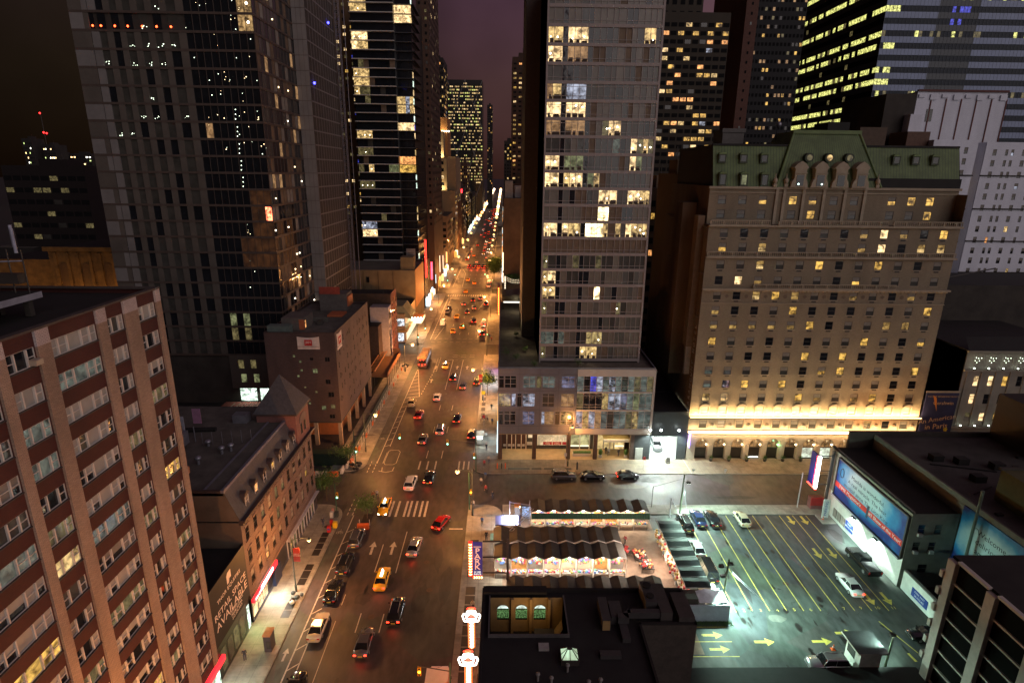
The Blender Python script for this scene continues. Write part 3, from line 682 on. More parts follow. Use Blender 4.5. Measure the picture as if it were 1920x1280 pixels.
# rooftop plant of C
rp = MB(); RPM = mat('duct_metal',(.28,.28,.33),.35,metal=.6)
for x,y,h in ((-39.5,64.2,1.5),(-37.6,65.8,.8),(-36.0,68.6,.8),(-35.2,69.4,.8),(-38.8,70.8,.6)):
    rp.tube((x,y,ZR - .25),(x,y,ZR - .25 + h),.18,RPM); rp.ball((x,y,ZR - .2 + h),.42,RPM,10,6,.7)
for x in (-37.2,-36.5): rp.tube((x,61.4,ZR - .25),(x,61.4,ZR + 1.0),.12,mat('terracotta_pot',(.45,.2,.1),.8)); rp.tube((x,61.4,ZR + 1.0),(x,61.4,ZR + 1.8),.26,MATS['terracotta_pot'])
rp.tube((-40,75.5,ZR),(-44,75.2,ZR),.35,ROOFD); rp.box(-38.8,-36.8,78.0,79.5,ZR - .25,ZR + 1.0,RPM)
for k in range(6): rp.tube((-39.6 + k * 1.2,71 + .2 * k,ZR - .2),(-39.6 + k * 1.2,71 + .2 * k,ZR + 1.6),.03,RPM)
rp.box(-45.5,-42.0,66.5,71.0,ZR - .25,ZR + 2.6,mat('bulkhead_brick',(.14,.07,.06),.9)); rp.box(-44.6,-43.4,69.3,70.3,ZR + 2.61,ZR + 2.66,L_G)
rp.box(-41.9,-41.2,66.8,70.8,ZR + .3,ZR + 2.0,RPM); rp.box(-43.2,-42.0,71.5,71.6,ZR + 1.6,ZR + 3.6,mat('back_of_sign',(.35,.35,.42),.6)); rp.box(-41.7,-40.6,73.2,73.3,ZR + 1.9,ZR + 4.0,mat('pink_panel',(.35,.18,.3),.6))
for x in (-42.6,-41.1): rp.tube((x,72.0,ZR - .2),(x,72.0,ZR + 2),.08,RPM)
rp.build('roof_plant',t)
# ---------------------------------------------------------------- D: plain brick block with banners
DB = brick('plum_brick',(.085,.052,.048),(.070,.043,.041),(.07,.05,.048),.4,.2,.012,var=.3,bump=.2)
t = thing('brick_block','plain plum brick block on concrete columns with white banners near its roof','building',(-38.3,120,0))
mb = MB(); XD = -31.8; ya,yb = 107.0,134.5; zb,zt = 5.2,23.3; xw = -45.2
ops = []; items = []; random.seed(11)
for r in range(7):
    z = 20.4 - r * 2.3
    for k in range(9):
        if random.random() < .12: continue
        u = ya + 2.0 + k * 2.9 + random.choice([-.5,0,.5]); w = .5 if random.random() < .7 else .35; h = 1.25 if w == .5 else .7
        ops.append((u - w / 2,u + w / 2,z,z + h)); items.append(('E',XD,u,z,(w,h,'hung',(GLM,GLM),FRD)))
        if random.random() < .4:
            u2 = u + .75; ops.append((u2 - .2,u2 + .2,z + .3,z + .9)); items.append(('E',XD,u2,z + .3,(.4,.6,'plain',(GLM,),FRD)))
ops = [o for o in ops if o[1] < yb - .2]; items = [i for i in items if i[2] < yb - .5]
wall(mb,'E',XD,ya,yb,zb,zt,ops,DB,.14); place_windows(t,items)
ops = []; items = []
for x,z,w,h,m in ((-33.6,17.6,.95,.95,GL),(-36.1,15.2,1.0,1.0,L_G),(-33.8,13.0,1.0,1.0,GL),(-33.4,10.3,1.2,1.1,GL),(-35.0,7.6,.9,.9,L_G),(-33.2,7.9,.9,.9,L_D),(-33.5,5.8,1.1,.9,GL),
                      (-39.9,18.5,.4,.4,L_G),(-38.8,17.4,.42,.42,L_G),(-38.7,15.6,.42,.42,L_G),(-39.4,14.4,.42,.42,L_G),(-36.2,11.2,.4,.4,L_D),(-37.7,8.8,.4,.4,L_G),(-38.3,12.2,.4,.3,L_D),(-36.6,17.9,.6,.5,GL)):
    ops.append((x - w / 2,x + w / 2,z,z + h)); items.append(('S',ya,x,z,(w,h,'grid' if w > .8 else 'plain',(m,m),FRD)))
wall(mb,'S',ya,xw,XD,zb,zt,ops,DB,.14); place_windows(t,items)
mb.box(xw + .2,XD - .16,ya + .16,yb,zb + .01,zt - .55,DARKW,ROOF2); mb.quad((XD - .16,yb + .01,zb),(xw,yb + .01,zb),(xw,yb + .01,zt),(XD - .16,yb + .01,zt),DB); mb.quad((xw + .01,yb,zb),(xw + .01,ya,zb),(xw + .01,ya,zt),(xw + .01,yb,zt),DB)
mb.box(xw,XD,ya + .001,yb,zb - .35,zb - .001,DARKW)
for a,b,c,d in ((xw,XD,ya,ya + .3),(xw,XD,yb - .3,yb),(xw,xw + .3,ya + .3,yb - .3),(XD - .3,XD,ya + .3,yb - .3)): mb.box(a,b,c,d,zt - .02,zt + .08,COR)
mb.build('wall',t)
cl = MB(); CC = mat('column_concrete',(.30,.22,.15),.8)
for k in range(5): cl.box(XD - .7,XD - .05,ya + .05 + k * 6.6,ya + .7 + k * 6.6,0,zb - .36,CC)
for x in (-37.3,-42): cl.box(x,x + .7,ya + .05,ya + .7,0,zb - .36,CC)
cl.build('columns',t); c2 = MB(); c2.box(-45,-34,112,134,0,zb - .36,mat('plywood_orange',(.35,.13,.05),.8)); c2.build('ground_floor',t)
BN = mat('banner_cloth',(.62,.52,.47),.7,var=.15,scale=2,bump=.3); BR = mat('banner_red',(.45,.02,.02),.7); BD = mat('banner_print',(.2,.14,.12),.7)
def banner(side,c,u0,u1,z0,z1,lab,**kw):
    o = thing('banner',lab,'banner',(c if side == 'E' else (u0 + u1) / 2,(u0 + u1) / 2 if side == 'E' else c,z0),group='banners hung on the plum brick block'); F = fmap(side,c)
    mb = MB(); n = 14; vs = []; fs = []
    for i in range(n + 1):
        for j in range(5):
            s = i / n; q = j / 4; sag = .22 * math.sin(math.pi * s) * (q) - .1 * math.sin(math.pi * s) * (1 - q) * .6; dd = -.08 - .05 * math.sin(s * 17 + q * 3) * math.sin(q * 3.1 + .4)
            vs.append(F(u0 + (u1 - u0) * s,dd,z0 + (z1 - z0) * q - sag * (q)))
    for i in range(n):
        for j in range(4): a = i * 5 + j; fs.append((a,a + 5,a + 6,a + 1) if side in 'SE' else (a,a + 1,a + 6,a + 5))
    mb.add(vs,fs,BN,True); mb.build('cloth',o)
    q = MB(); um = (u0 + u1) / 2; w = (z1 - z0) * .26; zc = z0 + (z1 - z0) * .55
    fbox(q,side,c,um - w * 1.1,um + w * 1.1,zc - w,zc + w * .8,-.17,-.15,BR); q.build('logo',o)
    X = (0,1,0) if side == 'E' else (1,0,0)
    text('lettering','JRM',w * .95,HM,F(um,-.175,zc),X,(0,0,1),o,.003); text('lettering','CONSTRUCTION MANAGEMENT',w * .42,BD,F(um,-.16,z0 + (z1 - z0) * .2),X,(0,0,1),o,.003)
banner('S',ya,-39.0,-34.8,20.1,22.6,'creased white banner with red logo on the south wall of the plum brick block')
banner('E',XD,107.8,111.2,19.6,22.9,'white banner with red logo on the street wall of the plum brick block')
rp = MB(); rp.box(-44.8,-40.6,107.8,109.6,zt - .5,zt + 1.1,mat('green_tarp',(.10,.13,.12),.7)); rp.box(-43.0,-38.6,110.5,116,zt - .5,zt + 2.0,mat('plant_room',(.11,.09,.08),.8)); rp.box(-39.6,-38.58,110.45,110.6,zt - .3,zt + 1.7,mat('orange_door',(.42,.11,.04),.7)); rp.box(-39.2,-38.57,111,111.5,zt,zt + 1.4,L_O)
rp.box(-40.5,-34.5,127,131.5,zt - .5,zt + 3.4,mat('plant_room2',(.10,.085,.08),.8)); rp.box(-40.4,-35.9,126.8,127,zt + 3.41,zt + 5,mat('red_mesh',(.30,.05,.03),.8)); rp.box(-34.49,-34.2,127.2,131,zt + .6,zt + 2.8,MATS['orange_door']); rp.box(-37.5,-34.3,121.8,125.6,zt - .5,zt - .1,MATS['orange_door'])
rp.box(-37.6,-36.6,115.0,116.4,zt - .5,zt + .3,DARKW); rp.box(-41,-36,117.2,117.6,zt - .5,zt + .5,ROOF2); rp.build('roof_plant',t)
# ---------------------------------------------------------------- podium + glass tower (right of the avenue)
t = thing('glass_tower','tall grey glass apartment tower with bright lit flats above a stepped podium','building',(14,112,0))
PM = mat('grey_metal_panel',(.15,.155,.19),.4,metal=.3,var=.15,scale=.6); LP = mat('light_stone_panel',(.50,.47,.43),.5,var=.1,scale=.5)
mb = MB(); YP_ = 101.0; ops = []
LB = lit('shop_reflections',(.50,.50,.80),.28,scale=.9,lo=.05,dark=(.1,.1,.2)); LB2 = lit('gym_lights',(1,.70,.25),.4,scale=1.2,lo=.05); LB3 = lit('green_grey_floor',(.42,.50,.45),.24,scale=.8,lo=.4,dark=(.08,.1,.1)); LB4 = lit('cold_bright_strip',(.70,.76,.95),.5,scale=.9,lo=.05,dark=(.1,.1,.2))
rowsP = [(14.75,17.0),(11.05,13.55),(7.4,10.0)]; wins = [[(-.6,.35,GL),(.5,2.6,GL),(3.9,6.15,LB3),(6.35,7.25,L_D),(7.5,9.75,LB3),(11.0,13.4,LB)],[(-.6,1.6,LB2),(1.8,2.55,LB4),(2.8,3.6,GL),(3.85,6.1,LB4),(7.5,9.7,GLG),(11.0,13.4,L_T)],[(-.6,.2,GL),(.45,2.55,GL),(3.9,6.1,LB),(7.4,8.0,LB4),(8.0,9.75,L_T),(9.95,10.8,GLG),(11.0,13.35,LB2)]]
allw = []
for (za,zb_),ws in zip(rowsP,wins):
    for a,b,m in ws: ops.append((a,b,za,zb_)); allw.append((a,b,za,zb_,m))
wall(mb,'S',YP_,-.75,13.9,5.5,18.5,ops,PM,.2)
for k,z in enumerate((5.5,7.05,10.4,14.1,17.35)): mb.box(-.75,13.88,YP_ - .03,YP_ - .001,z,z + .04,mat('panel_joint',(.06,.06,.065),.6))
for x in (3.2,7.0,10.4): mb.box(x,x + .04,YP_ - .03,YP_ - .001,5.55,18.4,MATS['panel_joint'])
mb.box(13.9,28.35,YP_ - .12,101.4,17.05,18.42,LP); mb.box(13.9,28.35,YP_ - .12,101.4,5.5,6.6,LP); mb.box(27.95,28.35,YP_ - .12,101.4,6.6,17.05,LP)
for z in (10.35,13.95): mb.box(13.9,27.95,YP_ - .1,101.4,z - .22,z + .12,LP)
mb.quad((-.75,160,0),(-.75,101,0),(-.75,101,18.5),(-.75,160,18.5),PM)      # west wall on the avenue
mb.box(-.75 + .05,28.3,101.42,160,5.5,18.1,DARKW,mat('terrace_paving',(.14,.12,.10),.85,var=.5,scale=.5))
mb.box(-.75,28.35,101.43,101.7,18.1,18.55,mat('podium_coping',(.30,.30,.30),.5)); mb.box(-.75,-.5,101.7,160,18.1,18.7,PM); mb.box(28.1,28.35,101.7,140,0,18.6,PM)
mb.build('podium',t)
for a,b,za,zb_,m in allw:
    w = MB(); F = fmap('S',YP_); fquad(w,F,'S',a,b,za,zb_,.16,m)
    n = 2 if b - a > 1.5 else 1
    for j in range(n + 1): u = a + (b - a) * j / n; fbox(w,'S',YP_,u - .04 if j else u,u + .04 if j < n else u,za,zb_,.06,.18,FRG)
    fbox(w,'S',YP_,a,b,za + .65,za + .72,.08,.17,FRG) if n == 2 else None; fbox(w,'S',YP_,a,b,zb_ - .55,zb_ - .49,.08,.17,FRG)
    w.build('window',t)
for (za,zb_),pal in zip([(14.07,17.04),(10.47,13.73),(6.61,10.13)],[[LB3,GL,L_B,LB4,LB3,LB4,LB3,GLG,LB3,L_D,LB3,L_D],[L_D,GL,GL,GL,LB2,LB4,LB4,LB,LB3,L_G,LB3,LB3],[LB4,LB2,LB4,L_T,LB3,GLG,LB3,LB3,L_D,LB2,LB3,LB3]]):
    w = MB(); F = fmap('S',YP_); n = 12
    for j in range(n):
        a = 13.95 + 14.0 * j / n; b = 13.95 + 14.0 * (j + 1) / n; fquad(w,F,'S',a,b,za,zb_,.1,pal[j]); fbox(w,'S',YP_,b - .035,b + .035,za,zb_,.0,.12,FRG)
    for z in (za + .45,za + .95,zb_ - .5): fbox(w,'S',YP_,13.95,27.95,z,z + .07,.01,.115,FRG)
    w.build('window_band',t)
# ground floor, recessed behind columns
gf = MB(); GY = 105.4
gf.box(-.7,28.3,GY + .12,112,0,5.45,DARKW); gf.box(-.7,28.3,101.05,GY + .1,5.3,5.46,mat('soffit',(.25,.2,.14),.8))
gf.box(-.7,28.3,100.9,GY + .1,.1,.14,mat('forecourt',(.34,.24,.13),.6,var=.25,scale=.8)); gf.build('ground_floor',t)
cm_ = MB(); CK = mat('dark_column',(.09,.06,.05),.4)
for x in (-.3,6.2,12.75,17.9,24.9): cm_.box(x - .38,x + .38,101.1,101.8,.14,5.3,CK)
cm_.build('columns',t)
sh = MB(); F = fmap('S',GY); SW = lit('shop_window_cream',(1,.72,.4),.75,scale=.7,lo=.7,dark=(.5,.35,.2)); DD = mat('shop_dark_display',(.05,.02,.015),.4)
for x0,x1 in ((.2,.95),(1.1,1.9),(2.0,2.65),(3.0,3.8),(3.95,4.7)): fquad(sh,F,'S',x0,x1,.5,3.6,0,DD); fbox(sh,'S',GY,x0 + .12,x1 - .12,.7,1.2,-.03,-.01,mat('poster_grey',(.35,.33,.32),.6))
for x in (.0,1.0,1.95,2.75,3.85,4.8,6.5): fbox(sh,'S',GY,x - .06,x + .08,.14,4.0,-.1,.1,mat('storefront_frame',(.55,.45,.38),.5))
fquad(sh,F,'S',7.0,12.9,1.0,3.9,0,SW); fbox(sh,'S',GY,7.0,12.9,3.95,4.5,-.05,.1,MATS['storefront_frame'])
for k in range(5): fbox(sh,'S',GY,7.0 + k * 1.5,7.06 + k * 1.5,.9,3.95,-.06,.05,MATS['storefront_frame'])
RS = mat('red_window_sticker',(.38,.02,.03),.5)
for x0 in (8.2,10.1,12.0): fbox(sh,'S',GY,x0,min(x0 + 1.75,12.85),1.1,1.75,-.09,-.07,RS)
sh.build('shopfront',t)
for k,s_ in enumerate(('OPEN\n7 DAYS','FOOD\n& DRUG')): text('lettering',s_,.3,HM,(9.05 + k * 1.9,GY - .1,1.42),(1,0,0),(0,0,1),t,.003,space=.8)
s1 = MB(); fbox(s1,'S',GY,1.4,5.0,4.05,4.75,-.35,-.1,glow('white_shop_sign',(1,1,.75),7,True)); s1.build('shop_sign',t)
s1 = MB(); fbox(s1,'S',GY,5.0,6.5,4.0,4.7,-.3,-.1,glow('red_shop_sign2',(1,.02,.03),1.6)); fbox(s1,'S',GY,5.2,6.3,2.6,3.7,-.05,0,SW); fbox(s1,'S',GY,5.0,6.4,1.0,1.7,-.06,0,MATS['poster_grey']); s1.build('shop_sign',t)
text('lettering','PHARMACY',.28,glow('white_letter',(1,.9,.9),3),(5.75,GY - .31,4.35),(1,0,0),(0,0,1),t,.004)
lb = MB(); fquad(lb,F,'S',13.6,17.4,1.0,4.4,0,lit('lobby_glow',(.95,.85,.4),.5,scale=.8,lo=.5,dark=(.4,.3,.1))); fquad(lb,F,'S',18.3,24.4,.2,4.6,0,lit('lobby_glow2',(1,.72,.3),.7,scale=.6,lo=.6,dark=(.5,.3,.1)))
for x in (13.55,15.5,17.4,18.3,20.2,21.5,22.3,24.4): fbox(lb,'S',GY,x - .1,x + .1,.14,5.2,-.12,.1,LP)
fbox(lb,'S',GY,13.6,17.4,.75,1.0,-.1,0,glow('lit_ledge',(1,.9,.6),1.6)); fbox(lb,'S',GY,22.5,24.3,.75,1.0,-.1,0,MATS['lit_ledge']); lb.build('lobby_front',t)
cp = MB(); cp.add([(19.3,GY,4.9),(24.0,GY,4.9),(24.9,102.4,3.6),(19.7,102.4,3.6)],[(0,3,2,1),(0,1,2,3)],mat('bronze_canopy',(.30,.22,.10),.35,metal=.3)); cp.box(19.6,25.0,102.2,102.4,3.2,3.75,LP); cp.build('entrance_canopy',t)
lamp('AREA',(3.2,103.0,5.2),90,(1,.75,.42),sx=6,sy=2.5,aim=(0,0,-1),parent=t); lamp('AREA',(10,103.0,5.2),110,(1,.72,.4),sx=6,sy=2.5,aim=(0,0,-1),parent=t)
lamp('AREA',(15.6,103.0,5.2),80,(1,.85,.5),sx=3,sy=2.5,aim=(0,0,-1),parent=t); lamp('AREA',(21.5,102.0,5.2),130,(1,.78,.42),sx=5,sy=1.6,aim=(0,0,-1),parent=t)
# tower above
X0,X1,YT = 7.0,26.25,106.0; nfl = 22; zt0 = 21.55; ph_ = 2.875
fr = [0,.05,.13,.175,.235,.29,.355,.40,.46,.515,.575,.62,.69,.745,.79,.85,.905,.955,1]
tw = MB(); tw.box(X0,X1 - .05,YT + .5,128,18.1,zt0 + ph_ * nfl,DARKW)
tw.quad((X0,128,18.1),(X0,YT + .1,18.1),(X0,YT + .1,86),(X0,128,86),mat('tower_side',(.10,.09,.09),.5))
SB = mat('slab_edge',(.29,.245,.235),.5,var=.12)
fbox(tw,'S',YT,X0,X0 + .28,18.1,88,-.05,.3,SB); fbox(tw,'S',YT,X1 - .35,X1,18.1,88,-.05,.3,SB)
for k in range(-1,nfl + 1):
    z = zt0 + k * ph_ - .28; fbox(tw,'S',YT,X0 + .28,X1 - .35,z,z + .52,-.08,.3,SB)
tw.build('tower_frame',t)
GLP2 = mat('blind_shade',(.085,.078,.065),.35,var=.3,scale=.5,spec=.9); GLP = mat('half_drawn_blind',(.155,.130,.100),.35,var=.35,scale=.5,spec=.9)
spec = {0: {7: 'y',8: 'y',9: 'y',0: 'd'},1: {8: 'Yd',9: 'Yd',10: 'Yd',0: 'c',1: 'c',3: 'c'},2: {},3: {0: 'd',13: 'd'},4: {0: 'y',1: 'y',8: 'b',9: 'h',10: 'b'},5: {0: 'y',1: 'Y'},6: {0: 'd',5: 'd',9: 'd'},7: {k: 'b' for k in range(18)},
        8: {0: 'Y',1: 'Y',3: 'Y',4: 'y',5: 'y',7: 'h',8: 'h',9: 'h',10: 'y',12: 'y',14: 'Y',15: 'y',16: 'y',17: 'y'},9: {7: 'b',8: 'b',9: 'h',10: 'h',11: 'b',12: 'b',6: 'b'},10: {9: 'Y',10: 'Y',11: 'Y',14: 'Y',15: 'Y',16: 'y',17: 'y',5: 'b',6: 'b'},11: {0: 'Y',1: 'Y',3: 'y',4: 'Y',5: 'Y',7: 'g',8: 'y'},
        12: {0: 'Y',1: 'Y',3: 'g',4: 'g',5: 'g',14: 'Y',15: 'g'},13: {14: 'Y',15: 'd',16: 'y',17: 'd',11: 'c'},14: {0: 't',1: 't',3: 't',4: 't',5: 't',10: 'Y',11: 'Y',9: 'd'},15: {0: 'Y',1: 'Y',3: 'Y',4: 'Y',5: 'Y'},16: {0: 't',1: 'y',3: 'w',4: 'w',5: 'w'},17: {3: 'v',4: 'v'},18: {0: 'Y',1: 'Y',3: 't',4: 't',5: 't',7: 'b',8: 'b'},19: {0: 'y',1: 'y',3: 'Y',4: 'Y',5: 'Y',15: 'y',16: 'y',11: 'b',12: 'b'},20: {}}
RMT = {'Y': L_W,'y': L_YP,'t': L_T,'g': L_G,'b': GLBR,'d': L_D,'c': L_C,'w': LB4,'v': GLB,'h': lit('hot_room',(1,.78,.40),4,lo=.2,scale=.8),'Yd': lit('dim_warm_room',(1,.75,.3),.45,lo=.3)}
random.seed(8)
for k in range(nfl):
    za = zt0 + (k - 1) * ph_ + .24; zc = zt0 + k * ph_ - .28; w = MB(); F = fmap('S',YT); sp = spec.get(k,{})
    base = random.choice([GLP,GLP,GLP2,GLG])
    for j in range(18):
        a = X0 + .28 + (X1 - X0 - .63) * fr[j]; b = X0 + .28 + (X1 - X0 - .63) * fr[j + 1]
        m = RMT[sp[j]] if j in sp else (GL if j in (2,6) else (base if random.random() < .6 else random.choice([GL,GLBR,GLG,GLP,GLP2])))
        fquad(w,F,'S',a,b,za,zc,.14 if j not in sp else .16,m); fbox(w,'S',YT,b - .035,b + .035,za,zc,.02,.2,FRG)
        if j in sp and sp[j] in 'YyhYd' and random.random() < .6: w.ball(((a + b) / 2 + random.uniform(-.3,.3),YT + .1,za + random.uniform(.6,1.9)),random.uniform(.09,.18),L_HOT,6,4)
        if j in sp and sp[j] in ('Y','y','t','g'):
            for q in range(2): fbox(w,'S',YT,a + random.uniform(.05,.4),b - random.uniform(.05,.4),za + .01,za + random.uniform(.2,.75),.12 - .02 * q,.15,mat('furniture_silhouette',(.06,.04,.03),.8))
    fbox(w,'S',YT,X0 + .28,X1 - .35,za + .48,za + .54,.03,.2,FRG)
    if k in (16,15,14): fbox(w,'S',YT,X0 + .28,X1 - .35,zc - .42,zc - .36,.03,.2,FRG)
    w.build('window_band',t)
# darker rear slab with lit stair windows
rs = MB(); rs.box(4.2,6.98,124,142,18.1,96,mat('rear_slab',(.075,.058,.052),.6)); rs.build('rear_slab',t)
items = [('S',124,5.9,z,(1.3,2.0,'grid',(m,m),FRD)) for z,m in ((81.2,L_YP),(77,L_Y),(38.3,L_YP),(34.0,GL),(27.0,L_D),(24.3,L_G),(21.6,L_Y),(48,L_G),(60,GL),(66,GL),(55,GL))]
place_windows(t,items)
# terrace: canopy, furniture-like planters and shrubs come later
tc_ = MB()
prof = [(0,0),(8.2,0),(8.2,.9),(7.2,1.35),(5.2,1.7),(3.0,1.7),(1.0,1.35),(0,.9)]
tc_.ext(prof,150,158,lambda u,v,s: (u - .2,s,18.6 + 1.8 + v),mat('canopy_black',(.03,.028,.028),.4)); tc_.box(.2,7.6,150.1,150.2,19.9,20.3,glow('terrace_strip',(1,.95,.8),1.5))
for x in (.1,7.5): tc_.box(x,x + .2,150.1,150.3,18.1,20.3,FRD)
tc_.build('terrace_canopy',t)
for x,y,p in ((2.5,127,70),(5.2,112,40),(3.5,147,60)): lamp('POINT',(x,y,20.6),p,(1,.8,.45),.3,parent=t)
# ---------------------------------------------------------------- garage bay between tower and hotel
t = thing('garage_building','black walled parking garage with a glaring white entrance beside the glass podium','building',(31.5,106,0))
mb = MB(); BKW = mat('black_metal_wall',(.035,.04,.045),.5)
wall(mb,'S',101.3,28.4,35.3,0,9.9,[(28.5,33.6,.02,4.9)],BKW,.3); mb.box(28.4,35.3,101.62,101.7,5.0,9.9,BKW)
mb.box(28.4,35.3,112,112.2,0,9.9,BKW); mb.quad((28.4,101.7,9.85),(35.3,101.7,9.85),(35.3,130,9.85),(28.4,130,9.85),ROOFD)
mb.build('wall',t); GI = mat('garage_interior_white',(.75,.8,.78),.6)
gi = MB(); gi.quad((28.5,111.9,.03),(33.6,111.9,.03),(33.6,111.9,5),(28.5,111.9,5),GI); gi.quad((28.5,101.7,.03),(28.5,111.9,.03),(28.5,111.9,5),(28.5,101.7,5),GI); gi.quad((33.6,111.9,.03),(33.6,101.7,.03),(33.6,101.7,5),(33.6,111.9,5),GI); gi.quad((28.5,101.4,.145),(33.6,101.4,.145),(33.6,111.9,.145),(28.5,111.9,.145),GI)
gi.quad((28.5,101.65,4.95),(28.5,111.9,4.95),(33.6,111.9,4.95),(33.6,101.65,4.95),GI); gi.build('interior',t)
dr = MB(); dr.box(25.6,27.0,101.0,101.1,.14,2.6,mat('steel_door',(.45,.47,.44),.5)); dr.box(25.2,28.3,101.11,101.3,.14,5.4,BKW); dr.build('service_door',t)
for x in (28.0,30.0,33.4):
    q = MB(); q.tube((x,101.1,6.4),(x,100.5,6.7),.05,FRD); q.ball((x,100.4,6.6),.2,glow('flood_lens',(.93,1,.95),25,False),8,5); q.build('floodlight',t); lamp('SPOT',(x,100.2,6.5),3200,(.86,1,.90),.15,(0.05,-.45,-1),130,t)
lamp('AREA',(31,106,4.8),1200,(.88,1,.93),sx=4,sy=8,aim=(0,-.25,-1),parent=t)
# ---------------------------------------------------------------- hotel
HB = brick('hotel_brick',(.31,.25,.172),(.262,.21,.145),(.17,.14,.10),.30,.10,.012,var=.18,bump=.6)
HS = mat('hotel_stone',(.36,.30,.22),.75,var=.2,scale=.8,bump=.15); HSD = mat('hotel_stone_dark',(.15,.11,.08),.8)
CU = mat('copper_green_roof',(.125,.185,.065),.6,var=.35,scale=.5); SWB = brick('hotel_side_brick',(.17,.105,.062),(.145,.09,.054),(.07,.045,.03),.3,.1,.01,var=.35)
t = thing('grand_hotel','tan brick grand hotel with green copper mansard and floodlit arcaded base','hotel',(57.5,112,0))
HY = 101.7; hx0,hx1 = 35.5,79.5; cx = [38.25 + 3.51 * k for k in range(12)]; random.seed(21)
rowsH = [(42.5,'bddbbbbhwhdy'),(40.05,'hbybbbbhwbyy'),(37.0,'bbybbydbybbb'),(34.2,'dwhbbbbhbbbb'),(31.5,'bdyyybdhbdhb'),(28.75,'hbdbyddbbbby'),(26.05,'hhhhhydbbyyb'),(23.0,'ybbdbdbbybbh'),(20.15,'bbbbbydybbbb'),(17.35,'cbbbbdhybbdy'),(14.7,'cdybybbbbbdb'),(12.05,'yybbbyhbhydb'),(9.45,'tttttttttttt'),(6.55,'btbbbbbbbybb')]
WPm = {'b': (GLG,GLD),'d': (GL,GL),'y': (L_Y,L_Y),'e': (L_Y2,L_Y2),'g': (L_YP,L_Y2),'H': (L_Y2,GLD),'h': (L_Y,GLD),'w': (L_W,L_W),'c': (L_C,GLD),'t': (GLD,BLIND)}
ops = []; items = []; wl = MB(); WW,WHt = 1.38,1.5
for z,s_ in rowsH:
    for k in range(12):
        x = cx[k]; ops.append((x - WW / 2,x + WW / 2,z,z + WHt)); c = s_[k]; c = random.choice({'y': 'yyeg','h': 'hHH','b': 'bbbd'}.get(c,c)); items.append(('S',HY,x,z,(WW,WHt,'hung',WPm[c],FRD)))
wall(wl,'S',HY,hx0,hx1,8.9,44.6,[o for o in ops if o[2] > 8.9],HB,.22,HSD)
wall(wl,'S',HY,hx0,hx1,6.1,8.6,[o for o in ops if o[2] < 8],HS,.22)
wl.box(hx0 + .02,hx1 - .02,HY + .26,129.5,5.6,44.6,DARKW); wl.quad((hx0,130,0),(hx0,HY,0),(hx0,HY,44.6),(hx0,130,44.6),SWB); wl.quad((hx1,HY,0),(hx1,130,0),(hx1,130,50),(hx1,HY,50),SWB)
wl.build('wall',t)
# arcade
def arch_wall(mb,x0,x1,cs,r,zs,ztop,y,m,dep,z0=.14):
    """wall with round-headed openings"""
    F = fmap('S',y); xs = [x0]
    for c in cs:
        fquad(mb,F,'S',xs[-1],c - r,z0,ztop,0,m); n = 12
        P = [(c - r * math.cos(math.pi * i / n),zs + r * math.sin(math.pi * i / n)) for i in range(n + 1)]
        for i in range(n):
            (a,za),(b,zb) = P[i],P[i + 1]
            mb.add([F(a,0,za),F(b,0,zb),F(b,0,ztop),F(a,0,ztop)],[(0,1,2,3)],m)
            mb.add([F(a,0,za),F(b,0,zb),F(b,dep,zb),F(a,dep,za)],[(0,3,2,1)],m)
            mb.add([F(c + (a - c) * 1.16,-.08,zs + (za - zs) * 1.16),F(c + (b - c) * 1.16,-.08,zs + (zb - zs) * 1.16),F(b,-.08,zb),F(a,-.08,za)],[(0,3,2,1)],HS)
        mb.add([F(c - r,0,z0),F(c - r,dep,z0),F(c - r,dep,zs),F(c - r,0,zs)],[(0,1,2,3)],m); mb.add([F(c + r,0,z0),F(c + r,dep,z0),F(c + r,dep,zs),F(c + r,0,zs)],[(3,2,1,0)],m)
        xs.append(c + r)
    fquad(mb,F,'S',xs[-1],x1,z0,ztop,0,m)
ARS = mat('arcade_limestone',(.42,.36,.28),.7,var=.15,scale=.7)
ax = [38.35 + 3.47 * k for k in range(12)]
ar = MB(); arch_wall(ar,hx0,hx1,ax,1.22,3.25,5.6,HY - .35,ARS,.9)
for c in ax: ar.box(c - 1.95,c - 1.52,HY - .5,HY - .352,3.05,3.25,ARS)
ar.build('arcade',t)
ad = MB(); DDR = mat('bronze_doors',(.028,.022,.018),.35)
TRN = lit('transom_glow',(1,.55,.2),.35,scale=1.0,lo=.25,dark=(.3,.12,.05)); BRT = lit('bright_lobby',(.85,1,.80),.9,lo=.6)
for k,c in enumerate(ax):
    m = BRT if k in (6,7) else DDR
    ad.quad((c - 1.22,HY + .5,.14),(c + 1.22,HY + .5,.14),(c + 1.22,HY + .5,2.3),(c - 1.22,HY + .5,2.3),m); ad.quad((c - 1.22,HY + .48,2.4),(c + 1.22,HY + .48,2.4),(c + 1.22,HY + .48,4.6),(c - 1.22,HY + .48,4.6),TRN); ad.box(c - 1.22,c + 1.22,HY + .3,HY + .47,2.28,2.44,mat('bronze_rail',(.12,.08,.05),.4))
    for q in (-.75,0,.75): ad.box(c + q - .03,c + q + .03,HY + .38,HY + .46,2.44,4.5,MATS['bronze_rail'])
    if k == 3: ad.box(c - 1.1,c + 1.1,HY + .3,HY + .34,.2,.38,glow('lit_step',(1,1,.9),3))
ad.build('doors',t)
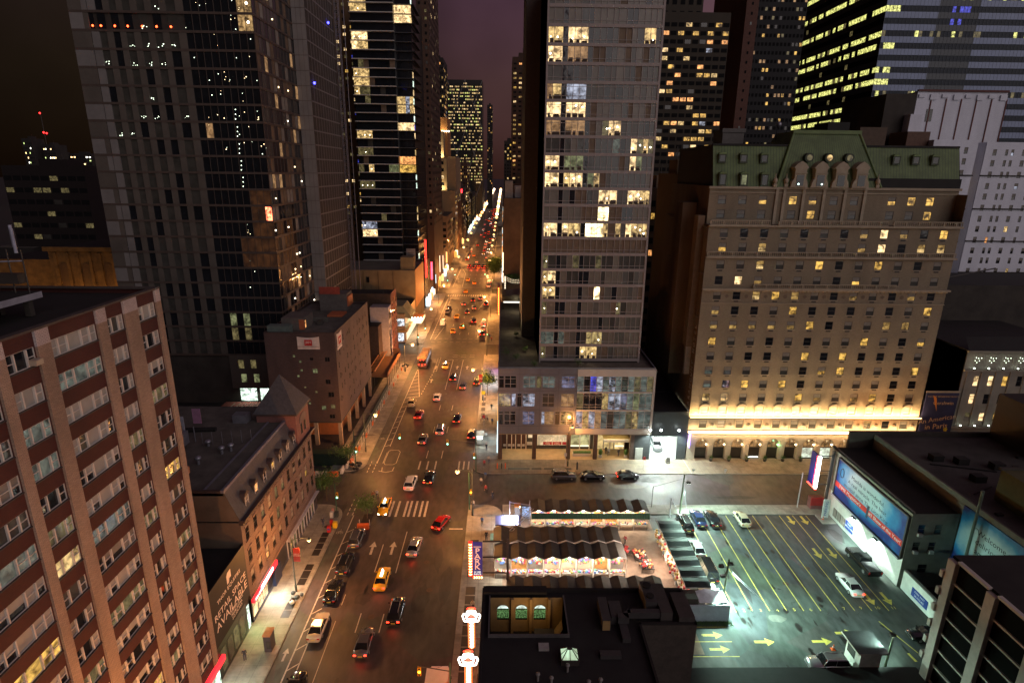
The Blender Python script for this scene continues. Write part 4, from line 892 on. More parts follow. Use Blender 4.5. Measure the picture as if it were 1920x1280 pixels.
for k,c in enumerate(ax):
    q = MB(); x = c + 1.0; q.tube((x,HY - .1,3.3),(x - .15,HY - .3,3.3),.03,FRD); q.ball((x - .15,HY - .34,3.25),.15,glow('sconce_green' if k == 4 else 'sconce',(.3,1,.4) if k == 4 else (1,.80,.5),14,False),8,5)
    if k % 2 == 0: lamp('POINT',(x - .15,HY - .6,3.2),28,(.4,1,.5) if k == 4 else (1,.62,.3),.15,parent=t)
    q.build('sconce',t)
ld = MB(); LEDM = glow('linear_ledge_light',(1,.70,.36),7,False)
ld.box(hx0 - .1,hx1 + .1,HY - 1.0,HY + .2,5.6,5.78,HS); ld.box(hx0 - .05,hx1 + .05,HY - .95,HY - .40,5.79,6.08,LEDM)
ld.box(hx0 - .1,hx1 + .3,HY - .75,HY + .2,8.6,8.9,HS); ld.build('light_ledge',t)
u2 = MB(); u2.box(hx0,hx1 + .1,HY - .68,HY - .52,8.91,8.99,glow('upper_linear_light',(1,.70,.34),6)); u2.build('light_ledge',t)
for k in range(4):
    x = hx0 + 5.5 + 11 * k
    lamp('AREA',(x,HY - .60,9.05),850,(1,.64,.28),sx=10.8,sy=.12,aim=(0,.42,1),parent=t); lamp('AREA',(x,HY - .6,6.2),150,(1,.66,.32),sx=10.8,sy=.15,aim=(0,.45,1),parent=t)
    lamp('AREA',(x,HY - .9,5.5),120,(1,.66,.32),sx=10.8,sy=.15,aim=(0,-.1,-1),parent=t)
# stone trim
tr = MB()
for z,s_ in rowsH:
    for k in range(12):
        x = cx[k]
        tr.box(x - WW / 2 - .1,x + WW / 2 + .1,HY - .1,HY - .001,z - .14,z - .01,HS)
        if 9.5 < z < 33 or z > 36: tr.box(x - .42,x + .42,HY - .04,HY - .0015,z - .42,z - .17,mat('vent_grille',(.03,.026,.022),.6))
        if z == 9.45:   # pediments over the first brick storey
            tr.ext([(-1.0,0),(1.0,0),(1.0,.14),(.45,.5),(0,.6),(-.45,.5),(-1.0,.14)],HY - .3,HY - .01,lambda u,v,s,x=x: (x + u,s,10.98 + v),HS); tr.box(x - .92,x - .75,HY - .15,HY - .01,8.95,10.97,HS).box(x + .75,x + .92,HY - .15,HY - .01,8.95,10.97,HS)
        if z == 6.55:
            tr.ball((x + 1.75,HY - .05,7.2),.38,HS,10,6); tr.box(x - .95,x - .8,HY - .12,HY,6.2,8.2,HS); tr.box(x + .8,x + .95,HY - .12,HY,6.2,8.2,HS)
tr.box(hx0 - .1,hx1 + .35,HY - .6,HY - .001,33.25,33.55,HS); tr.box(hx0,hx1,HY - .25,HY - .001,32.95,33.24,HS)
tr.box(hx0,hx1 + .1,HY - .12,HY - .001,30.75,30.85,HS)
for k in range(60): tr.box(hx0 + .3 + k * .735,hx0 + .55 + k * .735,HY - .45,HY - .002,33.0,33.24,HS)
for k in range(11):
    x = cx[k] + 1.755; s = .42
    if k % 2 == 0: tr.add([(x - s,HY - .04,32.1),(x,HY - .04,31.75),(x + s,HY - .04,32.1),(x,HY - .04,32.45)],[(0,1,2,3)],HSD)
    else: tr.add([(x + .36 * math.cos(q * .628),HY - .04,32.1 + .36 * math.sin(q * .628)) for q in range(10)],[tuple(range(9,-1,-1))],HSD)
for z in (39.2,): tr.box(hx0 - .05,hx1 + .25,HY - .55,HY - .001,z - .25,z,HS)
tr.box(hx0 - .05,hx1 + .25,HY - .5,HY - .001,44.35,44.62,HS)
for x in (hx0,hx1 - .5): 
    for k in range(42):
        if k % 2 == 0: tr.box(x,x + .5,HY - .035,HY - .0012,9.2 + k * .57,9.7 + k * .57,HB)
tr.build('stone_trim',t)
def balustrade(mb,x0,x1,y,z,m,h=.85,st=.36):
    mb.box(x0,x1,y - .12,y + .12,z,z + .12,m); mb.box(x0,x1,y - .12,y + .12,z + h - .14,z + h,m); n = int((x1 - x0) / st)
    for k in range(n + 1):
        x = x0 + (x1 - x0) * k / n
        if k % 6 == 0: mb.box(x - .12,x + .12,y - .1,y + .1,z + .12,z + h - .14,m)
        else: mb.box(x - .05,x + .05,y - .05,y + .05,z + .12,z + h - .14,m)
bl = MB(); balustrade(bl,hx0 + .2,hx0 + 10.5,HY - .3,44.63,HS); balustrade(bl,hx1 - 12,hx1,HY - .3,44.63,HS); balustrade(bl,47.5,66.5,HY - .3,44.63,HS); balustrade(bl,hx0 + .2,hx1,HY - .3,39.21,HS); balustrade(bl,44.5,70,HY - .35,33.56,HS); bl.build('balustrade',t)
place_windows(t,items)
# set-back upper storeys, mansard, centre pavilion
UY = 104.2; hx = [38.2,41.8,45.4,50.7,54.2,57.9,61.5,68.2,71.7,75.0]
up = MB(); ops = []; items = []
for z,s_ in ((48.0,'bbhyhbbhyy'),(45.55,'bbbbybbbby')):
    for k,x in enumerate(hx): ops.append((x - .7,x + .7,z,z + 1.45)); items.append(('S',UY,x,z,(1.4,1.45,'hung',WPm[s_[k]],FRD)))
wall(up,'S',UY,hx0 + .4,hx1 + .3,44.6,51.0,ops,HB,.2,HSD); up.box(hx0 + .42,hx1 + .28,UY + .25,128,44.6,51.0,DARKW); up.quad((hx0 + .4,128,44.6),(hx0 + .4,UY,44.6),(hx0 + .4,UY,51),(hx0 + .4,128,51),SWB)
up.box(hx0 + .2,hx1 + .5,UY - .35,UY - .001,50.6,51.0,HS); up.box(hx0 + .4,hx1 + .3,UY - .15,UY - .001,49.9,50.05,HS)
for x in (47.7,49.0,52.4,56.0,59.7,63.2): up.box(x - .25,x + .25,UY - .22,UY - .002,44.6,50.59,HS)
up.box(hx0,hx1,HY - .2,UY - .4,44.55,44.62,HSD); up.build('upper_storeys',t)
hx += []; place_windows(t,items,'attic_window')
mr_ = MB(); my = 106.4
for a,b in ((hx0 + .9,49.5),(62.5,hx1 + .3)):
    n = int((b - a) / .5)
    mr_.quad((a,UY + .1,51.0),(b,UY + .1,51.0),(b,my,57.9),(a,my,57.9),CU)
    for k in range(n): x = a + (b - a) * k / n; mr_.add([(x,UY + .02,51.02),(x + .06,UY + .02,51.02),(x + .06,my - .08,57.9),(x,my - .08,57.9)],[(0,1,2,3)],mat('copper_seam',(.06,.095,.05),.6))
    mr_.box(a - .1,b,my - .2,my + .2,57.75,58.1,ROOFD)
mr_.quad((hx1 + .3,UY,51),(hx1 + .3,126,51),(hx1 + .3,126,58),(hx1 + .3,my,58),ROOFD); mr_.quad((hx0 + .9,126,51),(hx0 + .9,UY + .1,51),(hx0 + .9,my,57.9),(hx0 + .9,126,57.9),ROOFD)
mr_.box(hx0 + 1,hx1 + .2,my + .2,127,57.4,57.75,ROOFD); mr_.box(63.5,hx1 + .3,UY - .02,UY + .08,51.01,52.6,ROOFD)
A = [(47.3,UY - .4,51.0),(65.6,UY - .4,51.0),(65.6,118,51.0),(47.3,118,51.0)]; B = [(50.6,107.0,60.3),(62.0,107.0,60.3),(62.0,114,60.3),(50.6,114,60.3)]
for i in range(4): mr_.quad(A[i],A[(i + 1) % 4],B[(i + 1) % 4],B[i],CU)
mr_.quad(*B,ROOFD)
for k in range(34):
    s = k / 34; a = Vector(A[0]).lerp(Vector(A[1]),s); b = Vector(B[0]).lerp(Vector(B[1]),s); mr_.add([a + Vector((0,-.05,.02)),a + Vector((.07,-.05,.02)),b + Vector((.05,-.05,0)),b + Vector((0,-.05,0))],[(0,1,2,3)],MATS['copper_seam'])
mr_.box(50.3,62.3,106.6,107.0,59.9,60.5,CU)
for i in (0,1): mr_.tube(A[i],B[i],.22,CU)
mr_.build('copper_mansard',t)
for k in range(6):
    x = (37.9,41.6,45.2,68.4,71.8,75.2)[k]
    for z,hh in ((55.0,1.3),(51.15,1.9)):
        if z < 52 and x > 60: continue
        d = MB(); yy = UY + .1 + (z - 51) * .31
        d.box(x - .65,x + .65,yy - .35,yy + .9,z,z + hh,mat('dormer_copper',(.055,.07,.045),.7)); d.quad((x - .42,yy - .36,z + .15),(x + .42,yy - .36,z + .15),(x + .42,yy - .36,z + hh - .15),(x - .42,yy - .36,z + hh - .15),L_G if (z < 52 and k == 1) else GL)
        d.ext([(-.75,0),(.75,0),(.55,.25),(0,.38),(-.55,.25)],yy - .45,yy + 1.0,lambda u,v,s,x=x,z=z,hh=hh: (x + u,s,z + hh + v),CU); d.box(x - .7,x + .7,yy - .42,yy,z - .12,z - .001,MATS['dormer_copper']); d.build('dormer',t)
for k in range(3):
    x = 52.8 + 3.5 * k; d = MB(); yy = UY + 1.0
    d.tube((x,yy - .5,55.9),(x,yy + 1.4,55.9),.78,MATS['dormer_copper'],14); d.tube((x,yy - .56,55.9),(x,yy - .5,55.9),.5,L_D if k != 1 else L_YP,14); d.build('oculus',t)
for k in range(4):
    x = 51.0 + 3.55 * k; d = MB(); prof = [(-1.5,0),(1.5,0),(1.35,.9),(.98,1.5),(.98,3.0),(1.25,3.3),(.75,3.9),(0,4.35),(-.75,3.9),(-1.25,3.3),(-.98,3.0),(-.98,1.5),(-1.35,.9)]
    d.ext(prof,UY - .9,UY + 2.2,lambda u,v,s,x=x: (x + u,s,50.95 + v),HS); d.box(x - .62,x + .62,UY - .95,UY - .901,51.2,53.0,GL); d.box(x - 1.1,x + 1.1,UY - 1.05,UY - .9,53.25,53.4,HS); d.box(x - .1,x + .1,UY - 1.02,UY - .96,51.2,53.0,FRD) if 0 else None
    if k < 2: d.ball((x - .2 + .5 * k,UY - .97,51.5),.13,glow('cool_spot',(.7,1,.9),8),6,4)
    d.build('stone_dormer',t)
ur = MB()
for x in (47.0,48.9,64.9):
    ur.box(x - .3,x + .3,UY - .6,UY,51,51.5,HS); ur.ball((x,UY - .3,52.0),.42,HS,8,6,1.3); ur.tube((x,UY - .3,52.4),(x,UY - .3,53.2),.12,HS,8,.05)
ur.build('urns',t)
bk = MB(); bk.box(59,63,112,117,60.3,62.3,ROOFD); bk.box(41,45,115,120,57.8,61,mat('roof_box',(.09,.08,.075),.6)); bk.box(40.8,45.2,114.8,115,60.5,61.2,MATS['roof_box'])
for x in (50.2,52,54.6): bk.tube((x,113,57.8),(x,113,62.6),.08,ROOFD)
bk.box(65,70,112,118,58,61.5,mat('bulkhead_tan',(.10,.065,.045),.8)); bk.build('roof_plant',t)
bk = MB(); bk.ball((50.2,112.5,61.8),.5,MATS['duct_metal'],8,6); bk.build('dish',t)
# side wall: vertical name and light shafts
for i,ch in enumerate('PARAMOUNT HOTEL'):
    if ch != ' ': text('lettering',ch,1.25,mat('painted_letter',(.35,.30,.26),.7),(hx0 - .06,102.9 + .0,10 + i * 1.15),(0,0,1),(0,1,0),t,.05)
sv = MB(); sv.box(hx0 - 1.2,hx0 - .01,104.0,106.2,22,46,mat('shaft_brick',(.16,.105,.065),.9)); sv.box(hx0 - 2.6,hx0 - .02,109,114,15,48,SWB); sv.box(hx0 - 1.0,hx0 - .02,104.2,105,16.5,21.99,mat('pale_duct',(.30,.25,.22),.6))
for z in (44,36,28): sv.box(hx0 - .25,hx0 - .015,102,125,z,z + .25,HSD)
sv.build('side_shafts',t)
bs = MB(); bs.box(35.6,35.75,100.4,101.2,3.0,5.8,glow('violet_blade_sign',(.35,.25,1),4)); bs.build('blade_sign',t)
# ---------------------------------------------------------------- T: theatre facade right of hotel with uplights and blue poster
t = thing('theatre_building','grey theatre facade with green tinged uplights right of the grand hotel','building',(98,110,0))
TS = mat('theatre_stone',(.24,.22,.18),.7,var=.2,scale=.6)
mb = MB(); TY = 101.9; ops = []; items = []
for z,h,s_ in ((15.2,2.0,'wwyd'),(11.6,2.0,'wddd'),(8.1,1.7,'twyy')):
    for k in range(7):
        x = 89.0 + k * 2.75; c = (s_ + 'dyd')[k]; ops.append((x - .5,x + .5,z,z + h)); items.append(('S',TY,x,z,(1.0,h,'hung',WPm[c] if c != 't' else (GLD,L_D),FRD)))
for x,m in ((87.6,L_YP),(91.0,L_T),(94,L_T)): ops.append((x - .6,x + .6,3.8,5.6)); items.append(('S',TY,x,3.8,(1.2,1.8,'grid',(m,m),FRD)))
wall(mb,'S',TY,86.2,112,0,22.3,ops,TS,.2); mb.box(86.2,112,TY + .25,130,0,22.0,DARKW,ROOFD)
for z in (6.7,18.2,21.9): mb.box(86.1,112,TY - .45,TY - .001,z,z + .35,TS)
mb.quad((86.2,130,0),(86.2,TY,0),(86.2,TY,22.3),(86.2,130,22.3),DARKW)
for k in range(9): mb.box(86.9 + k * 2.75,87.2 + k * 2.75,TY - .12,TY - .001,7.06,18.1,TS)
mb.add([(86,TY - .4,22.3),(112,TY - .4,22.3),(112,TY + 2.5,24.2),(87.2,TY + 2.5,24.2)],[(0,1,2,3)],ROOFD)
mb.build('wall',t); place_windows(t,items)
for k in range(8):
    for z,p in ((7.1,60),(18.6,26)):
        q = MB(); x = 87.6 + k * 2.75; q.tube((x,TY - .6,z),(x,TY - .6,z + .25),.12,FRD,8); q.ball((x,TY - .6,z + .3),.13,glow('uplight_lens',(.85,1,.85),14),8,5); q.build('uplight',t)
        if k < 5: lamp('SPOT',(x,TY - .55,z + .35),p * 2.2,(.62,1,.72),.08,(0,.28,1),75,t)
for k in range(7):
    q = MB()
    for dx,dz in ((0,0),(.4,.35),(-.4,.35),(.15,.8),(.7,.85),(-.3,.95)): q.ball((88.0 + k * 2.75 + dx,TY - .4,20.0 + dz),.07,glow('cool_bulb_and_glint',(.85,1,.75),5),6,4)
    q.build('bulb_cluster',t)
pb = thing('theatre_poster','large dark blue theatre poster with cursive gold lettering beside the grand hotel','poster',(83,101.6,6)); q = MB(); q.box(79.9,86.1,101.5,101.7,5.6,14.0,mat('navy_poster',(.022,.024,.075),.5,var=.4,scale=.3)); q.box(79.8,86.2,101.45,101.72,14.0,14.3,HS); q.build('panel',pb)
GLT = mat('gold_script',(.48,.32,.18),.6)
text('lettering','An American',1.35,GLT,(83,101.48,8.6),(1,.0,.18),(-.18,0,1),pb,.004); text('lettering','in Paris',1.5,GLT,(83.1,101.48,7.1),(1,0,.1),(-.1,0,1),pb,.004); text('lettering','THE NEW BROADWAY MUSICAL',.42,GLT,(83.3,101.48,13.2),(1,0,0),(0,0,1),pb,.004); text('lettering',"Gershwin",1.0,GLT,(83.5,101.48,11.9),(1,0,0),(0,0,1),pb,.004)
q = MB(); q.add([(81.2,101.47,13.5),(82.0,101.47,12.9),(82.5,101.47,10.2)],[(0,2,1)],mat('orange_flame',(.55,.2,.03),.5)); q.add([(85.0 + .45 * math.cos(a * 1.2566 + .3) * (1 if 1 else 1),101.47,6.5 + .45 * math.sin(a * 1.2566 + .3)) for a in range(5)],[(4,3,2,1,0)],mat('gold_star',(.5,.38,.02),.5)); q.build('artwork',pb)
# far dark mass behind the theatre
t = thing('dark_roof_building','unlit low building with cluttered roof behind the uplit theatre','building',(105,140,0)); mb = MB(); mb.box(80,150,126,143,0,30,DARKW,ROOFD); mb.box(88,96,127,132,30,34,mat('bulkhead_tan2',(.08,.07,.065),.8)); mb.tube((98,128,31),(110,128,33.5),.15,FRD); mb.build('wall',t)
# ---------------------------------------------------------------- white apartment building, far right
WB_ = brick('white_glazed_brick',(.84,.87,.97),(.78,.80,.92),(.55,.56,.66),.4,.14,.012,var=.12,bump=.2)
t = thing('white_apartment_building','blue lit white brick apartment building with stepped wings behind the grand hotel','building',(118,160,0))
mb = MB(); its = []; random.seed(31)
def wing(x0,x1,yb_,zt_,cols,z0=12):
    o2 = []
    r = 0; z = zt_ - 3.2
    while z > z0:
        for u in cols:
            c = random.random(); m = L_YP if c < .05 else (L_O if c < .09 else (LB4 if c < .11 else random.choice([GL,GLB,GLG])))
            w = .95 if u[1] else .7
            o2.append((u[0] - w / 2,u[0] + w / 2,z,z + 1.5)); its.append(('S',yb_,u[0],z,(w,1.5,'hung',(m,m if m in (L_YP,L_O) else GLD),FRD)))
        z -= 2.75 if r % 3 else 2.55; r += 1
    wall(mb,'S',yb_,x0,x1,z0,zt_,o2,WB_,.2); mb.box(x0 + .02,x1 - .02,yb_ + .22,185,z0,zt_ - .05,WB_,ROOFD)
wing(104.5,115.5,148,61.6,[(108.4,1),(112.8,1)])
wing(119.2,150,150,61.3,[(121.6,1),(124.6,0),(126.1,0),(129.0,1),(132,0),(135,1),(138,0),(141,0)])
wl2 = []; 
for k in range(16): 
    for x in (116.3,118.2): wl2.append((x - .45,x + .45,58 - k * 2.7,59.5 - k * 2.7)); its.append(('S',155,x,58 - k * 2.7,(.9,1.5,'hung',random.choice([(GL,GL),(GL,GL),(L_Y,L_Y),(GL,GLD)]),FRD)))
wall(mb,'S',155,115.5,119.2,12,62,wl2,mat('grey_court_brick',(.20,.19,.18),.9),.2)
for z in (53.2,45.1,37.0,28.9):
    for a,b,y in ((104.4,115.6,147.7),(119.1,150,149.7)): mb.box(a,b,y,y + .29,z,z + .3,DARKW)
mb.build('wall',t); place_windows(t,its)
tp = MB(); tp.box(104.9,128.0,158,180,61.3,73.6,WB_,ROOFD); tp.box(97,104.8,158,178,55,73.0,DARKW); tp.box(102.5,105.6,155.5,158,61.3,68,WB_)
for k in range(6): tp.box(108.5 + k * 3.9,108.75 + k * 3.9,157.85,157.99,61.3,72.0,mat('rust_joint',(.16,.05,.04),.8))
for k in range(8): tp.box(105.2 + k * 3.0,106.9 + k * 3.0,157.7,157.99,72.2 - (k % 2) * .5,73.0,WB_)
tp.box(104.8,128.1,157.6,158.2,73.6,74.1,mat('rust_coping',(.13,.05,.045),.8)); tp.box(108,109.6,157.9,157.995,66.5,69.5,GLB); tp.box(99,104.6,150,157,60,63.5,mat('brown_shed',(.14,.08,.06),.85))
tp.build('water_tower_house',t)
# ---------------------------------------------------------------- blue office tower
t = thing('office_tower','wide office tower with rows of yellow lit offices and bluish bands at the upper right','office tower',(172,290,0))
mb = MB(); bx,by,bx1 = 147.3,250,215; mb.box(bx + .2,bx1,by + .3,340,40,150,DARKW); BS = mat('blue_spandrel',(.20,.25,.40),.4,metal=.1,var=.15,scale=.3); BG = mat('deep_blue_glass',(.006,.016,.034),.5,spec=.3)
z = 64.0; k = 0; bands = []
OFFD = mat('dark_spandrel',(.018,.018,.014),.5)
mb2 = MB()
while z < 135:
    fbox(mb2,'S',by,bx,168,z,z + 2.2,-.1,.25,BS); fbox(mb2,'S',by,184,bx1,z - .0,z + 2.2,-.1,.25,BS); fbox(mb2,'W',bx,by + .2,340,z,z + 2.2,-.1,.2,OFFD); fbox(mb2,'S',by,168,184,z,z + 2.2,-.06,.25,mat('blue_mullion',(.010,.022,.045),.3))
    bands.append(z + 2.2); z += 4.35
for q in range(46): fbox(mb2,'S',by,bx + q * 1.45,bx + .08 + q * 1.45,60,150,-.12,-.1,MATS['blue_mullion'])
mb2.build('spandrels',t); mb.build('core',t)
random.seed(77)
for k,z in enumerate(bands):
    w = MB(); Fs = fmap('S',by); Fw = fmap('W',bx); on = k in (2,3,5,6,8,9,11,13,15); n = 46
    for j in range(n):
        a = bx + j * 1.45; r = random.random(); lm = BG
        if k in (0,1,2,3) and a < 158 and r < .5: lm = L_OF
        elif k in (4,9,12) and r < .35: lm = L_D if r < .2 else L_OF
        elif on and a < 152 and r < .6: lm = L_OF
        elif k in (10,11) and 172 < a < 180 and r < .6: lm = L_B
        fquad(w,Fs,'S',a,a + 1.37,z,z + 2.1,.05,lm)
    n = 40
    for j in range(n):
        a = by + .3 + j * 2.1; r = random.random(); fquad(w,Fw,'W',a,a + 1.95,z + .1,z + 2.0,.06,(L_OF if r < .68 else (L_D if r < .8 else GLM)) if on else (GLM if r > .04 else L_D))
    w.build('window_band',t)
# ---------------------------------------------------------------- other background towers, each its own thing
def tower(label,cat,x0,x1,y0,y1,z1,wm,sides,nx,nz,lits,dens,z0=0,wsz=(.55,.5),kind='plain',zb=None,top=None,name='tower',seed=1,roofbits=True,group=None,rows=None):
    """background tower; lits=[(material, weight)], dens=share of lit windows"""
    random.seed(seed); cxm,cym = (x0 + x1) / 2,(y0 + y1) / 2
    t = thing(name,label,cat,(cxm,cym,0),group=group); mb = MB(); mb.box(x0,x1,y0,y1,z0,z1,wm,ROOFD)
    zb = zb or z0 + 5; items = []; fh = (z1 - zb - 1.5) / nz
    for side in sides:
        c,u0,u1 = {'S': (y0,x0,x1),'E': (x1,y0,y1),'W': (x0,y0,y1)}[side]; n = nx[sides.index(side)] if isinstance(nx,(list,tuple)) else nx; cw = (u1 - u0) / n
        for r in range(nz):
            for k in range(n):
                q = random.random(); m = None
                if q < dens * (rows[r % len(rows)] if rows else 1): m = random.choices([a for a,b in lits],[b for a,b in lits])[0]
                else: m = GLG if q > .95 else GLM
                w = cw * wsz[0]; h = fh * wsz[1]; items.append((side,c - .12 if side in 'SW' else c + .12,u0 + (k + .5) * cw,zb + r * fh,(round(w,2),round(h,2),kind,(m,) if kind == 'plain' else (m,m),FRD)))
    mb.build('wall',t); place_windows(t,items,limit=40)
    if roofbits:
        rb = MB(); rb.box(cxm - (x1 - x0) * .2,cxm + (x1 - x0) * .15,cym - (y1 - y0) * .2,cym + (y1 - y0) * .2,z1,z1 + 3,wm); rb.tube((cxm,cym,z1 + 3),(cxm,cym,z1 + 6),.1,FRD); rb.build('roof_plant',t)
    return t
TAN = mat('tan_tower_wall',(.12,.068,.032),.85,var=.25,scale=.15); BRNW = mat('brown_tower_wall',(.075,.042,.030),.85,var=.25,scale=.15); GRYW = mat('grey_tower_wall',(.022,.019,.018),.8,var=.25,scale=.2); NAVY = mat('navy_slab_wall',(.055,.06,.09),.8,var=.15,scale=.2); GRN = mat('olive_tower_frame',(.040,.030,.020),.8,var=.2,scale=.2)
YW = [(L_Y,4),(L_Y2,4),(L_T,2),(L_YP,3),(L_O,2),(L_W,2)]; YWC = YW + [(LB4,1),(L_C,.5)]
tower('tan tower with pairs of small warm windows between the glass high rises','tower',-66,-57.5,250,270,130,TAN,'S',3,38,[(L_W,4),(L_Y,2),(L_D,4),(L_B,.6)],.45,zb=30,wsz=(.42,.45),kind='hung',seed=2)
t = tower('slim brown tower just right of the balcony high rise','tower',-35.5,-30.5,262,300,140,BRNW,'SE',[2,14],40,[(L_W,1),(L_D,3)],.12,zb=30,wsz=(.35,.4),seed=3)
tower('dark stepped skyscraper with small scattered lights beyond the brown tower','tower',-49.1,-40.2,420,450,124.5,GRYW,'SE',[6,8],36,YWC,.22,zb=20,seed=4)
# art-deco stack
t = thing('art_deco_tower','cream art deco tower with floodlit upper tiers and gridded lit windows','tower',(-43,405,0)); mb = MB(); ADW = mat('art_deco_stone',(.33,.24,.14),.8,var=.15,scale=.2)
mb.box(-50.6,-31,386,440,0,41,ADW,ROOFD); mb.box(-49.8,-36.2,388,425,41,61,ADW); mb.box(-49,-38,389,415,61,77,ADW); mb.box(-47.1,-36.5,400,425,61,86,mat('orange_crown',(.42,.2,.07),.8)); mb.box(-36.2,-31,396,440,41,62,ADW); mb.build('wall',t); its = []
for r in range(10):
    for k,x in enumerate((-48.6,-46,-43.9,-41.4)): its.append(('S',385.9,x,36.0 - r * 3.4,(1.5,1.7,'grid',(L_W,L_W) if r in (1,2,3,4) or (r == 5 and k != 1) else random.choice([(L_D,L_D),(GL,GL),(GL,GL)]),FRD)))
    for k in range(9): its.append(('E',-30.9,390 + k * 5.2,36 - r * 3.4,(2.0,1.6,'plain',(random.choice([L_Y,GL,GL,L_D]),),FRD)))
for r in range(4):
    for k in range(4): its.append(('S',387.9,-48.4 + k * 3.2,44 + r * 4.3,(1.4,2.0,'plain',(L_W if r in (1,) or random.random() < .3 else GL,),FRD)))
for k in range(3): its.append(('S',388.9,-47.2 + k * 2.7,72,(1.8,2.4,'plain',(L_W,),FRD)))
for r in range(3): its.append(('S',388.9,-45 + r,66,(1.2,2.2,'plain',(GL,),FRD)))
place_windows(t,its)
for z,y,p in ((41.3,387.2,1500),(61.3,388.3,1800),(77.2,399,500)):
    lamp('AREA',(-43.5,y - 1.2,z),p,(1,.74,.36),sx=11,sy=.4,aim=(0,.35,1),parent=t)
for k in range(9): 
    q = MB(); q.ball((-47 + k * 1.45,399.5,86.6 if k < 5 else 77.6),.55,glow('parapet_bulb',(1,.82,.5),7),6,4); q.build('parapet_lamp',t)
# faceted glass tower far down the avenue
t = thing('diagrid_tower','distant faceted glass tower with rows of bright office lights down the avenue','office tower',(-43,715,0)); mb = MB(); mb.box(-63,-24,700,740,0,150,mat('dark_glass_wall',(.02,.022,.02),.3),ROOFD); DG = mat('steel_diagrid',(.20,.19,.20),.5)
for r in range(5):
    for k in range(4):
        a = -63 + k * 9.75; z = 20 + r * 26; mb.tube((a,699.7,z),(a + 9.75,699.7,z + 26),.35,DG,6) if (k + r) % 2 else mb.tube((a + 9.75,699.7,z),(a,699.7,z + 26),.35,DG,6)
mb.build('wall',t); random.seed(12)
for r in range(33):
    w = MB(); z = 40 + r * 3.3; F = fmap('S',699.6); w.box(-62.5,-24.2,699.62,699.9,z - .1,z + 1.4,MATS['dark_glass_wall'])
    if r in (15,16,9,10): dn = .15
    elif r > 31: dn = .1
    else: dn = .75 if r % 2 else .45
    for k in range(20):
        a = -62 + k * 1.9
        if random.random() < dn: fquad(w,F,'S',a,a + random.uniform(.8,1.8),z,z + 1.3,0,random.choice([L_OF,L_W,L_YP,L_YP]))
    if w.v: w.build('window_band',t)
tower('thin dark high rise right of the distant faceted glass tower','tower',-24,-16.5,900,930,145,GRYW,'SE',[4,5],40,YWC,.12,zb=20,seed=6)
tower('small stone block at the foot of the distant faceted glass tower','building',-37,-31,520,560,60,BRNW,'SE',[4,10],18,YW,.3,zb=10,seed=7)
t = tower('brown building with glowing red rooftop sign down the left of the avenue','building',-36,-31,455,500,41,BRNW,'SE',[2,12],11,YW,.1,zb=8,seed=8)
q = MB(); q.box(-35.8,-30.9,454.5,454.9,37.5,40,glow('red_neon',(1,.02,.03),7)); q.box(-34.4,-33,454.5,454.9,35.6,37.4,MATS['red_neon']); q.build('neon_sign',t)
t = tower('diagonal striped narrow building beside the red rooftop sign','building',-35,-30.8,405,440,33,mat('striped_wall',(.16,.08,.04),.8),'S',2,3,YW,.1,zb=4,seed=9,roofbits=False)
q = MB()
for k in range(14): q.add([(-30.7,405 + k * 2.5,6 + 0),(-30.7,406.2 + k * 2.5,6),(-30.7,409 + k * 2.5,31),(-30.7,407.8 + k * 2.5,31)],[(0,1,2,3)],mat('stripe_orange',(.30,.13,.05),.7))
q.build('stripes',t)
tower('stone office block below the art deco tower with shopfront lights','building',-44,-31,330,368,29,mat('stone_block',(.20,.13,.08),.8,var=.2,scale=.3),'SE',[4,12],6,YW,.12,zb=7,seed=10)
# right side, far
tower('dark apartment tower with scattered yellow windows left of the grey glass tower','tower',4.3,15.5,330,350,110,BRNW,'SW',[4,4],30,YW,.38,zb=40,wsz=(.55,.45),kind='grid',seed=14)
tower('low unlit block under the distant dark apartment tower','building',2.5,18,322,345,47,BRNW,'S',5,4,YW,.15,zb=30,seed=15)
tower('distant dim building closing the right side of the avenue','tower',0.5,10,560,600,80,GRYW,'SW',[4,8],20,YWC,.2,zb=20,seed=16)
tower('tall apartment tower with many orange and yellow balcony windows behind the glass tower','tower',44.2,63,180,215,96,GRN,'SW',[9,6],30,[(L_O,3),(L_Y,3),(L_YP,2),(L_W,1.5),(LB4,.7)],.30,zb=30,wsz=(.78,.48),seed=17)
tower('upper slab of apartment tower rising out of frame behind the balcony windows','tower',46,58,190,214,125,GRN,'S',5,8,YW,.15,zb=97,seed=18,roofbits=False)
tower('tan masonry block with small paired windows between glass tower and hotel','building',36.5,47,150,170,49.5,mat('tan_block',(.17,.11,.07),.85,var=.25,scale=.3),'SW',[4,5],13,YWC,.30,zb=8,wsz=(.38,.5),kind='grid',seed=19)
tower('narrow unlit brown slab just behind the grand hotel side wall','building',38,41.4,131,148,53,mat('brown_slab',(.10,.066,.04),.9,var=.2,scale=.2),'S',1,10,YW,.12,zb=20,seed=20)
tower('flat navy slab tower with stepped top under the pink sky','tower',101,110.5,300,330,110,NAVY,'S',1,1,YW,0,zb=100,wsz=(.05,.05),seed=21,roofbits=False)
t = tower('slab tower with a column of blue lit windows beside the navy slab','tower',110.6,118,310,335,105,NAVY,'S',2,22,[(L_B,3),(LB4,1)],.32,zb=45,wsz=(.9,.5),seed=22,roofbits=False)
tower('dark wide skyscraper with dim amber windows and a brown left edge','skyscraper',93.2,112,240,275,160,mat('near_black_wall',(.012,.012,.014),.8),'S',13,34,[(L_D,4),(L_Y,3),(L_T,4)],.22,zb=58,wsz=(.6,.4),seed=23,roofbits=False)
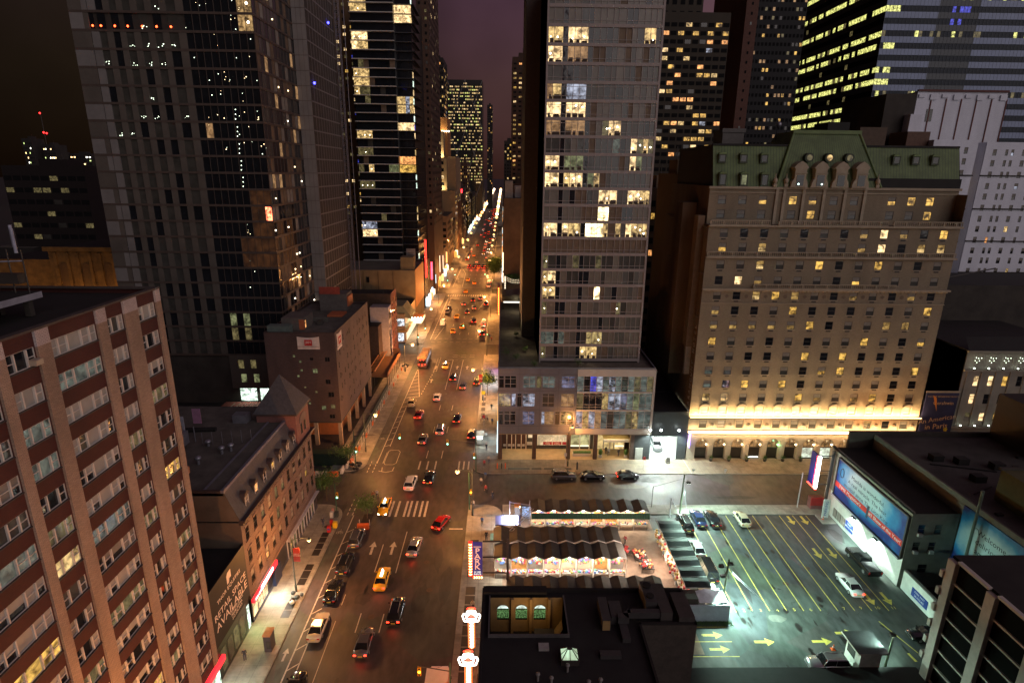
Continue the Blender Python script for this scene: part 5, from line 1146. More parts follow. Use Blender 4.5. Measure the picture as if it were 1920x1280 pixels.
tower('brown brick edge slab of the dark wide skyscraper','skyscraper',88.6,93.1,238,275,160,mat('edge_brown',(.11,.048,.035),.85),'S',1,30,YW,0,zb=60,wsz=(.15,.3),seed=24,roofbits=False)
tower('sliver of a lit tower at the far right edge of the view','tower',216,240,268,290,112,GRYW,'S',9,24,YWC,.4,zb=30,wsz=(.5,.5),seed=25,roofbits=False)
# J: blank walled building with terrace lights
t = thing('blank_wall_building','blank brown brick party wall building beyond the terrace right of the avenue','building',(5,215,0)); mb = MB(); JB = mat('party_wall',(.17,.10,.055),.9,var=.35,scale=.25)
mb.box(.3,9.9,200,250,0,44.5,JB,ROOFD); mb.box(.25,.3,200,250,0,44.4,BRNW); mb.build('wall',t)
q = MB(); q.box(.6,3.2,203,212,44.5,50.0,mat('tank_pale',(.3,.25,.22),.7)); q.box(4,9.5,206,215,44.5,48.3,FRG); q.box(7.4,9.8,203,209,44.5,49,mat('violet_box',(.16,.13,.2),.6)); q.build('roof_plant',t)
q = MB(); q.box(-.15,.2,201,204,20,26,glow('white_blade',(1,.85,.6),2.2)); q.box(-.15,.2,206,209,14,18,MATS['white_blade']); q.build('blade_sign',t)
t = thing('terrace_bar_building','low building with strings of bulbs over its roof terrace before the blank brown wall','building',(4.3,188,0)); mb = MB(); mb.box(-.3,8.2,179,199.5,0,16.2,mat('pinkish_stone',(.30,.20,.17),.8),mat('deck',(.16,.12,.06),.8)); mb.box(-.35,8.25,178.8,179.1,16.21,16.6,MATS['pinkish_stone'])
for x in (.9,2.5,4.2,5.9): mb.box(x,x + 1.3,178.9,178.99,11.9,14.6,DD)
for x in (.9,2.5,4.2,5.9): mb.box(x - .05,x + 1.35,178.85,178.898,13.5,13.62,HS)
mb.build('wall',t)
sl_ = MB(); BU = glow('string_bulb',(1,.8,.5),5)
for y in (187,190,193):
    for k in range(13): s = k / 12; sl_.ball((.9 + 6.6 * s,y,19.4 - 1.1 * math.sin(math.pi * s)),.075,BU,6,4)
for x in (.7,7.6):
    for k in range(5): sl_.ball((x,187 + k * 1.6,19.2),.14,BU,6,4)
for k in range(7): sl_.box(.6,.9,184.2 - .0,184.4,17 + k * .6,17.4 + k * .6,glow('white_blade',(1,.85,.6),2.2))
for x in (.7,7.6): sl_.tube((x,187,16.2),(x,187,19.8),.05,FRD); sl_.ball((x,187,20.1),.25,glow('red_ball',(1,.05,.08),6),8,5)
sl_.build('string_lights',t); q = MB(); q.box(-1.7,-.9,186,192,8,17.5,mat('sign_box',(.2,.02,.02),.5)); 
for k in range(14): q.ball((-1.3,185.8,8.3 + k * .65),.2,glow('orange_bulb',(1,.25,.04),9),6,4)
q.build('bulb_sign',t)
# west (left) far: dark building with green windows, lit arched hall, skyline
t = thing('arched_hall','orange floodlit hall with tall arched bays far left beyond the brick block','building',(-116,168,0)); mb = MB(); OH = mat('orange_hall_stone',(.16,.08,.022),.8,var=.5,scale=.5)
mb.box(-127,-98,165,190,0,31,OH,ROOFD); mb.box(-128,-97.5,164.4,165,30.4,31.6,OH)
for k in range(4):
    x = -123.5 + k * 6.2; mb.box(x - 2.0,x - 1.2,164.5,164.99,14,30,OH).box(x + 1.4,x + 2.2,164.5,164.99,14,30,OH); mb.box(x - 1.1,x + 1.3,164.9,164.99,15,26,mat('hall_window',(.10,.05,.02),.6)); mb.tube((x + .1,164.89,26),(x + .1,164.99,26),1.2,MATS['hall_window'],14)
mb.box(-150,-128,172,190,0,27,OH,ROOFD); mb.build('wall',t)
for x in (-121,-108,-138): lamp('AREA',(x,160,15),260,(1,.5,.12),sx=8,sy=1,aim=(0,.5,1),parent=t)
t = tower('dark building left of the arched hall with two bands of greenish windows','building',-245,-205,300,330,53.5,mat('maroon_wall',(.012,.007,.007),.9),'S',9,6,[(L_D,3)],.12,zb=18,wsz=(.85,.4),seed=40)
random.seed(50)
spec_ = [(-697,-683,900,92,'slender dark tower with a column of lights on the far left skyline'),(-672,-655,905,84,'dark tower with a red beacon on the far left skyline'),(-726,-707,1000,73,'square dark tower with one white floodlight on the far left skyline'),(-702,-668,1000,74,'broad brightly lit block on the far left skyline'),(-650,-600,1010,76,'broad dotted block beside the construction tower on the far left skyline'),(-560,-520,1000,66,'low wide block half hidden by the construction tower on the far left skyline'),(-640,-600,820,34,'low lit warehouse on the far left skyline'),(-470,-440,700,30,'low dark block with few lights left of the construction tower')]
for i,(a,b,y,zt_,lab) in enumerate(spec_): tower(lab,'building',a,b,y,y + 25,zt_,GRYW,'S',7,13 if zt_ > 50 else 5,[(glow('far_amber',(1,.62,.25),5),3),(glow('far_white',(1,.95,.8),6),2),(glow('far_green',(.7,.9,.3),2),2)],.42 if i in (3,4,5) else .2,zb=4,wsz=(.5,.32),seed=60 + i,group='dark buildings of the far left skyline')
q = thing('radio_mast','thin mast with red beacons on the far left skyline','mast',(-662,900,84)); m_ = MB(); m_.tube((-662,900,84),(-662,900,128),.5,FRD)
for z in (126,100,99): m_.ball((-662 + (4 if z == 99 else 0),899,z),1.2,glow('red_beacon',(1,.02,.02),8),6,4)
m_.build('mast_tube',q)
random.seed(70)
for i in range(26):     # low town between
    x = random.uniform(-560,-150); y = random.uniform(240,700)
    if -x / y < .72 or -x / y > 1.05: continue
    h = random.uniform(6,16); t = thing('low_house','low dark rooftop in the unlit blocks far left, behind the arched hall','building',(x,y,0),group='low dark rooftops far left'); mb = MB(); w = random.uniform(10,22); mb.box(x - w / 2,x + w / 2,y,y + 14,0,h,random.choice([GRYW,BRNW,DARKW]),ROOF2)
    for k in range(3):
        if random.random() < .6: mb.box(x - w / 3 + k * w / 4,x - w / 3 + k * w / 4 + 1,y - .1,y - .02,h * .5,h * .5 + 1,random.choice([L_D,L_Y,GL,GL]))
    mb.build('wall',t)
# ---------------------------------------------------------------- E: half finished glass hotel tower
t = thing('construction_tower','huge unfinished glass and concrete tower with a hoist mast, rising behind the plum brick block','tower',(-66,150,0))
CP = mat('concrete_panel',(.100,.083,.070),.8,var=.22,scale=.25); CPL = mat('pale_panel',(.19,.175,.17),.7,var=.2,scale=.3); SEB = mat('spandrel_bronze',(.085,.062,.052),.5,var=.2)
EY,EX = 128.0,-49.3; ex0 = -84.8; EP = 3.33; z0e = 12.2; nf = 28
mb = MB(); mb.box(ex0 + .3,EX - .25,EY + .35,185,0,z0e + nf * EP,DARKW); mb.box(EX - .24,-46.2,151.5,176,8,z0e + nf * EP,DARKW)
fbox(mb,'S',151.5,EX,-46.2,20,96,-.3,.2,CPL); fbox(mb,'S',151.5,EX,-46.2,96.01,110,-.3,.2,mat('teal_membrane',(.01,.10,.085),.5))
for k in range(28): fbox(mb,'S',151.5,EX,-46.2,z0e + k * EP - .06,z0e + k * EP + .06,-.33,-.301,SEB)
for x in (-48.3,-47.2): fbox(mb,'S',151.5,x,x + .05,20,96,-.33,-.301,SEB)
mb.build('core',t)
fr_ = MB(); items = []
px_ = [-84.8,-81.2,-79.6,-76.9,-74.4,-71.6,-68.8,-66.0,-62.6]
for k in range(nf):
    z = z0e + k * EP; fbox(fr_,'S',EY,ex0,EX,z - .25,z + .2,-.06,.3,SEB); fbox(fr_,'E',EX,EY,151.5,z - .25,z + .2,-.06,.2,SEB); fbox(fr_,'E',-46.2,151.7,176,z - .16,z + .16,-.06,.2,mat('pale_spandrel',(.17,.155,.16),.5))
    for i,a in enumerate(px_[:-1]):
        w = px_[i + 1] - a; s = .44 if i != 1 else .9
        if i == 0: fbox(fr_,'S',EY,a,a + w * .72,z + .2,z + EP - .25,-.02,.3,CPL if k % 5 in (0,3) else CP); fbox(fr_,'S',EY,a + w * .72,a + w,z + .2,z + EP - .25,.0,.3,CPL if k % 3 == 0 else CP)
        elif k != 20: fbox(fr_,'S',EY,a + w * (1 - s),a + w,z + .2,z + EP - .25,-.02,.3,CPL if (i == 1) else CP)
fr_.build('facade_panels',t)
random.seed(91)
RW = lit('red_white_reflection',(1,.22,.10),3.0,scale=1.6,lo=.15,hi=2.2,dark=(.6,.02,.01))  # pane glows in place of a red sign's reflection
LOR = lit('orange_bounce',(1,.35,.1),.035,scale=.5,lo=.4,dark=(.5,.15,.04))  # faint emission paints orange bounce light into the panes
for k in range(nf):
    z = z0e + k * EP; w = MB(); F = fmap('S',EY); G2 = fmap('E',EX); za,zb_ = z + .2,z + EP - .25
    for i,a in enumerate(px_[:-1]):
        ww = px_[i + 1] - a
        if i == 0: continue
        m = random.choice([GLG,GL,GLG,GLG])
        fquad(w,F,'S',a,a + ww * .56,za,zb_,.2,m); 
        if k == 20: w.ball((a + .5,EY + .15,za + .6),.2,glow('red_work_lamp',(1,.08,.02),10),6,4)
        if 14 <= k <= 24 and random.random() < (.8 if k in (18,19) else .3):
            for q in range(4): w.ball((a + random.uniform(.2,ww * .5),EY + .18,za + random.uniform(.2,.9)),random.uniform(.04,.09),glow('cool_bulb_and_glint',(.85,1,.75),5),5,3)  # added glowing specks imitate city lights mirrored in the glass
    n = 9
    for j in range(n):
        a = -62.6 + 13.3 * j / n; b = -62.6 + 13.3 * (j + 1) / n; m = GL
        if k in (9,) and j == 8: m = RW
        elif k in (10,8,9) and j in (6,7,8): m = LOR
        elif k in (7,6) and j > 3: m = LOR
        elif k == 14 and j == 1: m = L_T
        elif k in (2,1) and j in (1,3): m = L_G if k == 2 else L_D
        elif k in (20,21,22,23) and j in (7,8): m = lit('work_lit_room',(1,.62,.25),.45,lo=.15)
        fquad(w,F,'S',a,b,za,zb_,.12,m); fbox(w,'S',EY,b - .05,b + .02,za,zb_,.0,.2,SEB)
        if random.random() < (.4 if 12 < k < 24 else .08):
            for q in range(random.choice([1,1,2,4])): w.ball((random.uniform(a,b),EY + .1,random.uniform(za + .3,zb_)),random.uniform(.04,.10),random.choice([glow('cool_bulb_and_glint',(.85,1,.75),5),glow('tiny_warm_glint',(1,.75,.4),6)]),5,3)  # emissive dots painted as glints of city lights, not lamps inside
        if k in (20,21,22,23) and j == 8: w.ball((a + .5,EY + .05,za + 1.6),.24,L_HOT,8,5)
        if k in (11,12,13,14,15) and j == 5:
            for q in range(3): w.ball((a + .3 + .1 * q,EY + .1,za + .4 + q * .9),.10,glow('cool_bulb_and_glint',(.85,1,.75),5),5,3)
    n = 12
    for j in range(n):
        a = EY + 23.5 * j / n; b = EY + 23.5 * (j + 1) / n; m = random.choice([GL,GL,GLBR,GLG,GLD if random.random() < .5 else GL]); 
        if random.random() < .05: m = L_T
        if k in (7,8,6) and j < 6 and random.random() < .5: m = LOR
        fquad(w,G2,'E',a,b,za,zb_,.1,m); fbox(w,'E',EX,b - .04,b + .04,za,zb_,.0,.15,SEB)
        if random.random() < .05: w.ball((EX - .05,(a + b) / 2,za + 1.2),.16,random.choice([L_HOT,glow('tiny_warm_glint',(1,.75,.4),6)]),6,4)  # glowing dots stand in for reflections on the east glass
    G3 = fmap('E',-46.2); n = 11
    for j in range(n):
        a = 151.7 + 24.3 * j / n; b = a + 24.3 / n; m = random.choice([GL,GL,GLB,CPL if j < 3 else GL]); fquad(w,G3,'E',a,b,z + .16,z + EP - .16,.1,m if k > 3 else GL); fbox(w,'E',-46.2,b - .06,b + .05,z + .16,z + EP - .16,-.03,.15,mat('white_mullion',(.26,.23,.24),.5))
    if k in (23,18): w.ball((-46.0,170 if k == 23 else 154,z + 1),.3,glow('blue_lamp',(.05,.05,1),12),8,5)
    w.build('window_band',t)
hb = MB(); HSM = mat('hoist_steel',(.22,.20,.22),.5,metal=.5)
for x,y in ((-45.6,175),(-44.6,175),(-44.6,176.2),(-45.6,176.2)): hb.tube((x,y,6),(x,y,112),.09,HSM,6)
for k in range(100): 
    z = 8 + k * 1.05; hb.tube((-45.6,175,z),(-44.6,175,z + .9),.05,HSM,4); hb.tube((-44.6,175,z),(-44.6,176.2,z + .9),.05,HSM,4); hb.box(-45.6,-44.6,174.9,175,z - .05,z + .05,HSM)
hb.tube((-43.6,177,8),(-43.6,177,112),.12,HSM,6); hb.build('hoist_mast',t)
lg_ = MB(); lg_.quad((-61.0,EY + .2,.9),(-57.2,EY + .2,.9),(-57.2,EY + .2,4),(-61.0,EY + .2,4),L_GW); lg_.quad((-56.4,EY + .2,.9),(-54.4,EY + .2,.9),(-54.4,EY + .2,4),(-56.4,EY + .2,4),L_GW); lg_.box(-62.5,EX,EY - .1,EY + .3,4.1,12,CP)
for x,z in ((-60.5,9),(-57.7,9),(-60.2,5.6),(-57.3,5.6)): lg_.box(x,x + 1.2,EY - .13,EY - .11,z,z + 2.0,L_D if z > 6 else L_G)
lg_.box(-85,EX,115,EY,0,.4,ROOFD); lg_.box(-64,-50,119,127,.4,1.1,mat('debris_red',(.16,.035,.025),.9)); 
for k in range(9): lg_.tube((-62 + k * 1.3,122,.9),(-61 + k * 1.3,125,1.6),.06,HS,5)
lg_.build('open_base',t); lamp('AREA',(-58,EY - .6,3.6),70,(.85,1,.8),sx=5,sy=.3,aim=(0,-.6,-1),parent=t)
for x in (-46,-52,-58,-64):  # timber work lights at site
    pass
# ---------------------------------------------------------------- G: balcony high rise
t = thing('balcony_high_rise','black glass high rise with white balcony edges left of the avenue','tower',(-43,240,0)); mb = MB(); BLK = mat('black_curtain_wall',(.018,.018,.020),.35); WHE = mat('balcony_edge_white',(.50,.47,.45),.5)
gx = [-54.4,-39.2,-33.2]; GY_ = 228; mb.box(gx[0] + .2,gx[1],GY_ + 1.3,262,16,112,BLK); mb.box(gx[1] + .01,gx[2] - .2,GY_ + 3.2,262,16,112,BLK); mb.build('core',t)
zt = 108.9; pit = 2.99; random.seed(17); litl = {4: 'Y',5: 'Yy',8: 'y',9: 'y',10: 'yd',15: 'yy',17: 'd',19: 'd y',27: 'Y',1: 'y',0: 'y',21: 'dd',26: 'w'}
for k in range(31):
    z = zt - k * pit; s = MB(); s.box(gx[0],gx[1] + .3,GY_,GY_ + 1.29,z,z + .26,WHE); s.box(gx[1] + .3,gx[2],GY_ + 2.0,GY_ + 3.19,z,z + .2,mat('balcony_edge_grey',(.06,.06,.065),.5)); s.box(gx[2] + .0,gx[2] + 1.2,GY_ + 2.5,246,z,z + .25,BLK); s.build('balcony',t)
    w = MB(); F = fmap('S',GY_ + 1.3); n = 8; ls = litl.get(k,'')
    for j in range(n):
        a = gx[0] + .2 + (gx[1] - gx[0] - .2) * j / n; b = a + (gx[1] - gx[0] - .2) / n; m = GL
        if j < 3 and ls: m = {'Y': L_W,'y': L_YP,'d': L_D,'w': LB4,' ': GL}[ls[min(j,len(ls) - 1)]]
        elif k == 19 and j > 5: m = L_G
        elif random.random() < .08: m = random.choice([GLG,L_D,GLBR])
        fquad(w,F,'S',a,b,z + .27,z + pit,-.02,m)
        if j in (0,1,2) and ls and random.random() < .5: w.ball(((a + b) / 2,GY_ + 1.2,z + 1.4),.16,L_HOT,6,4)
    F = fmap('S',GY_ + 3.2); n = 4; rr = {1: L_W,2: L_W,11: L_YP,12: L_YP,14: L_W,18: L_O,19: L_Y}.get(k,GL)
    for j in range(n):
        a = gx[1] + .05 + (gx[2] - gx[1]) * j / n; b = a + (gx[2] - gx[1] - .1) / n; fquad(w,F,'S',a,b,z + .22,z + pit,-.02,rr if not (rr is L_YP and j == 2) else LB4)
    if random.random() < .5: w.box(gx[2] - .1,gx[2] - .02,GY_ + 3,GY_ + 5,z + .4,z + 2.4,random.choice([L_YP,L_B,L_W,L_GW]))
    w.build('window_band',t)
# ---------------------------------------------------------------- left side of the avenue, north of the brick block
RBK = brick('red_street_brick',(.30,.075,.045),(.24,.06,.035),(.15,.06,.045),.3,.1,.01)
t = thing('red_brick_building','red brick street front with unlit brown party wall just before the second crossing','building',(-38,162,0)); mb = MB(); ops = []; its = []
for r in range(5):
    for k in range(3): u = 160.6 + k * 2.7; ops.append((u - .55,u + .55,16.5 - r * 3,18.4 - r * 3)); its.append(('E',-31,u,16.5 - r * 3,(1.1,1.9,'hung',(GL,GL),FRD)))
wall(mb,'E',-31,158.8,167.4,0,20.4,ops,RBK,.2); mb.box(-48,-31.22,158.8,167.3,0,19.8,mat('party_brown',(.055,.035,.025),.9,var=.4),ROOFD); mb.box(-48,-31.2,158.6,158.79,0,20.3,MATS['party_brown']); mb.build('wall',t); place_windows(t,its)
rp = MB(); rp.box(-50,-33,150,158.5,0,13.2,MATS['party_brown'],ROOFD)
for k in range(5): rp.tube((-46 + k * 3.2,160,19.8),(-46 + k * 3.2,160,22.5),.04,FRD)
rp.build('rear_wing',t)
t = thing('white_fronted_building','narrow grey white street front with tall vertical banner beside the red brick front','building',(-33,157,0)); mb = MB(); mb.box(-36,-31,154.6,158.55,0,17.4,mat('grey_white_front',(.33,.30,.31),.7,var=.2)); 
for r in range(4):
    for k in range(2): mb.box(-30.99,-30.95,155.2 + k * 1.7,156.2 + k * 1.7,4.5 + r * 3.1,6.6 + r * 3.1,GL)
mb.build('wall',t); q = MB(); q.box(-30.6,-30.5,154.7,156.2,3.0,11.0,mat('banner_violet',(.10,.09,.16),.6)); q.build('banner',t)
text('lettering','STUDIOS',1.2,HM,(-30.48,155.4,7),(0,0,1),(0,-1,0),t,.01)
t = thing('construction_shed','long orange lit timber scaffold shed along the left pavement before the second crossing','scaffold',(-31,142,0)); mb = MB(); TM = mat('orange_timber',(.48,.20,.06),.7,var=.3); 
for x in (-33.3,-31.6): mb.tube((x,137,5.2),(x,153,5.4),.14,TM,6); 
for k in range(14): mb.tube((-33.3,137.3 + k * 1.2,5.2),(-31.6,137.3 + k * 1.2,5.25),.09,TM,5); mb.tube((-33.3,137.3 + k * 1.2,5.2),(-31.6,138.5 + k * 1.2,5.25),.05,TM,5)
mb.box(-33,-28.6,138,156,3.3,3.6,mat('shed_deck',(.14,.07,.035),.8)); mb.box(-33,-28.6,155.9,156.1,3.6,5.4,mat('shed_hoard_dark',(.05,.02,.012),.8)); mb.box(-28.7,-28.5,138,156,3.6,4.6,mat('shed_panel',(.30,.12,.04),.8))
for k in range(8): mb.tube((-28.8,138.2 + k * 2.5,.13),(-28.8,138.2 + k * 2.5,3.3),.07,FRD,6); mb.tube((-32.6,138.2 + k * 2.5,0),(-32.6,138.2 + k * 2.5,3.3),.07,FRD,6)
mb.build('frame',t)
# chain-link line with pale barrier along the left pavement
fn = thing('construction_fence','white mesh construction fence and barriers along the left pavement by the bike lane','fence',(-27.3,125,0)); mb = MB(); FM = mat('pale_barrier',(.55,.55,.48),.6,var=.2)
for k in range(28):
    y = 98.5 + k * 2.0; x = -28.0 + .012 * k; mb.tube((x,y,.13),(x,y,2.1),.05,FM,6)
    if k < 27: mb.tube((x,y,2.05),(x + .012,y + 2,2.05),.035,FM,5); mb.tube((x,y,.3),(x,y + 2,.3),.03,FM,5); mb.tube((x,y,.3),(x,y + 2,2.0),.02,FM,4); mb.tube((x,y,2.0),(x,y + 2,.3),.02,FM,4)
    if k % 3 == 0: mb.box(x - .1,x + .1,y - .5,y + .5,.14,1.0,mat('orange_barrier',(.65,.16,.03),.6))
mb.build('mesh',fn)
q = MB(); q.box(-45,-28.6,98.5,100.5,0,2.4,mat('dark_green_hoarding',(.012,.03,.024),.5)); q.box(-28.8,-28.5,100.5,137,0,2.0,MATS['dark_green_hoarding']); q.add([(-37.6,98.4,1.2),(-37.0,98.4,.6),(-36.4,98.4,1.2),(-37.0,98.4,1.8)],[(0,1,2,3)],mat('orange_sign',(.6,.2,.02),.6))
o = q.build('hoarding'); tag(o,'dark green plywood hoarding around the site corner beyond the water barriers','hoarding')
for i,x0 in enumerate([-39.8,-37.7,-35.6,-33.5,-31.4]):
    q = MB(); q.ext([(-.28,.02),(.28,.02),(.16,.35),(.12,.95),(-.12,.95),(-.16,.35)],x0,x0 + 2.0,lambda u,v,s: (s,94.6 + u,v),mat('barrier_orange',(.70,.13,.03),.5) if i % 2 == 0 else mat('barrier_white',(.68,.62,.55),.5))
    for k in range(3): q.box(x0 + .35 + k * .6,x0 + .55 + k * .6,94.2,94.35,.4,.6,FRD)
    o = q.build('water_barrier'); tag(o,['first','second','third','fourth','fifth'][i] + (' barrier from the left, orange' if i % 2 == 0 else ' barrier from the left, white') + ', in the row before the dark green hoarding','barrier','water filled barriers at the site corner')
for i,(x,y) in enumerate(((-29.1,95.4),(-28.6,97.2),(-28.3,99.0))):
    q = MB(); q.ext([(-.28,.02),(.28,.02),(.16,.35),(.12,.95),(-.12,.95),(-.16,.35)],y,y + 1.6,lambda u,v,s,x=x: (x + u,s,v),MATS['barrier_white'] if i < 2 else MATS['barrier_orange'])
    o = q.build('water_barrier'); tag(o,['nearest','middle','farthest'][i] + ' barrier of the three set along the bike lane at the site corner','barrier','water filled barriers at the site corner')
# corner shop with marquee beyond second crossing
t = thing('marquee_corner_shop','two storey corner shop with slanted metal awning and glaring marquee lights past the second crossing','shop',(-34,190,0)); mb = MB(); CS = mat('corner_shop_wall',(.35,.25,.15),.8,var=.25)
mb.box(-44,-31,180,203,0,9.5,CS,ROOFD); mb.box(-31,-30.9,181,202,4.4,6.2,L_G); mb.box(-31,-30.85,182,202,.4,3.6,glow('bright_shop',(1,.85,.55),1.2)); mb.box(-40,-31.5,179.85,179.99,.5,3.2,lit('shop_mix',(.8,.9,1),1.3,scale=1.5,lo=0)); mb.box(-36,-31.2,179.85,179.99,5.6,7.8,MATS['shop_mix'])
mb.box(-42,-30.2,178.9,203.2,3.8,4.4,mat('fascia_orange',(.45,.28,.10),.6)); mb.build('wall',t)
q = MB(); q.add([(-38.5,181,11.8),(-31.6,181,11.8),(-29.0,181,8.0),(-29.0,190,8.0),(-31.6,190,11.8),(-38.5,190,11.8),(-38.5,181,9.6),(-29,181,7.6)],[(1,2,3,4),(0,1,4,5),(6,7,2,1),(6,1,0)],mat('ribbed_metal',(.20,.22,.17),.5,metal=.3))
for k in range(7): q.box(-31.7 + .4 * k,-31.65 + .4 * k,181,190,11.9 - .6 * k,11.95 - .6 * k,FRD) if 0 else q.tube((-31.6,181.3 + k * 1.4,11.85),(-29,181.3 + k * 1.4,8.05),.06,MATS['ribbed_metal'],5)
q.build('awning',t)
q = MB(); q.box(-31,-27.2,191,199,4.5,5.0,mat('marquee_brown',(.25,.10,.05),.7)); q.box(-30.9,-27.3,190.9,190.99,3.6,5.4,glow('marquee_face',(1,.72,.38),2.6)); q.box(-27.2,-27.1,191,199,3.9,4.9,MATS['marquee_face'])
for k in range(4): q.ball((-30.4 + k,190.7,5.5),.35,L_HOT,8,5)
q.build('marquee',t); lamp('POINT',(-28,188.5,5),900,(1,.78,.5),.5,parent=t)
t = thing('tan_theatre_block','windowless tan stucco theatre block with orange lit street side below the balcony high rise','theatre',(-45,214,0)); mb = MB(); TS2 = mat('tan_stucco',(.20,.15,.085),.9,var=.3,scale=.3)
mb.box(-72,-31,204,226,0,19.4,TS2,ROOF2); mb.box(-36,-31.5,205,210,19.4,23.8,TS2); mb.box(-31,-30.85,205,226,6,19.5,mat('orange_lit_front',(.55,.26,.08),.7)); mb.box(-48,-47,203.8,204,15,17,GL)  # orange street light is put into the street side's colour
for k in range(7): mb.box(-70 + k * 5.2,-69.7 + k * 5.2,203.9,204,3,19,mat('stucco_joint',(.12,.085,.05),.9))
mb.build('wall',t); q = MB(); q.ball((-56.3,203.6,11.6),.35,glow('site_flood',(.85,1,.85),14),8,5); q.build('wall_light',t)
random.seed(101)
SHOPS = [glow('shop_white_a',(1,.80,.55),2.4),glow('shop_warm_b',(1,.55,.18),1.8),glow('shop_cool_c',(.65,.9,1),2.0),glow('shop_orange_d',(1,.28,.05),1.8)]
seg = [(230,246,18),(246,257,13),(272,286,15),(286,303,21),(303,322,14),(370,385,24),(442,452,20),(520,580,28),(600,660,32),(682,742,30),(762,826,26),(845,1000,30)]
for i,(a,b,h) in enumerate(seg):
    t = thing('street_building','lit shop front building, %s on the left' % (['first','second','third','fourth','fifth','sixth','seventh','eighth','ninth','tenth','eleventh','twelfth'][i] + ' past the balcony high rise'),'building',(-36,(a + b) / 2,0),group='lit street fronts down the left of the avenue'); mb = MB()
    mb.box(-48,-31,a,b,0,h,random.choice([BRNW,TAN,GRYW]),ROOFD); mb.build('wall',t); q = MB()
    y = a + .5
    while y < b - 1.5:
        w = random.uniform(1.5,4); q.box(-31,-30.6 + random.uniform(0,1.2),y,min(b - .3,y + w),.6,random.uniform(2.6,4.6),random.choice(SHOPS)); y += w + random.uniform(.2,1.5)
    q.build('shopfront',t); its = [('E',-30.95,a + 1.5 + k * 2.6,6.5 + r * 3.2,(1.2,1.8,'plain',(random.choice([GL,GL,GLG,L_Y,L_D]),),FRD)) for k in range(int((b - a - 2) / 2.6)) for r in range(int((h - 8) / 3.2))]
    place_windows(t,its,limit=30)
for i,(y,z0_,z1_,m,c) in enumerate(((232,12,27,glow('red_vertical_neon',(1,.03,.02),3.5),'red'),(250,8,15.5,glow('blue_red_neon',(1,.05,.10),5),'pink'),(262.5,4,8,SHOPS[2],'cool white'),(281,6,14,SHOPS[0],'white'),(296,5,12,SHOPS[0],'warm white'),(318,5,11,SHOPS[1],'amber'))):
    t = thing('vertical_sign','%s lit vertical blade sign projecting over the left pavement, %s of the six' % (c,['nearest','second nearest','third nearest','fourth nearest','fifth nearest','farthest'][i]),'sign',(-30,y,z0_),group='vertical signs on the left of the avenue'); q = MB(); q.box(-31.0,-30.3,y,y + .5,z0_,z1_,m); q.build('sign_face',t)
    q = MB(); q.box(-31.05,-30.2,y + .05,y + .45,z1_ + .01,z1_ + .3,FRD); q.build('cap',t)
q = MB(); q.box(-37.5,-34.0,227.5,227.7,16,24,mat('grey_billboard',(.30,.27,.26),.7)); 
for k in range(8): q.box(-37,-34.5,227.42,227.49,17 + k * .75,17.15 + k * .75,FRD)
tag(q.build('wall_poster'),'grey printed wall poster low on the balcony high rise','poster')
for i,(a,b,h) in enumerate([(272,341,30),(352,424,28),(435,505,34),(516,556,30),(640,667,26),(678,748,30),(759,900,26)]):
    t = thing('street_building','dark building, %s on the right past the blank brown wall' % ['first','second','third','fourth','fifth','sixth','seventh'][i],'building',(8,(a + b) / 2,0),group='street fronts down the right of the avenue'); mb = MB(); mb.box(-.2,16,a,b,0,h,random.choice([BRNW,TAN,GRYW]),ROOFD); mb.build('wall',t); q = MB(); y = a + .5
    while y < b - 1.5:
        w = random.uniform(1,2.6); q.box(-.7 + random.uniform(0,.4),-.2,y,min(b - .3,y + w),1,random.uniform(2.6,4.5),random.choice(SHOPS)); y += w + random.uniform(2,7)
    q.build('shopfront',t)
t = thing('avenue_storefronts','glaring white and violet storefront lights on the podium side wall over the right pavement','storefront',(-.9,135,0)); q = MB()
for a,b,z,m in ((103,106,3,SHOPS[2]),(108,112,3.2,SHOPS[2]),(118,121,3.0,SHOPS[1]),(124,131,3.5,SHOPS[0]),(139,150,7.5,glow('glaring_storefront',(1,.93,1),4)),(151,154,6,glow('violet_storefront',(.6,.3,1),6)),(156,160,4,SHOPS[3])): q.box(-.95,-.78,a,b,.5,z,m)
q.build('lit_panels',t); lamp('AREA',(-1.2,143,4),650,(.95,.95,1),sx=5,sy=8,aim=(-1,0,-.35),parent=t); lamp('AREA',(-1.1,126,2.6),260,(1,.9,.7),sx=2,sy=10,aim=(-1,0,-.8),parent=t); lamp('AREA',(-1.1,109,2.6),160,(.8,.95,1),sx=2,sy=8,aim=(-1,0,-.8),parent=t)
# ---------------------------------------------------------------- N: dark bar building at the bottom centre
t = thing('bar_building','dark flat roofed bar building with sunken terrace and glowing skylight at bottom centre','building',(6,45,0)); NR = 9.0; mb = MB(); NW = mat('bar_wall_dark',(.016,.012,.011),.85,var=.4,scale=.5)
NRF = mat('bar_roof',(.016,.015,.015),.75,var=.5,scale=.4)
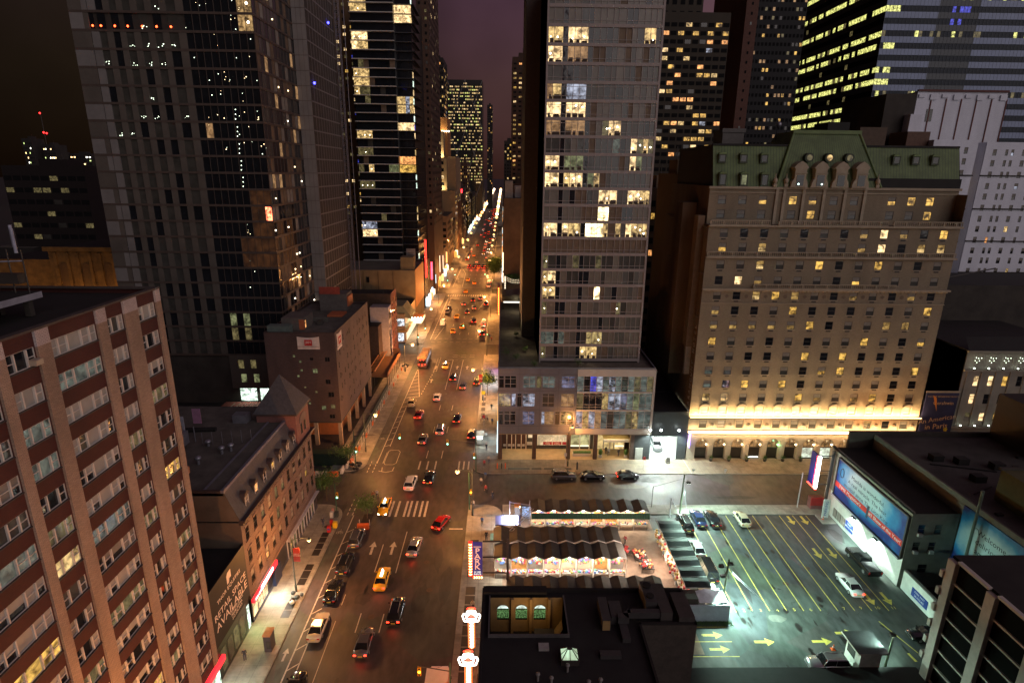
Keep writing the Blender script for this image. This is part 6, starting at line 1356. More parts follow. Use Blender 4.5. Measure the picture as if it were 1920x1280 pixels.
# roof around the sunken terrace (x -1.1..6.6, y 47.4..52.9)
tx0,tx1,ty0,ty1 = -1.1,6.7,47.4,52.9
for a,b,c,d in ((-2,tx0,20,54),(tx1,14.3,20,54),(tx0,tx1,20,ty0),(tx0,tx1,ty1,54),(14.3,20,48.7,54)): mb.box(a,b,c,d,0,NR - .3 if 1 else 0,NW,NRF)
mb.box(14.3,14.31,20,48.7,NR - .29,NR - .28,NW)
mb.quad((-2.01,54,0),(-2.01,20,0),(-2.01,20,NR),(-2.01,54,NR),mat('red_painted_wall',(.35,.06,.03),.6)); mb.quad((14.32,48.69,0),(20,48.69,0),(20,48.69,NR - .1),(14.32,48.69,NR - .1),mat('rear_wall_brown',(.07,.055,.045),.9,var=.3))
for a,b,c,d in ((-2,-1.75,20,54),(14.05,14.3,20,48.6),(19.75,20,48.7,54),(-2,20,53.75,54),(14.3,20,48.7,48.95)): mb.box(a,b,c,d,NR - .3,NR + .12,NW)
mb.box(-1.9,5.0,53.0,54.05,NR,NR + .35,NW); mb.box(16.4,17.6,49.2,53.6,NR - .3,NR + 1.0,mat('bar_box',(.06,.05,.045),.8)); mb.box(18.2,19.8,48.9,52.6,NR - .3,NR + .7,MATS['bar_box'])
mb.build('wall',t)
cy = MB(); OCW = mat('ochre_terrace_wall',(.32,.20,.08),.8,var=.25,scale=.6)
# north wall of the terrace with three arched openings
xs = [(.25,.66),(2.25,.66),(4.25,.66)]; zsp = 7.45
arch_wall(cy,tx0,tx1,[a for a,r in xs],.64,7.45,NR + .0,52.6,OCW,.2,z0=6.15) 
cy.quad((tx0,52.6,4.6),(tx1,52.6,4.6),(tx1,52.6,6.15),(tx0,52.6,6.15),OCW); cy.quad((tx0,ty0,4.6),(tx1,ty0,4.6),(tx1,52.6,4.6),(tx0,52.6,4.6),ROOFD)
cy.quad((tx0,ty0,4.6),(tx0,52.6,4.6),(tx0,52.6,NR),(tx0,ty0,NR),OCW); cy.quad((tx1,52.6,4.6),(tx1,ty0,4.6),(tx1,ty0,NR),(tx1,52.6,NR),OCW)
for x in (1.25,3.25,5.25): cy.box(x - .14,x + .14,52.3,52.58,4.6,NR,OCW)
for a,b,c,d in ((tx0 - .15,tx1 + .15,ty0 - .15,ty0),(tx1,tx1 + .15,ty0,52.9),(tx0 - .15,tx0,ty0,52.9)): cy.box(a,b,c,d,NR - .28,NR + .08,mat('terrace_rim',(.10,.09,.09),.6))
cy.build('terrace',t)
aw = MB()
for x,r in xs:
    aw.quad((x - .64,52.85,6.15),(x + .64,52.85,6.15),(x + .64,52.85,7.4),(x - .64,52.85,7.4),lit('green_planting_glow',(.14,.30,.10),.7,scale=6,lo=0,dark=(.01,.04,.01))); aw.quad((x - .64,52.84,7.42),(x + .64,52.84,7.42),(x + .64,52.84,8.2),(x - .64,52.84,8.2),lit('pale_sky_glow',(.75,1,.92),1.2,lo=.7)); aw.box(x - .64,x + .64,52.7,52.76,7.38,7.44,FRD)
    for k in range(5): aw.tube((x - .55 + k * .27,52.75,6.15),(x - .55 + k * .27,52.75,6.7),.02,FRD,5)
aw.build('arched_windows',t)
tb = MB(); tb.box(.6,1.4,48.6,49.6,4.61,5.5,MATS['poster_grey']); tb.box(2.6,3.6,49.4,50.4,4.61,5.4,mat('ac_pale',(.25,.22,.2),.6)); tb.box(3.6,6.4,50.6,51.6,4.61,5.9,DARKW); tb.add([(5.0,50,4.61),(6.5,50,4.61),(6.5,50,7.2),(6.5,51.4,7.2),(5.0,51.4,4.61)],[(0,1,2),(0,2,3,4)],OCW); tb.build('terrace_clutter',t)
lamp('AREA',(3.2,50.6,8.6),15,(1,.62,.22),sx=3,sy=.6,aim=(0,.8,-.6),parent=t)
sk = MB(); sx0,sx1,sy0,sy1 = 5.75,7.3,43.9,45.3; SKL = lit('skylight_glow',(.62,.92,.62),.75,lo=.8,scale=.6)
sk.box(sx0 - .08,sx1 + .08,sy0 - .08,sy1 + .08,NR - .3,NR + .3,FRD); ap = ((sx0 + sx1) / 2,(sy0 + sy1) / 2); q4 = [(ap[0] - .25,ap[1] - .15,NR + .95),(ap[0] + .25,ap[1] - .15,NR + .95),(ap[0] + .25,ap[1] + .15,NR + .95),(ap[0] - .25,ap[1] + .15,NR + .95)]; b4 = [(sx0,sy0,NR + .31),(sx1,sy0,NR + .31),(sx1,sy1,NR + .31),(sx0,sy1,NR + .31)]
for i in range(4):
    sk.quad(b4[i],b4[(i + 1) % 4],q4[(i + 1) % 4],q4[i],SKL); sk.tube(b4[i],q4[i],.05,FRD,5); sk.tube(Vector(b4[i]).lerp(Vector(b4[(i + 1) % 4]),.5),Vector(q4[i]).lerp(Vector(q4[(i + 1) % 4]),.5),.04,FRD,5)
sk.quad(*q4,FRD); sk.build('skylight',t)
vt = MB(); VM = mat('vent_cap',(.22,.20,.19),.5)
for x,y in ((3.4,42.2),(4.6,41.8),(7.9,41.4),(9.0,41.6),(6.2,43.2)): vt.tube((x,y,NR - .3),(x,y,NR + .35),.12,VM); vt.ball((x,y,NR + .45),.22,VM,10,6,.7)
vt.box(3.7,4.7,45.6,46.4,NR - .3,NR - .05,MATS['poster_grey']); 
vt.box(10.2,11.1,48.2,51.5,NR - .3,NR + 1.0,mat('duct_grey',(.05,.045,.045),.6)); vt.box(10.25,11.0,48.12,48.19,NR - .2,NR + .9,OCW); vt.box(11.3,12.5,49,51.3,NR - .3,NR + .7,MATS['duct_grey'])
vt.box(11.9,13.0,48.6,49.3,NR + .2,NR + .9,MATS['duct_grey']); vt.box(13.0,17.2,49.3,49.9,NR + .2,NR + .9,MATS['duct_grey']); vt.add([(12.9,48.6,NR + .9),(13.3,49.3,NR + .9),(13.3,49.9,NR + .9),(12.4,49.3,NR + .9)],[(0,1,2,3)],MATS['duct_grey']); vt.box(12.0,12.8,46.6,48.6,NR - .3,NR + .2,MATS['duct_grey'])
vt.box(15.1,16.3,50.4,53.6,NR - .3,NR + 1.3,MATS['duct_grey']); vt.tube((15.7,52.8,NR + 1.3),(15.7,52.8,NR + 1.5),.45,ROOFD,14); vt.tube((15.7,51.2,NR + 1.3),(15.7,51.2,NR + 1.5),.4,ROOFD,14); vt.box(9.5,11.5,44.6,45.3,NR - .3,NR + .1,MATS['duct_grey'])
vt.build('roof_plant',t)
lt = MB()
for k in range(2): lt.tube((-2.35 + 0,47.5 + k * .5,.14),(-2.35,47.5 + k * .5,3.5),.03,FRD,6)
for k in range(9): lt.tube((-2.35,47.5,.5 + k * .35),(-2.35,48.0,.5 + k * .35),.02,FRD,5)
lt.build('ladder',t)
# the two neon bar signs
def bar_sign(Y,z,lab):
    t = thing('neon_bar_sign',lab,'neon sign',(-3.1,Y,z),group='twin neon signs on the bar building'); N1 = glow('white_hot_neon',(1,.93,.80),5,True); N2 = glow('orange_neon',(1,.16,.03),3,True)
    q = MB(); q.box(-3.9,-2.4,Y,Y + .18,z + 3.6,z + 4.6,mat('sign_board_dark',(.10,.03,.02),.5)); q.box(-3.5,-2.75,Y + .02,Y + .16,z,z + 3.6,MATS['sign_board_dark']); q.tube((-2.4,Y + .1,z + 4.1),(-1.95,Y + .1,z + 4.1),.04,FRD,6); q.tube((-2.75,Y + .1,z + 1.2),(-1.95,Y + .1,z + 1.2),.04,FRD,6); q.build('panel',t)
    q = MB(); cx,zc = -3.15,z + 5.2
    q.add([(cx + .52 * math.cos(a * .524),Y,zc + .24 * math.sin(a * .524)) for a in range(12)],[tuple(range(12))],glow('red_oval',(1,.03,.01),2.5)); q.build('oval',t); text('lettering','BAR',.34,N2,(cx,Y - .03,zc),(1,0,0),(0,0,1),t,.02)
    q = MB(); P = [(-.45,4.9),(-.45,4.6),(-.85,4.55),(-.95,4.3),(-.75,3.65),(0,3.55),(.75,3.65),(.95,4.3),(.85,4.55),(.45,4.6),(.45,4.9),(0,4.98),(-.45,4.9)]
    q.poly([(cx + a,Y - .06,z + b) for a,b in P],.085,N1,6)
    q.poly([(cx + a * .6,Y - .06,z + 4.25 + (b - 4.25) * .55) for a,b in P],.09,N1,6); q.build('neon_outline',t)
    q = MB()
    for k in range(9): q.ball((cx + .02,Y - .05,z + .35 + k * .38),.21,N1,8,5,.85)
    q.build('neon_letters',t); q = MB(); q.poly([(cx - .32,Y - .04,z + 3.5),(cx - .32,Y - .04,z + .2),(cx,Y - .04,z + .0),(cx + .32,Y - .04,z + .2),(cx + .32,Y - .04,z + 3.5)],.05,N2,6); q.build('neon_border',t)
    lamp('POINT',(cx,Y - .6,z + 2.0),90,(1,.10,.02),.4,parent=t); lamp('POINT',(cx,Y - .5,z + 4.3),60,(1,.7,.5),.3,parent=t)
bar_sign(52.0,2.9,'upper of the two glaring neon bar signs, hanging over the right pavement')
bar_sign(46.2,2.9,'lower of the two glaring neon bar signs, cut off by the bottom edge')
# PARK sign
t = thing('park_sign','blue vertical PARK sign edged with lit red and yellow arrows on a tall post','sign',(.85,63,0)); q = MB(); q.box(.7,1.0,62.9,63.2,0,9.0,mat('sign_post_dark',(.12,.10,.09),.6)); q.build('post',t)
q = MB()
for z in (8.6,6.3,4.0): q.box(-2.3,.7,62.98,63.12,z,z + .14,FRD)
q.build('arms',t); PBL = glow('park_panel_blue',(.10,.06,.32),.35,base=(.03,.02,.12)); q = MB(); q.box(-3.6,-2.35,62.9,63.15,3.75,8.55,PBL); q.box(-4.1,-3.6,62.9,63.15,3.6,8.65,glow('park_red_edge',(1,.02,.01),1.8)); q.box(-3.6,-2.35,62.9,63.15,3.3,3.74,MATS['park_red_edge']); q.build('panel',t)
PT = glow('park_letter',(1,.45,.28),1.2); CH = glow('chevron_bulbs',(1,.8,.25),8)
for ch,z in (('P',7.35),('A',6.55),('R',5.78),('K',5.0)): text('lettering',ch,1.12,PT,(-2.97,62.87,z),(1,0,0),(0,0,1),t,.02,sx=1.05)
text('lettering','24 HRS',.28,glow('pale_letter',(1,.9,.8),1.6),(-2.97,62.87,4.3),(1,0,0),(0,0,1),t,.01); text('lettering','EVENTS',.27,MATS['pale_letter'],(-2.97,62.87,3.98),(1,0,0),(0,0,1),t,.01); q = MB(); q.box(-3.45,-2.5,62.86,62.89,7.95,8.02,PT); q.build('rule',t)
q = MB()
for k in range(12):
    z = 8.4 - k * .4
    for s in (-1,1): q.tube((-3.85 + s * .17,62.82,z),(-3.85,62.82,z - .14),.05,CH,5)
for k in range(4):
    for s in (-1,1): q.tube((-3.4 + k * .3,62.82,3.52 + s * .14),(-3.25 + k * .3,62.82,3.52),.045,CH,5)
q.build('chevron_bulbs',t); lamp('POINT',(-3.8,62.3,6.2),30,(1,.25,.1),.4,parent=t)
# ---------------------------------------------------------------- R: dark block with white pilasters, bottom right
t = thing('pilaster_building','dark building with white pilasters and thin white floor lines, bottom right corner','building',(60,35,0)); mb = MB(); PWH = mat('white_pilaster',(.50,.46,.42),.7,var=.15); BLKW = mat('black_wall',(.005,.005,.005),1,spec=.1)
mb.box(46.25,90,10,50.5,0,15.9,BLKW,mat('roof_brown_dark',(.022,.019,.017),.85,var=.5,scale=.3)); mb.build('wall',t)
q = MB()
for y in (50.0,45.1,40.2,35.3): q.box(45.75,46.24,y - .55,y + .45,0,15.6,PWH)
q.build('pilasters',t); q = MB()
for k in range(7):
    for a,b in ((45.55,49.45),(40.65,44.55),(35.75,39.65)): q.box(46.05,46.24,a,b,13.2 - k * 2.05,13.38 - k * 2.05,PWH)
for a,b in ((45.56,49.4),(40.66,44.5),(35.76,39.6),(28,34.7)): q.box(45.9,46.3,a,b,15.7,15.95,PWH)
q.build('floor_lines',t); q = MB()
for k in range(6): q.box(45.6,46.6,50.5,50.9,13.2 - k * 2.05,14.0 - k * 2.05,PWH)
q.build('quoins',t)
# ---------------------------------------------------------------- S1 billboard building, S2 big roof, lot wall
BXX = 53.3
t = thing('billboard_building','low concrete building carrying the big blue theatre billboard over the parking lot','building',(56.5,74,0)); mb = MB(); CWL = mat('whitewashed_wall',(.62,.64,.60),.75,var=.2,scale=.8,bump=.3); CGR = mat('grey_side_wall',(.17,.16,.135),.85,var=.3,scale=.5)
mb.box(BXX + .02,59.4,65.5,84.6,0,11.0,CGR,ROOFD); mb.quad((BXX,84.6,0),(BXX,65.5,0),(BXX,65.5,4.3),(BXX,84.6,4.3),CWL); mb.quad((BXX,84.6,4.31),(BXX,65.5,4.31),(BXX,65.5,11.3),(BXX,84.6,11.3),mat('wall_grey_top',(.30,.28,.23),.85,var=.3))
mb.box(BXX,BXX + .3,65.5,84.6,11.0,11.35,CGR)
its = []; ops = []
for x,z,w,h in ((54.7,8.2,.95,1.4),(56.9,8.2,.95,1.4),(54.5,5.6,.95,1.4),(56.6,5.6,.95,1.4),(56.0,2.3,1.2,1.3)): ops.append((x - w / 2,x + w / 2,z,z + h)); its.append(('S',65.3,x,z,(w,h,'hung',(GL,GL),FRD)))
wall(mb,'S',65.3,BXX,59.4,0,11.2,ops,CGR,.15); mb.box(53.8,54.5,65.25,65.29,.0,2.6,mat('maroon_door',(.10,.02,.02),.6)); mb.build('wall',t); place_windows(t,its)
q = MB()
for x,z in ((54.5,8.0),(54.4,5.4),(56.5,5.4)): q.box(x - .3,x + .3,64.9,65.28,z,z + .4,MATS['poster_grey'])
q.build('air_conditioners',t)
t = thing('theatre_billboard','long sky blue theatre billboard with red band reading TIME Magazine number one show','billboard',(53.2,74,3.8))
m,n,b = _nodes('billboard_sky'); tcn = n.nodes.new('ShaderNodeTexCoord'); mpn = n.nodes.new('ShaderNodeMapping'); mpn.inputs['Location'].default_value = (0,0,-.55); mpn.inputs['Scale'].default_value = (1,.145,.34); n.links.new(tcn.outputs['Object'],mpn.inputs[0]); gn = n.nodes.new('ShaderNodeTexGradient'); gn.gradient_type = 'SPHERICAL'
nzn = n.nodes.new('ShaderNodeTexNoise'); nzn.inputs['Scale'].default_value = .5; nzn.inputs['Detail'].default_value = 6; n.links.new(tcn.outputs['Object'],nzn.inputs['Vector'])
mp2 = n.nodes.new('ShaderNodeMapping'); mp2.inputs['Location'].default_value = (0,-.05,-1.2); mp2.inputs['Scale'].default_value = (0,.125,.24); n.links.new(tcn.outputs['Object'],mp2.inputs[0]); n.links.new(mp2.outputs[0],gn.inputs[0])
ad2 = n.nodes.new('ShaderNodeMath'); ad2.operation = 'MULTIPLY_ADD'; ad2.inputs[1].default_value = .5; n.links.new(nzn.outputs[0],ad2.inputs[0]); n.links.new(gn.outputs[0],ad2.inputs[2]); cr = n.nodes.new('ShaderNodeValToRGB'); cr.color_ramp.elements[0].position = .25; cr.color_ramp.elements[0].color = (.008,.025,.16,1); cr.color_ramp.elements[1].position = .85; cr.color_ramp.elements[1].color = (.45,.62,.65,1); e_ = cr.color_ramp.elements.new(.5); e_.color = (.02,.22,.45,1)
n.links.new(ad2.outputs[0],cr.inputs[0]); n.links.new(cr.outputs[0],b.inputs['Base Color']); b.inputs['Roughness'].default_value = .45; BBS = m; MATS['billboard_sky'] = m
q = MB(); q.box(53.0,53.2,65.8,81.8,4.4,10.4,BBS); q.build('panel',t); q = MB()
for a,b_ in ((65.79,73.2),(73.7,81.8)): q.box(52.96,52.999,a,b_,5.9,6.75,mat('billboard_red',(.62,.03,.02),.5))
q.build('red_band',t); q = MB(); q.box(52.7,53.25,65.6,82.0,4.12,4.3,FRD); q.box(52.6,52.75,65.6,82.0,4.25,4.36,MATS['pale_steel']); q.box(52.9,53.28,65.55,65.79,4.3,10.6,FRD); q.box(52.9,53.28,81.81,82.05,4.3,10.6,FRD); q.box(52.9,53.28,65.6,82,10.41,10.6,MATS['terrace_rim']); q.build('frame',t)
DK = mat('billboard_dark_ink',(.03,.05,.08),.5); WL = mat('billboard_white_ink',(.75,.72,.70),.5)
for i,s_ in enumerate(("Matilda is wonderful.","A real miracle. The best","musical since The Lion King.")): text('lettering',s_,.82,DK,(52.985,74.2 + .1,9.2 - i * .98),(0,-1,0),(0,0,1),t,.005,sx=1.15)
text('lettering',"TIME Magazine's",.72,WL,(52.945,77.9,6.32),(0,-1,0),(0,0,1),t,.005,sx=1.2); text('lettering','#1 Show of the Year!',.72,WL,(52.945,69.6,6.32),(0,-1,0),(0,0,1),t,.005,sx=1.12)
q = MB(); 
for k in range(14):
    a,b_ = 2 * math.pi * k / 14,2 * math.pi * (k + 1) / 14; q.tube((52.98,80.6 + .45 * math.cos(a),8.6 + .75 * math.sin(a)),(52.98,80.6 + .45 * math.cos(b_),8.6 + .75 * math.sin(b_)),.07,DK,4)
q.box(52.97,52.995,73.2,73.65,5.4,7.3,DK); q.build('artwork',t)
q = MB()
for y in (70.2,75.5): q.box(52.4,53.25,y - .45,y + .45,3.95,4.1,FRD); q.box(52.45,52.75,y - .3,y + .3,3.86,3.949,glow('wallpack_lens',(.92,1,.95),30))
q.build('floodlight',t)
for y in (70.2,75.5): lamp('SPOT',(52.35,y,3.7),1500,(.80,1,.88),.15,(.35,0,-1),125,t)
for i,(a,b_,z0_,z1_,lines) in enumerate(((76.0,78.0,.75,2.1,['VALET','PARKING ONLY']),(60.3,63.2,.6,1.8,['PARK FAST','24 HOURS']))):
    x = 53.2 if i == 0 else 53.55; s = thing('wall_sign',['blue and white sign on the floodlit wall under the billboard','blue and white sign on the low white wall nearer the booth'][i],'sign',(x,(a + b_) / 2,z0_),group='blue rate signs on the lot wall'); q = MB(); q.box(x,x + .06,a,b_,z0_,z1_,mat('sign_blue',(.015,.05,.28),.5)); q.build('panel',s)
    for j,s_ in enumerate(lines): text('lettering',s_,.38,mat('sign_white',(.75,.78,.8),.5),(x - .01,(a + b_) / 2,z1_ - .35 - j * .5),(0,-1,0),(0,0,1),s,.004)
t = thing('lot_wall','low whitewashed boundary wall along the right edge of the parking lot','wall',(53.7,59,0)); q = MB(); q.box(53.6,53.95,50.9,65.2,0,2.75,CWL); q.box(53.55,54.0,50.9,65.2,2.76,2.86,MATS['ac_pale']); q.build('masonry',t)
q = MB(); 
for k in range(3): q.box(53.22,53.28,78.2 + k * 1.15,79.2 + k * 1.15,.6,2.0,MATS['ac_pale']); q.box(53.2,53.219,78.2 + k * 1.15,78.25 + k * 1.15,.6,2.0,FRD)
tag(q.build('notice_boards'),'row of pale framed notice boards on the floodlit wall','notice board')
t = thing('large_flat_building','big flat roofed building with worn grey roof on the right, carrying the second blue poster','building',(85,72,0)); mb = MB(); mb.box(59.6,115,54.0,84.7,0,13.0,CGR,mat('worn_grey_roof',(.065,.060,.058),.9,var=.6,scale=.18)); mb.box(59.6,59.9,54.0,84.7,13.0,13.35,CGR); mb.box(55.6,115,84.5,84.9,9,13.7,mat('parapet_dark',(.05,.042,.035),.85)); mb.build('wall',t)
q = MB(); 
for x,y in ((63,76),(66,75),(70,73.5),(64.5,70)): q.box(x,x + 1.6,y,y + 1.2,13.0,13.9,ROOFD)
q.tube((62,75.2,13.1),(70,73,13.1),.12,ROOFD,6); q.tube((62,67,13.1),(66,69,13.1),.08,ROOFD,6)
for k in range(7): q.box(61 + k * 3.1,61.8 + k * 3.1,62 + (k * 37 % 17),62.5 + (k * 37 % 17),13.0,13.25,ROOFD)
q.box(63.8,80,52,66.0,13.01,17.2,mat('olive_bulkhead',(.085,.080,.030),.8,var=.2)); q.box(78,92,76,84.4,13.0,20.5,mat('black_bulkhead',(.03,.02,.018),.9)); q.ball((64.9,66.05,17.0),.12,L_HOT,6,4); q.box(63.6,80,65.8,66.2,17.2,17.5,MATS['parapet_dark']); q.build('roof_plant',t)
t = thing('second_theatre_poster','dim blue theatre poster partly hidden behind the pilaster building on the right','billboard',(59.5,60,4)); q = MB(); q.box(59.45,59.59,54.2,65.2,4.0,12.6,BBS); q.build('panel',t)
for i,s_ in enumerate(('"Welcome to','deliriously','amusing')): text('lettering',s_,1.0,DK,(59.43,59.8 - i * -.3,10.5 - i * 1.25),(0,-1,0),(0,0,1),t,.005,sx=1.1)
q = MB(); q.tube((58.4,62.0,2),(58.4,62.0,16.5),.17,mat('flue_pipe_green',(.10,.14,.11),.5),10); tag(q.build('flue_pipe'),'tall thin flue pipe standing against the second blue poster','pipe')
# vertical lit sign at the lot entrance
t = thing('lot_entrance_sign','white glaring vertical sign with red bulb edge on a steel frame at the lot entrance','sign',(52,83.5,0)); q = MB(); q.box(52.5,52.85,82.9,83.2,0,11.2,mat('frame_steel_dark',(.05,.05,.05),.5)); q.tube((49.1,84.6,.13),(49.1,84.6,6.5),.09,MATS['pale_steel'],8)
for z in (10.2,7.6,5.2): q.box(50.4,52.5,83.0,83.1,z,z + .12,MATS['frame_steel_dark'])
q.build('frame',t); q = MB(); q.box(50.05,50.35,82.6,84.6,5.0,10.5,mat('sign_body_blue',(.03,.03,.3),.5)); q.build('body',t); q = MB(); q.box(50.0,50.34,82.2,82.59,5.0,10.5,glow('white_sign_face',(1,.97,1),15)); q.build('face',t)
q = MB()
for k in range(17): q.ball((49.95,82.7,5.1 + k * .33),.12,glow('red_bulb',(1,.05,.03),9),6,4)
q.box(50.0,50.35,82.2,84.6,4.8,4.97,MATS['red_bulb']); q.build('bulb_edge',t); lamp('POINT',(49.2,82.0,7),120,(1,.8,.85),.5,parent=t)
t = thing('rate_board','tall white rate board with blue print beside the lot entrance frame','sign',(51.6,81,0)); q = MB(); q.box(51.3,52.4,81.2,81.3,.3,3.6,mat('board_white',(.7,.72,.7),.5)); q.build('panel',t); text('lettering','PARKING',.62,MATS['sign_blue'],(51.85,81.18,2.0),(0,0,1),(-1,0,0),t,.004)
q = MB(); q.box(50.9,53.1,79.9,82.3,.03,.16,CURB); q.build('island_curb',kind='structure')
q = MB(); q.box(51.0,53.2,84.0,85.2,.13,2.0,mat('stacked_goods',(.2,.08,.08),.7)); q.box(50.8,53.0,83.8,84.0,.9,2.3,mat('goods_red',(.35,.02,.02),.6)); tag(q.build('kiosk'),'cluttered red topped kiosk behind the lot entrance frame','kiosk')
# ---------------------------------------------------------------- market
CAN = mat('grey_canopy_cloth',(.055,.050,.047),.55,var=.5,scale=.6,bump=.2); CANL = mat('canopy_edge_white',(.55,.5,.5),.6); CREAM = mat('stall_cream_wall',(.70,.60,.45),.7,var=.15); GVAL = mat('green_valance',(.035,.11,.06),.6,var=.2)
WARMW = mat('stall_warm_wall',(.6,.32,.12),.7,var=.3)
GC = [mat('goods_%d' % i,c,.6,var=.3,scale=4) for i,c in enumerate([(.5,.05,.05),(.6,.3,.1),(.1,.2,.5),(.6,.55,.5),(.08,.06,.06),(.55,.4,.1),(.4,.1,.3),(.1,.35,.15)])]
def ordn(i): return (['first','second','third','fourth','fifth','sixth','seventh','eighth','ninth','tenth','eleventh','twelfth'] + ['%dth' % k for k in range(13,21)] + ['21st','22nd','23rd'] + ['%dth' % k for k in range(24,31)])[i]
MT = glow('stall_tube',(1,.90,.72),22)
def stall(x0,x1,yf,yb,ze,lab,group,front=True,seed=0,open_side='S',tube=True):
    """gabled market stall; ridge runs front to back, gable ends face the aisle"""
    random.seed(seed); t = thing('market_stall',lab,'market stall',((x0 + x1) / 2,yf,0),group=group); xm = (x0 + x1) / 2; rz_ = ze + .42; q = MB(); th = .05
    q.add([(x0,yf,ze),(xm,yf,rz_),(x1,yf,ze),(x0,yb,ze),(xm,yb,rz_),(x1,yb,ze),(x0,yf,ze - th),(xm,yf,rz_ - th),(x1,yf,ze - th),(x0,yb,ze - th),(xm,yb,rz_ - th),(x1,yb,ze - th)],[(0,1,4,3),(1,2,5,4),(6,9,10,7),(7,10,11,8),(0,6,7,1),(1,7,8,2),(3,4,10,9),(4,5,11,10)],CAN); q.build('canopy',t)
    q = MB(); q.tube((x0,yf - .02,ze),(xm,yf - .02,rz_),.045,CANL,5); q.tube((xm,yf - .02,rz_),(x1,yf - .02,ze),.045,CANL,5); q.build('canopy_edge',t)
    q = MB()
    for x in (x0 + .05,x1 - .05): q.tube((x,yf + .06,0),(x,yf + .06,ze - .05),.035,FRW,6)
    q.build('posts',t)
    if front:
        q = MB(); q.box(x0 + .02,x1 - .02,yb - 1.2,yb - 1.1,0,ze - .1,random.choice([CREAM,CREAM,WARMW,GC[1],MATS['ac_pale']])); q.box(x0 + .0,x0 + .03,yf + .5,yb - 1.2,0,ze - .3,CREAM); q.build('back_wall',t)
        q = MB()
        if tube: q.box(x0 + .35,x1 - .35,yf + .55,yf + .66,ze - .12,ze - .05,MT); q.build('light_tube',t)
        q = MB(); dens = random.choice([.3,1,1.6,2.2])
        for k in range(int(34 * dens)):
            x = random.uniform(x0 + .15,x1 - .4); z = random.uniform(.9,ze - .7); y = yb - 1.25 - random.uniform(0,.25); s = random.uniform(.12,.32); q.box(x,x + s,y - .08,y,z,z + random.uniform(.15,.45),random.choice(GC))
        for k in range(int(20 * dens)):
            x = random.uniform(x0 + .1,x1 - .3); y = yf + random.uniform(.1,.6); q.box(x,x + random.uniform(.12,.25),y,y + .2,.85,.85 + random.uniform(.05,.3),random.choice(GC))
        if q.v: q.build('goods',t)
        q = MB(); q.box(x0 + .1,x1 - .1,yf + .1,yf + .85,.74,.84,MATS['ac_pale'])
        for x in (x0 + .15,x1 - .2): q.box(x,x + .05,yf + .15,yf + .2,0,.74,FRD)
        q.build('counter',t)
    return t
for i in range(8):   # back row on the cross street
    a = 4.6 + i * 2.27; t = stall(a,a + 2.27,78.2,81.6,3.1,'%s stall from the left in the back row under the green valance' % ordn(i),'stalls under the green valance',True,200 + i)
    q = MB(); n = 12
    for k in range(n): q.add([(a + 2.27 * k / n,78.1 - (.06 if k % 2 else 0),3.05),(a + 2.27 * (k + 1) / n,78.1 - (0 if k % 2 else .06),3.05),(a + 2.27 * (k + 1) / n,77.75 - (0 if k % 2 else .06),2.25),(a + 2.27 * k / n,77.75 - (.06 if k % 2 else 0),2.25)],[(0,3,2,1)],GVAL)
    q.build('valance',t)
for i in range(8):
    a = -.9 + i * 2.24; stall(a,a + 2.24,66.9,70.3,3.15,'%s stall from the left in the brightly lit middle row' % ordn(i),'brightly lit middle row stalls',True,300 + i)
for i in range(8):
    a = -1.1 + i * 2.25; stall(a,a + 2.25,70.35,73.9,3.3,'%s canopy from the left behind the brightly lit middle row' % ordn(i),'canopies behind the middle row',False,400 + i)
for i in range(9):
    a = .7 + i * 2.2; stall(a,a + 2.2,60.6,63.3,3.1,'%s dark canopy from the left in the front row by the bar building' % ordn(i),'front row canopies by the bar building',False,500 + i)
for i in range(7):
    b0 = 61.5 + i * 2.1; t = thing('market_stall','%s stall from the front in the side row next to the parked cars' % ordn(i),'market stall',(24.8,b0,0),group='side row stalls next to the parked cars'); q = MB(); ze = 3.0; bm = b0 + 1.05; b1 = b0 + 2.1
    q.add([(23.3,b0,ze),(23.3,bm,ze + .16),(23.3,b1,ze),(26.6,b0,ze),(26.6,bm,ze + .16),(26.6,b1,ze)],[(0,3,4,1),(1,4,5,2)],mat('side_canopy_dark',(.020,.020,.023),.6,var=.4,spec=.2)); q.build('canopy',t)
    q = MB(); q.poly([(23.28,b0,ze),(23.28,bm,ze + .16),(23.28,b1,ze)],.06,CANL,5); q.tube((23.3,b0,ze + .02),(26.6,b0,ze + .02),.04,mat('pale_seam',(.3,.3,.3),.5),5); q.build('canopy_edge',t)
    q = MB(); q.box(26.3,26.5,b0,b1,0,2.9,CREAM); q.box(23.5,24.3,b0 + .1,b1 - .1,.7,.8,CREAM); q.box(23.5,23.6,b0 + .3,b1 - .3,2.75,2.85,MT); q.tube((23.35,b0 + .05,0),(23.35,b0 + .05,ze),.035,FRW,6); q.build('frame',t)
    q = MB(); random.seed(600 + i)
    for k in range(16): x = random.uniform(22.9,23.9); y = random.uniform(b0 + .1,b1 - .3); z = random.uniform(.5,2.3); q.box(x,x + .25,y,y + .25,z,z + .3,random.choice([GC[0],GC[1],GC[5],GC[3]]))
    q.build('goods',t)
lamp('AREA',(8,67.6,2.95),1000,(1,.88,.70),sx=17.5,sy=.5,aim=(0,.35,-1)); lamp('AREA',(13.7,79.0,2.85),800,(1,.85,.62),sx=17.5,sy=.5,aim=(0,.25,-1)); lamp('AREA',(23.6,69,2.6),900,(1,.78,.6),sx=.4,sy=14,aim=(-.4,0,-1)); lamp('AREA',(10,62.5,2.9),700,(.95,.95,.9),sx=18,sy=.5,aim=(0,0,-1)); lamp('AREA',(1.5,77,3),900,(.9,.95,1),sx=3,sy=2,aim=(-.2,0,-1))
random.seed(33)
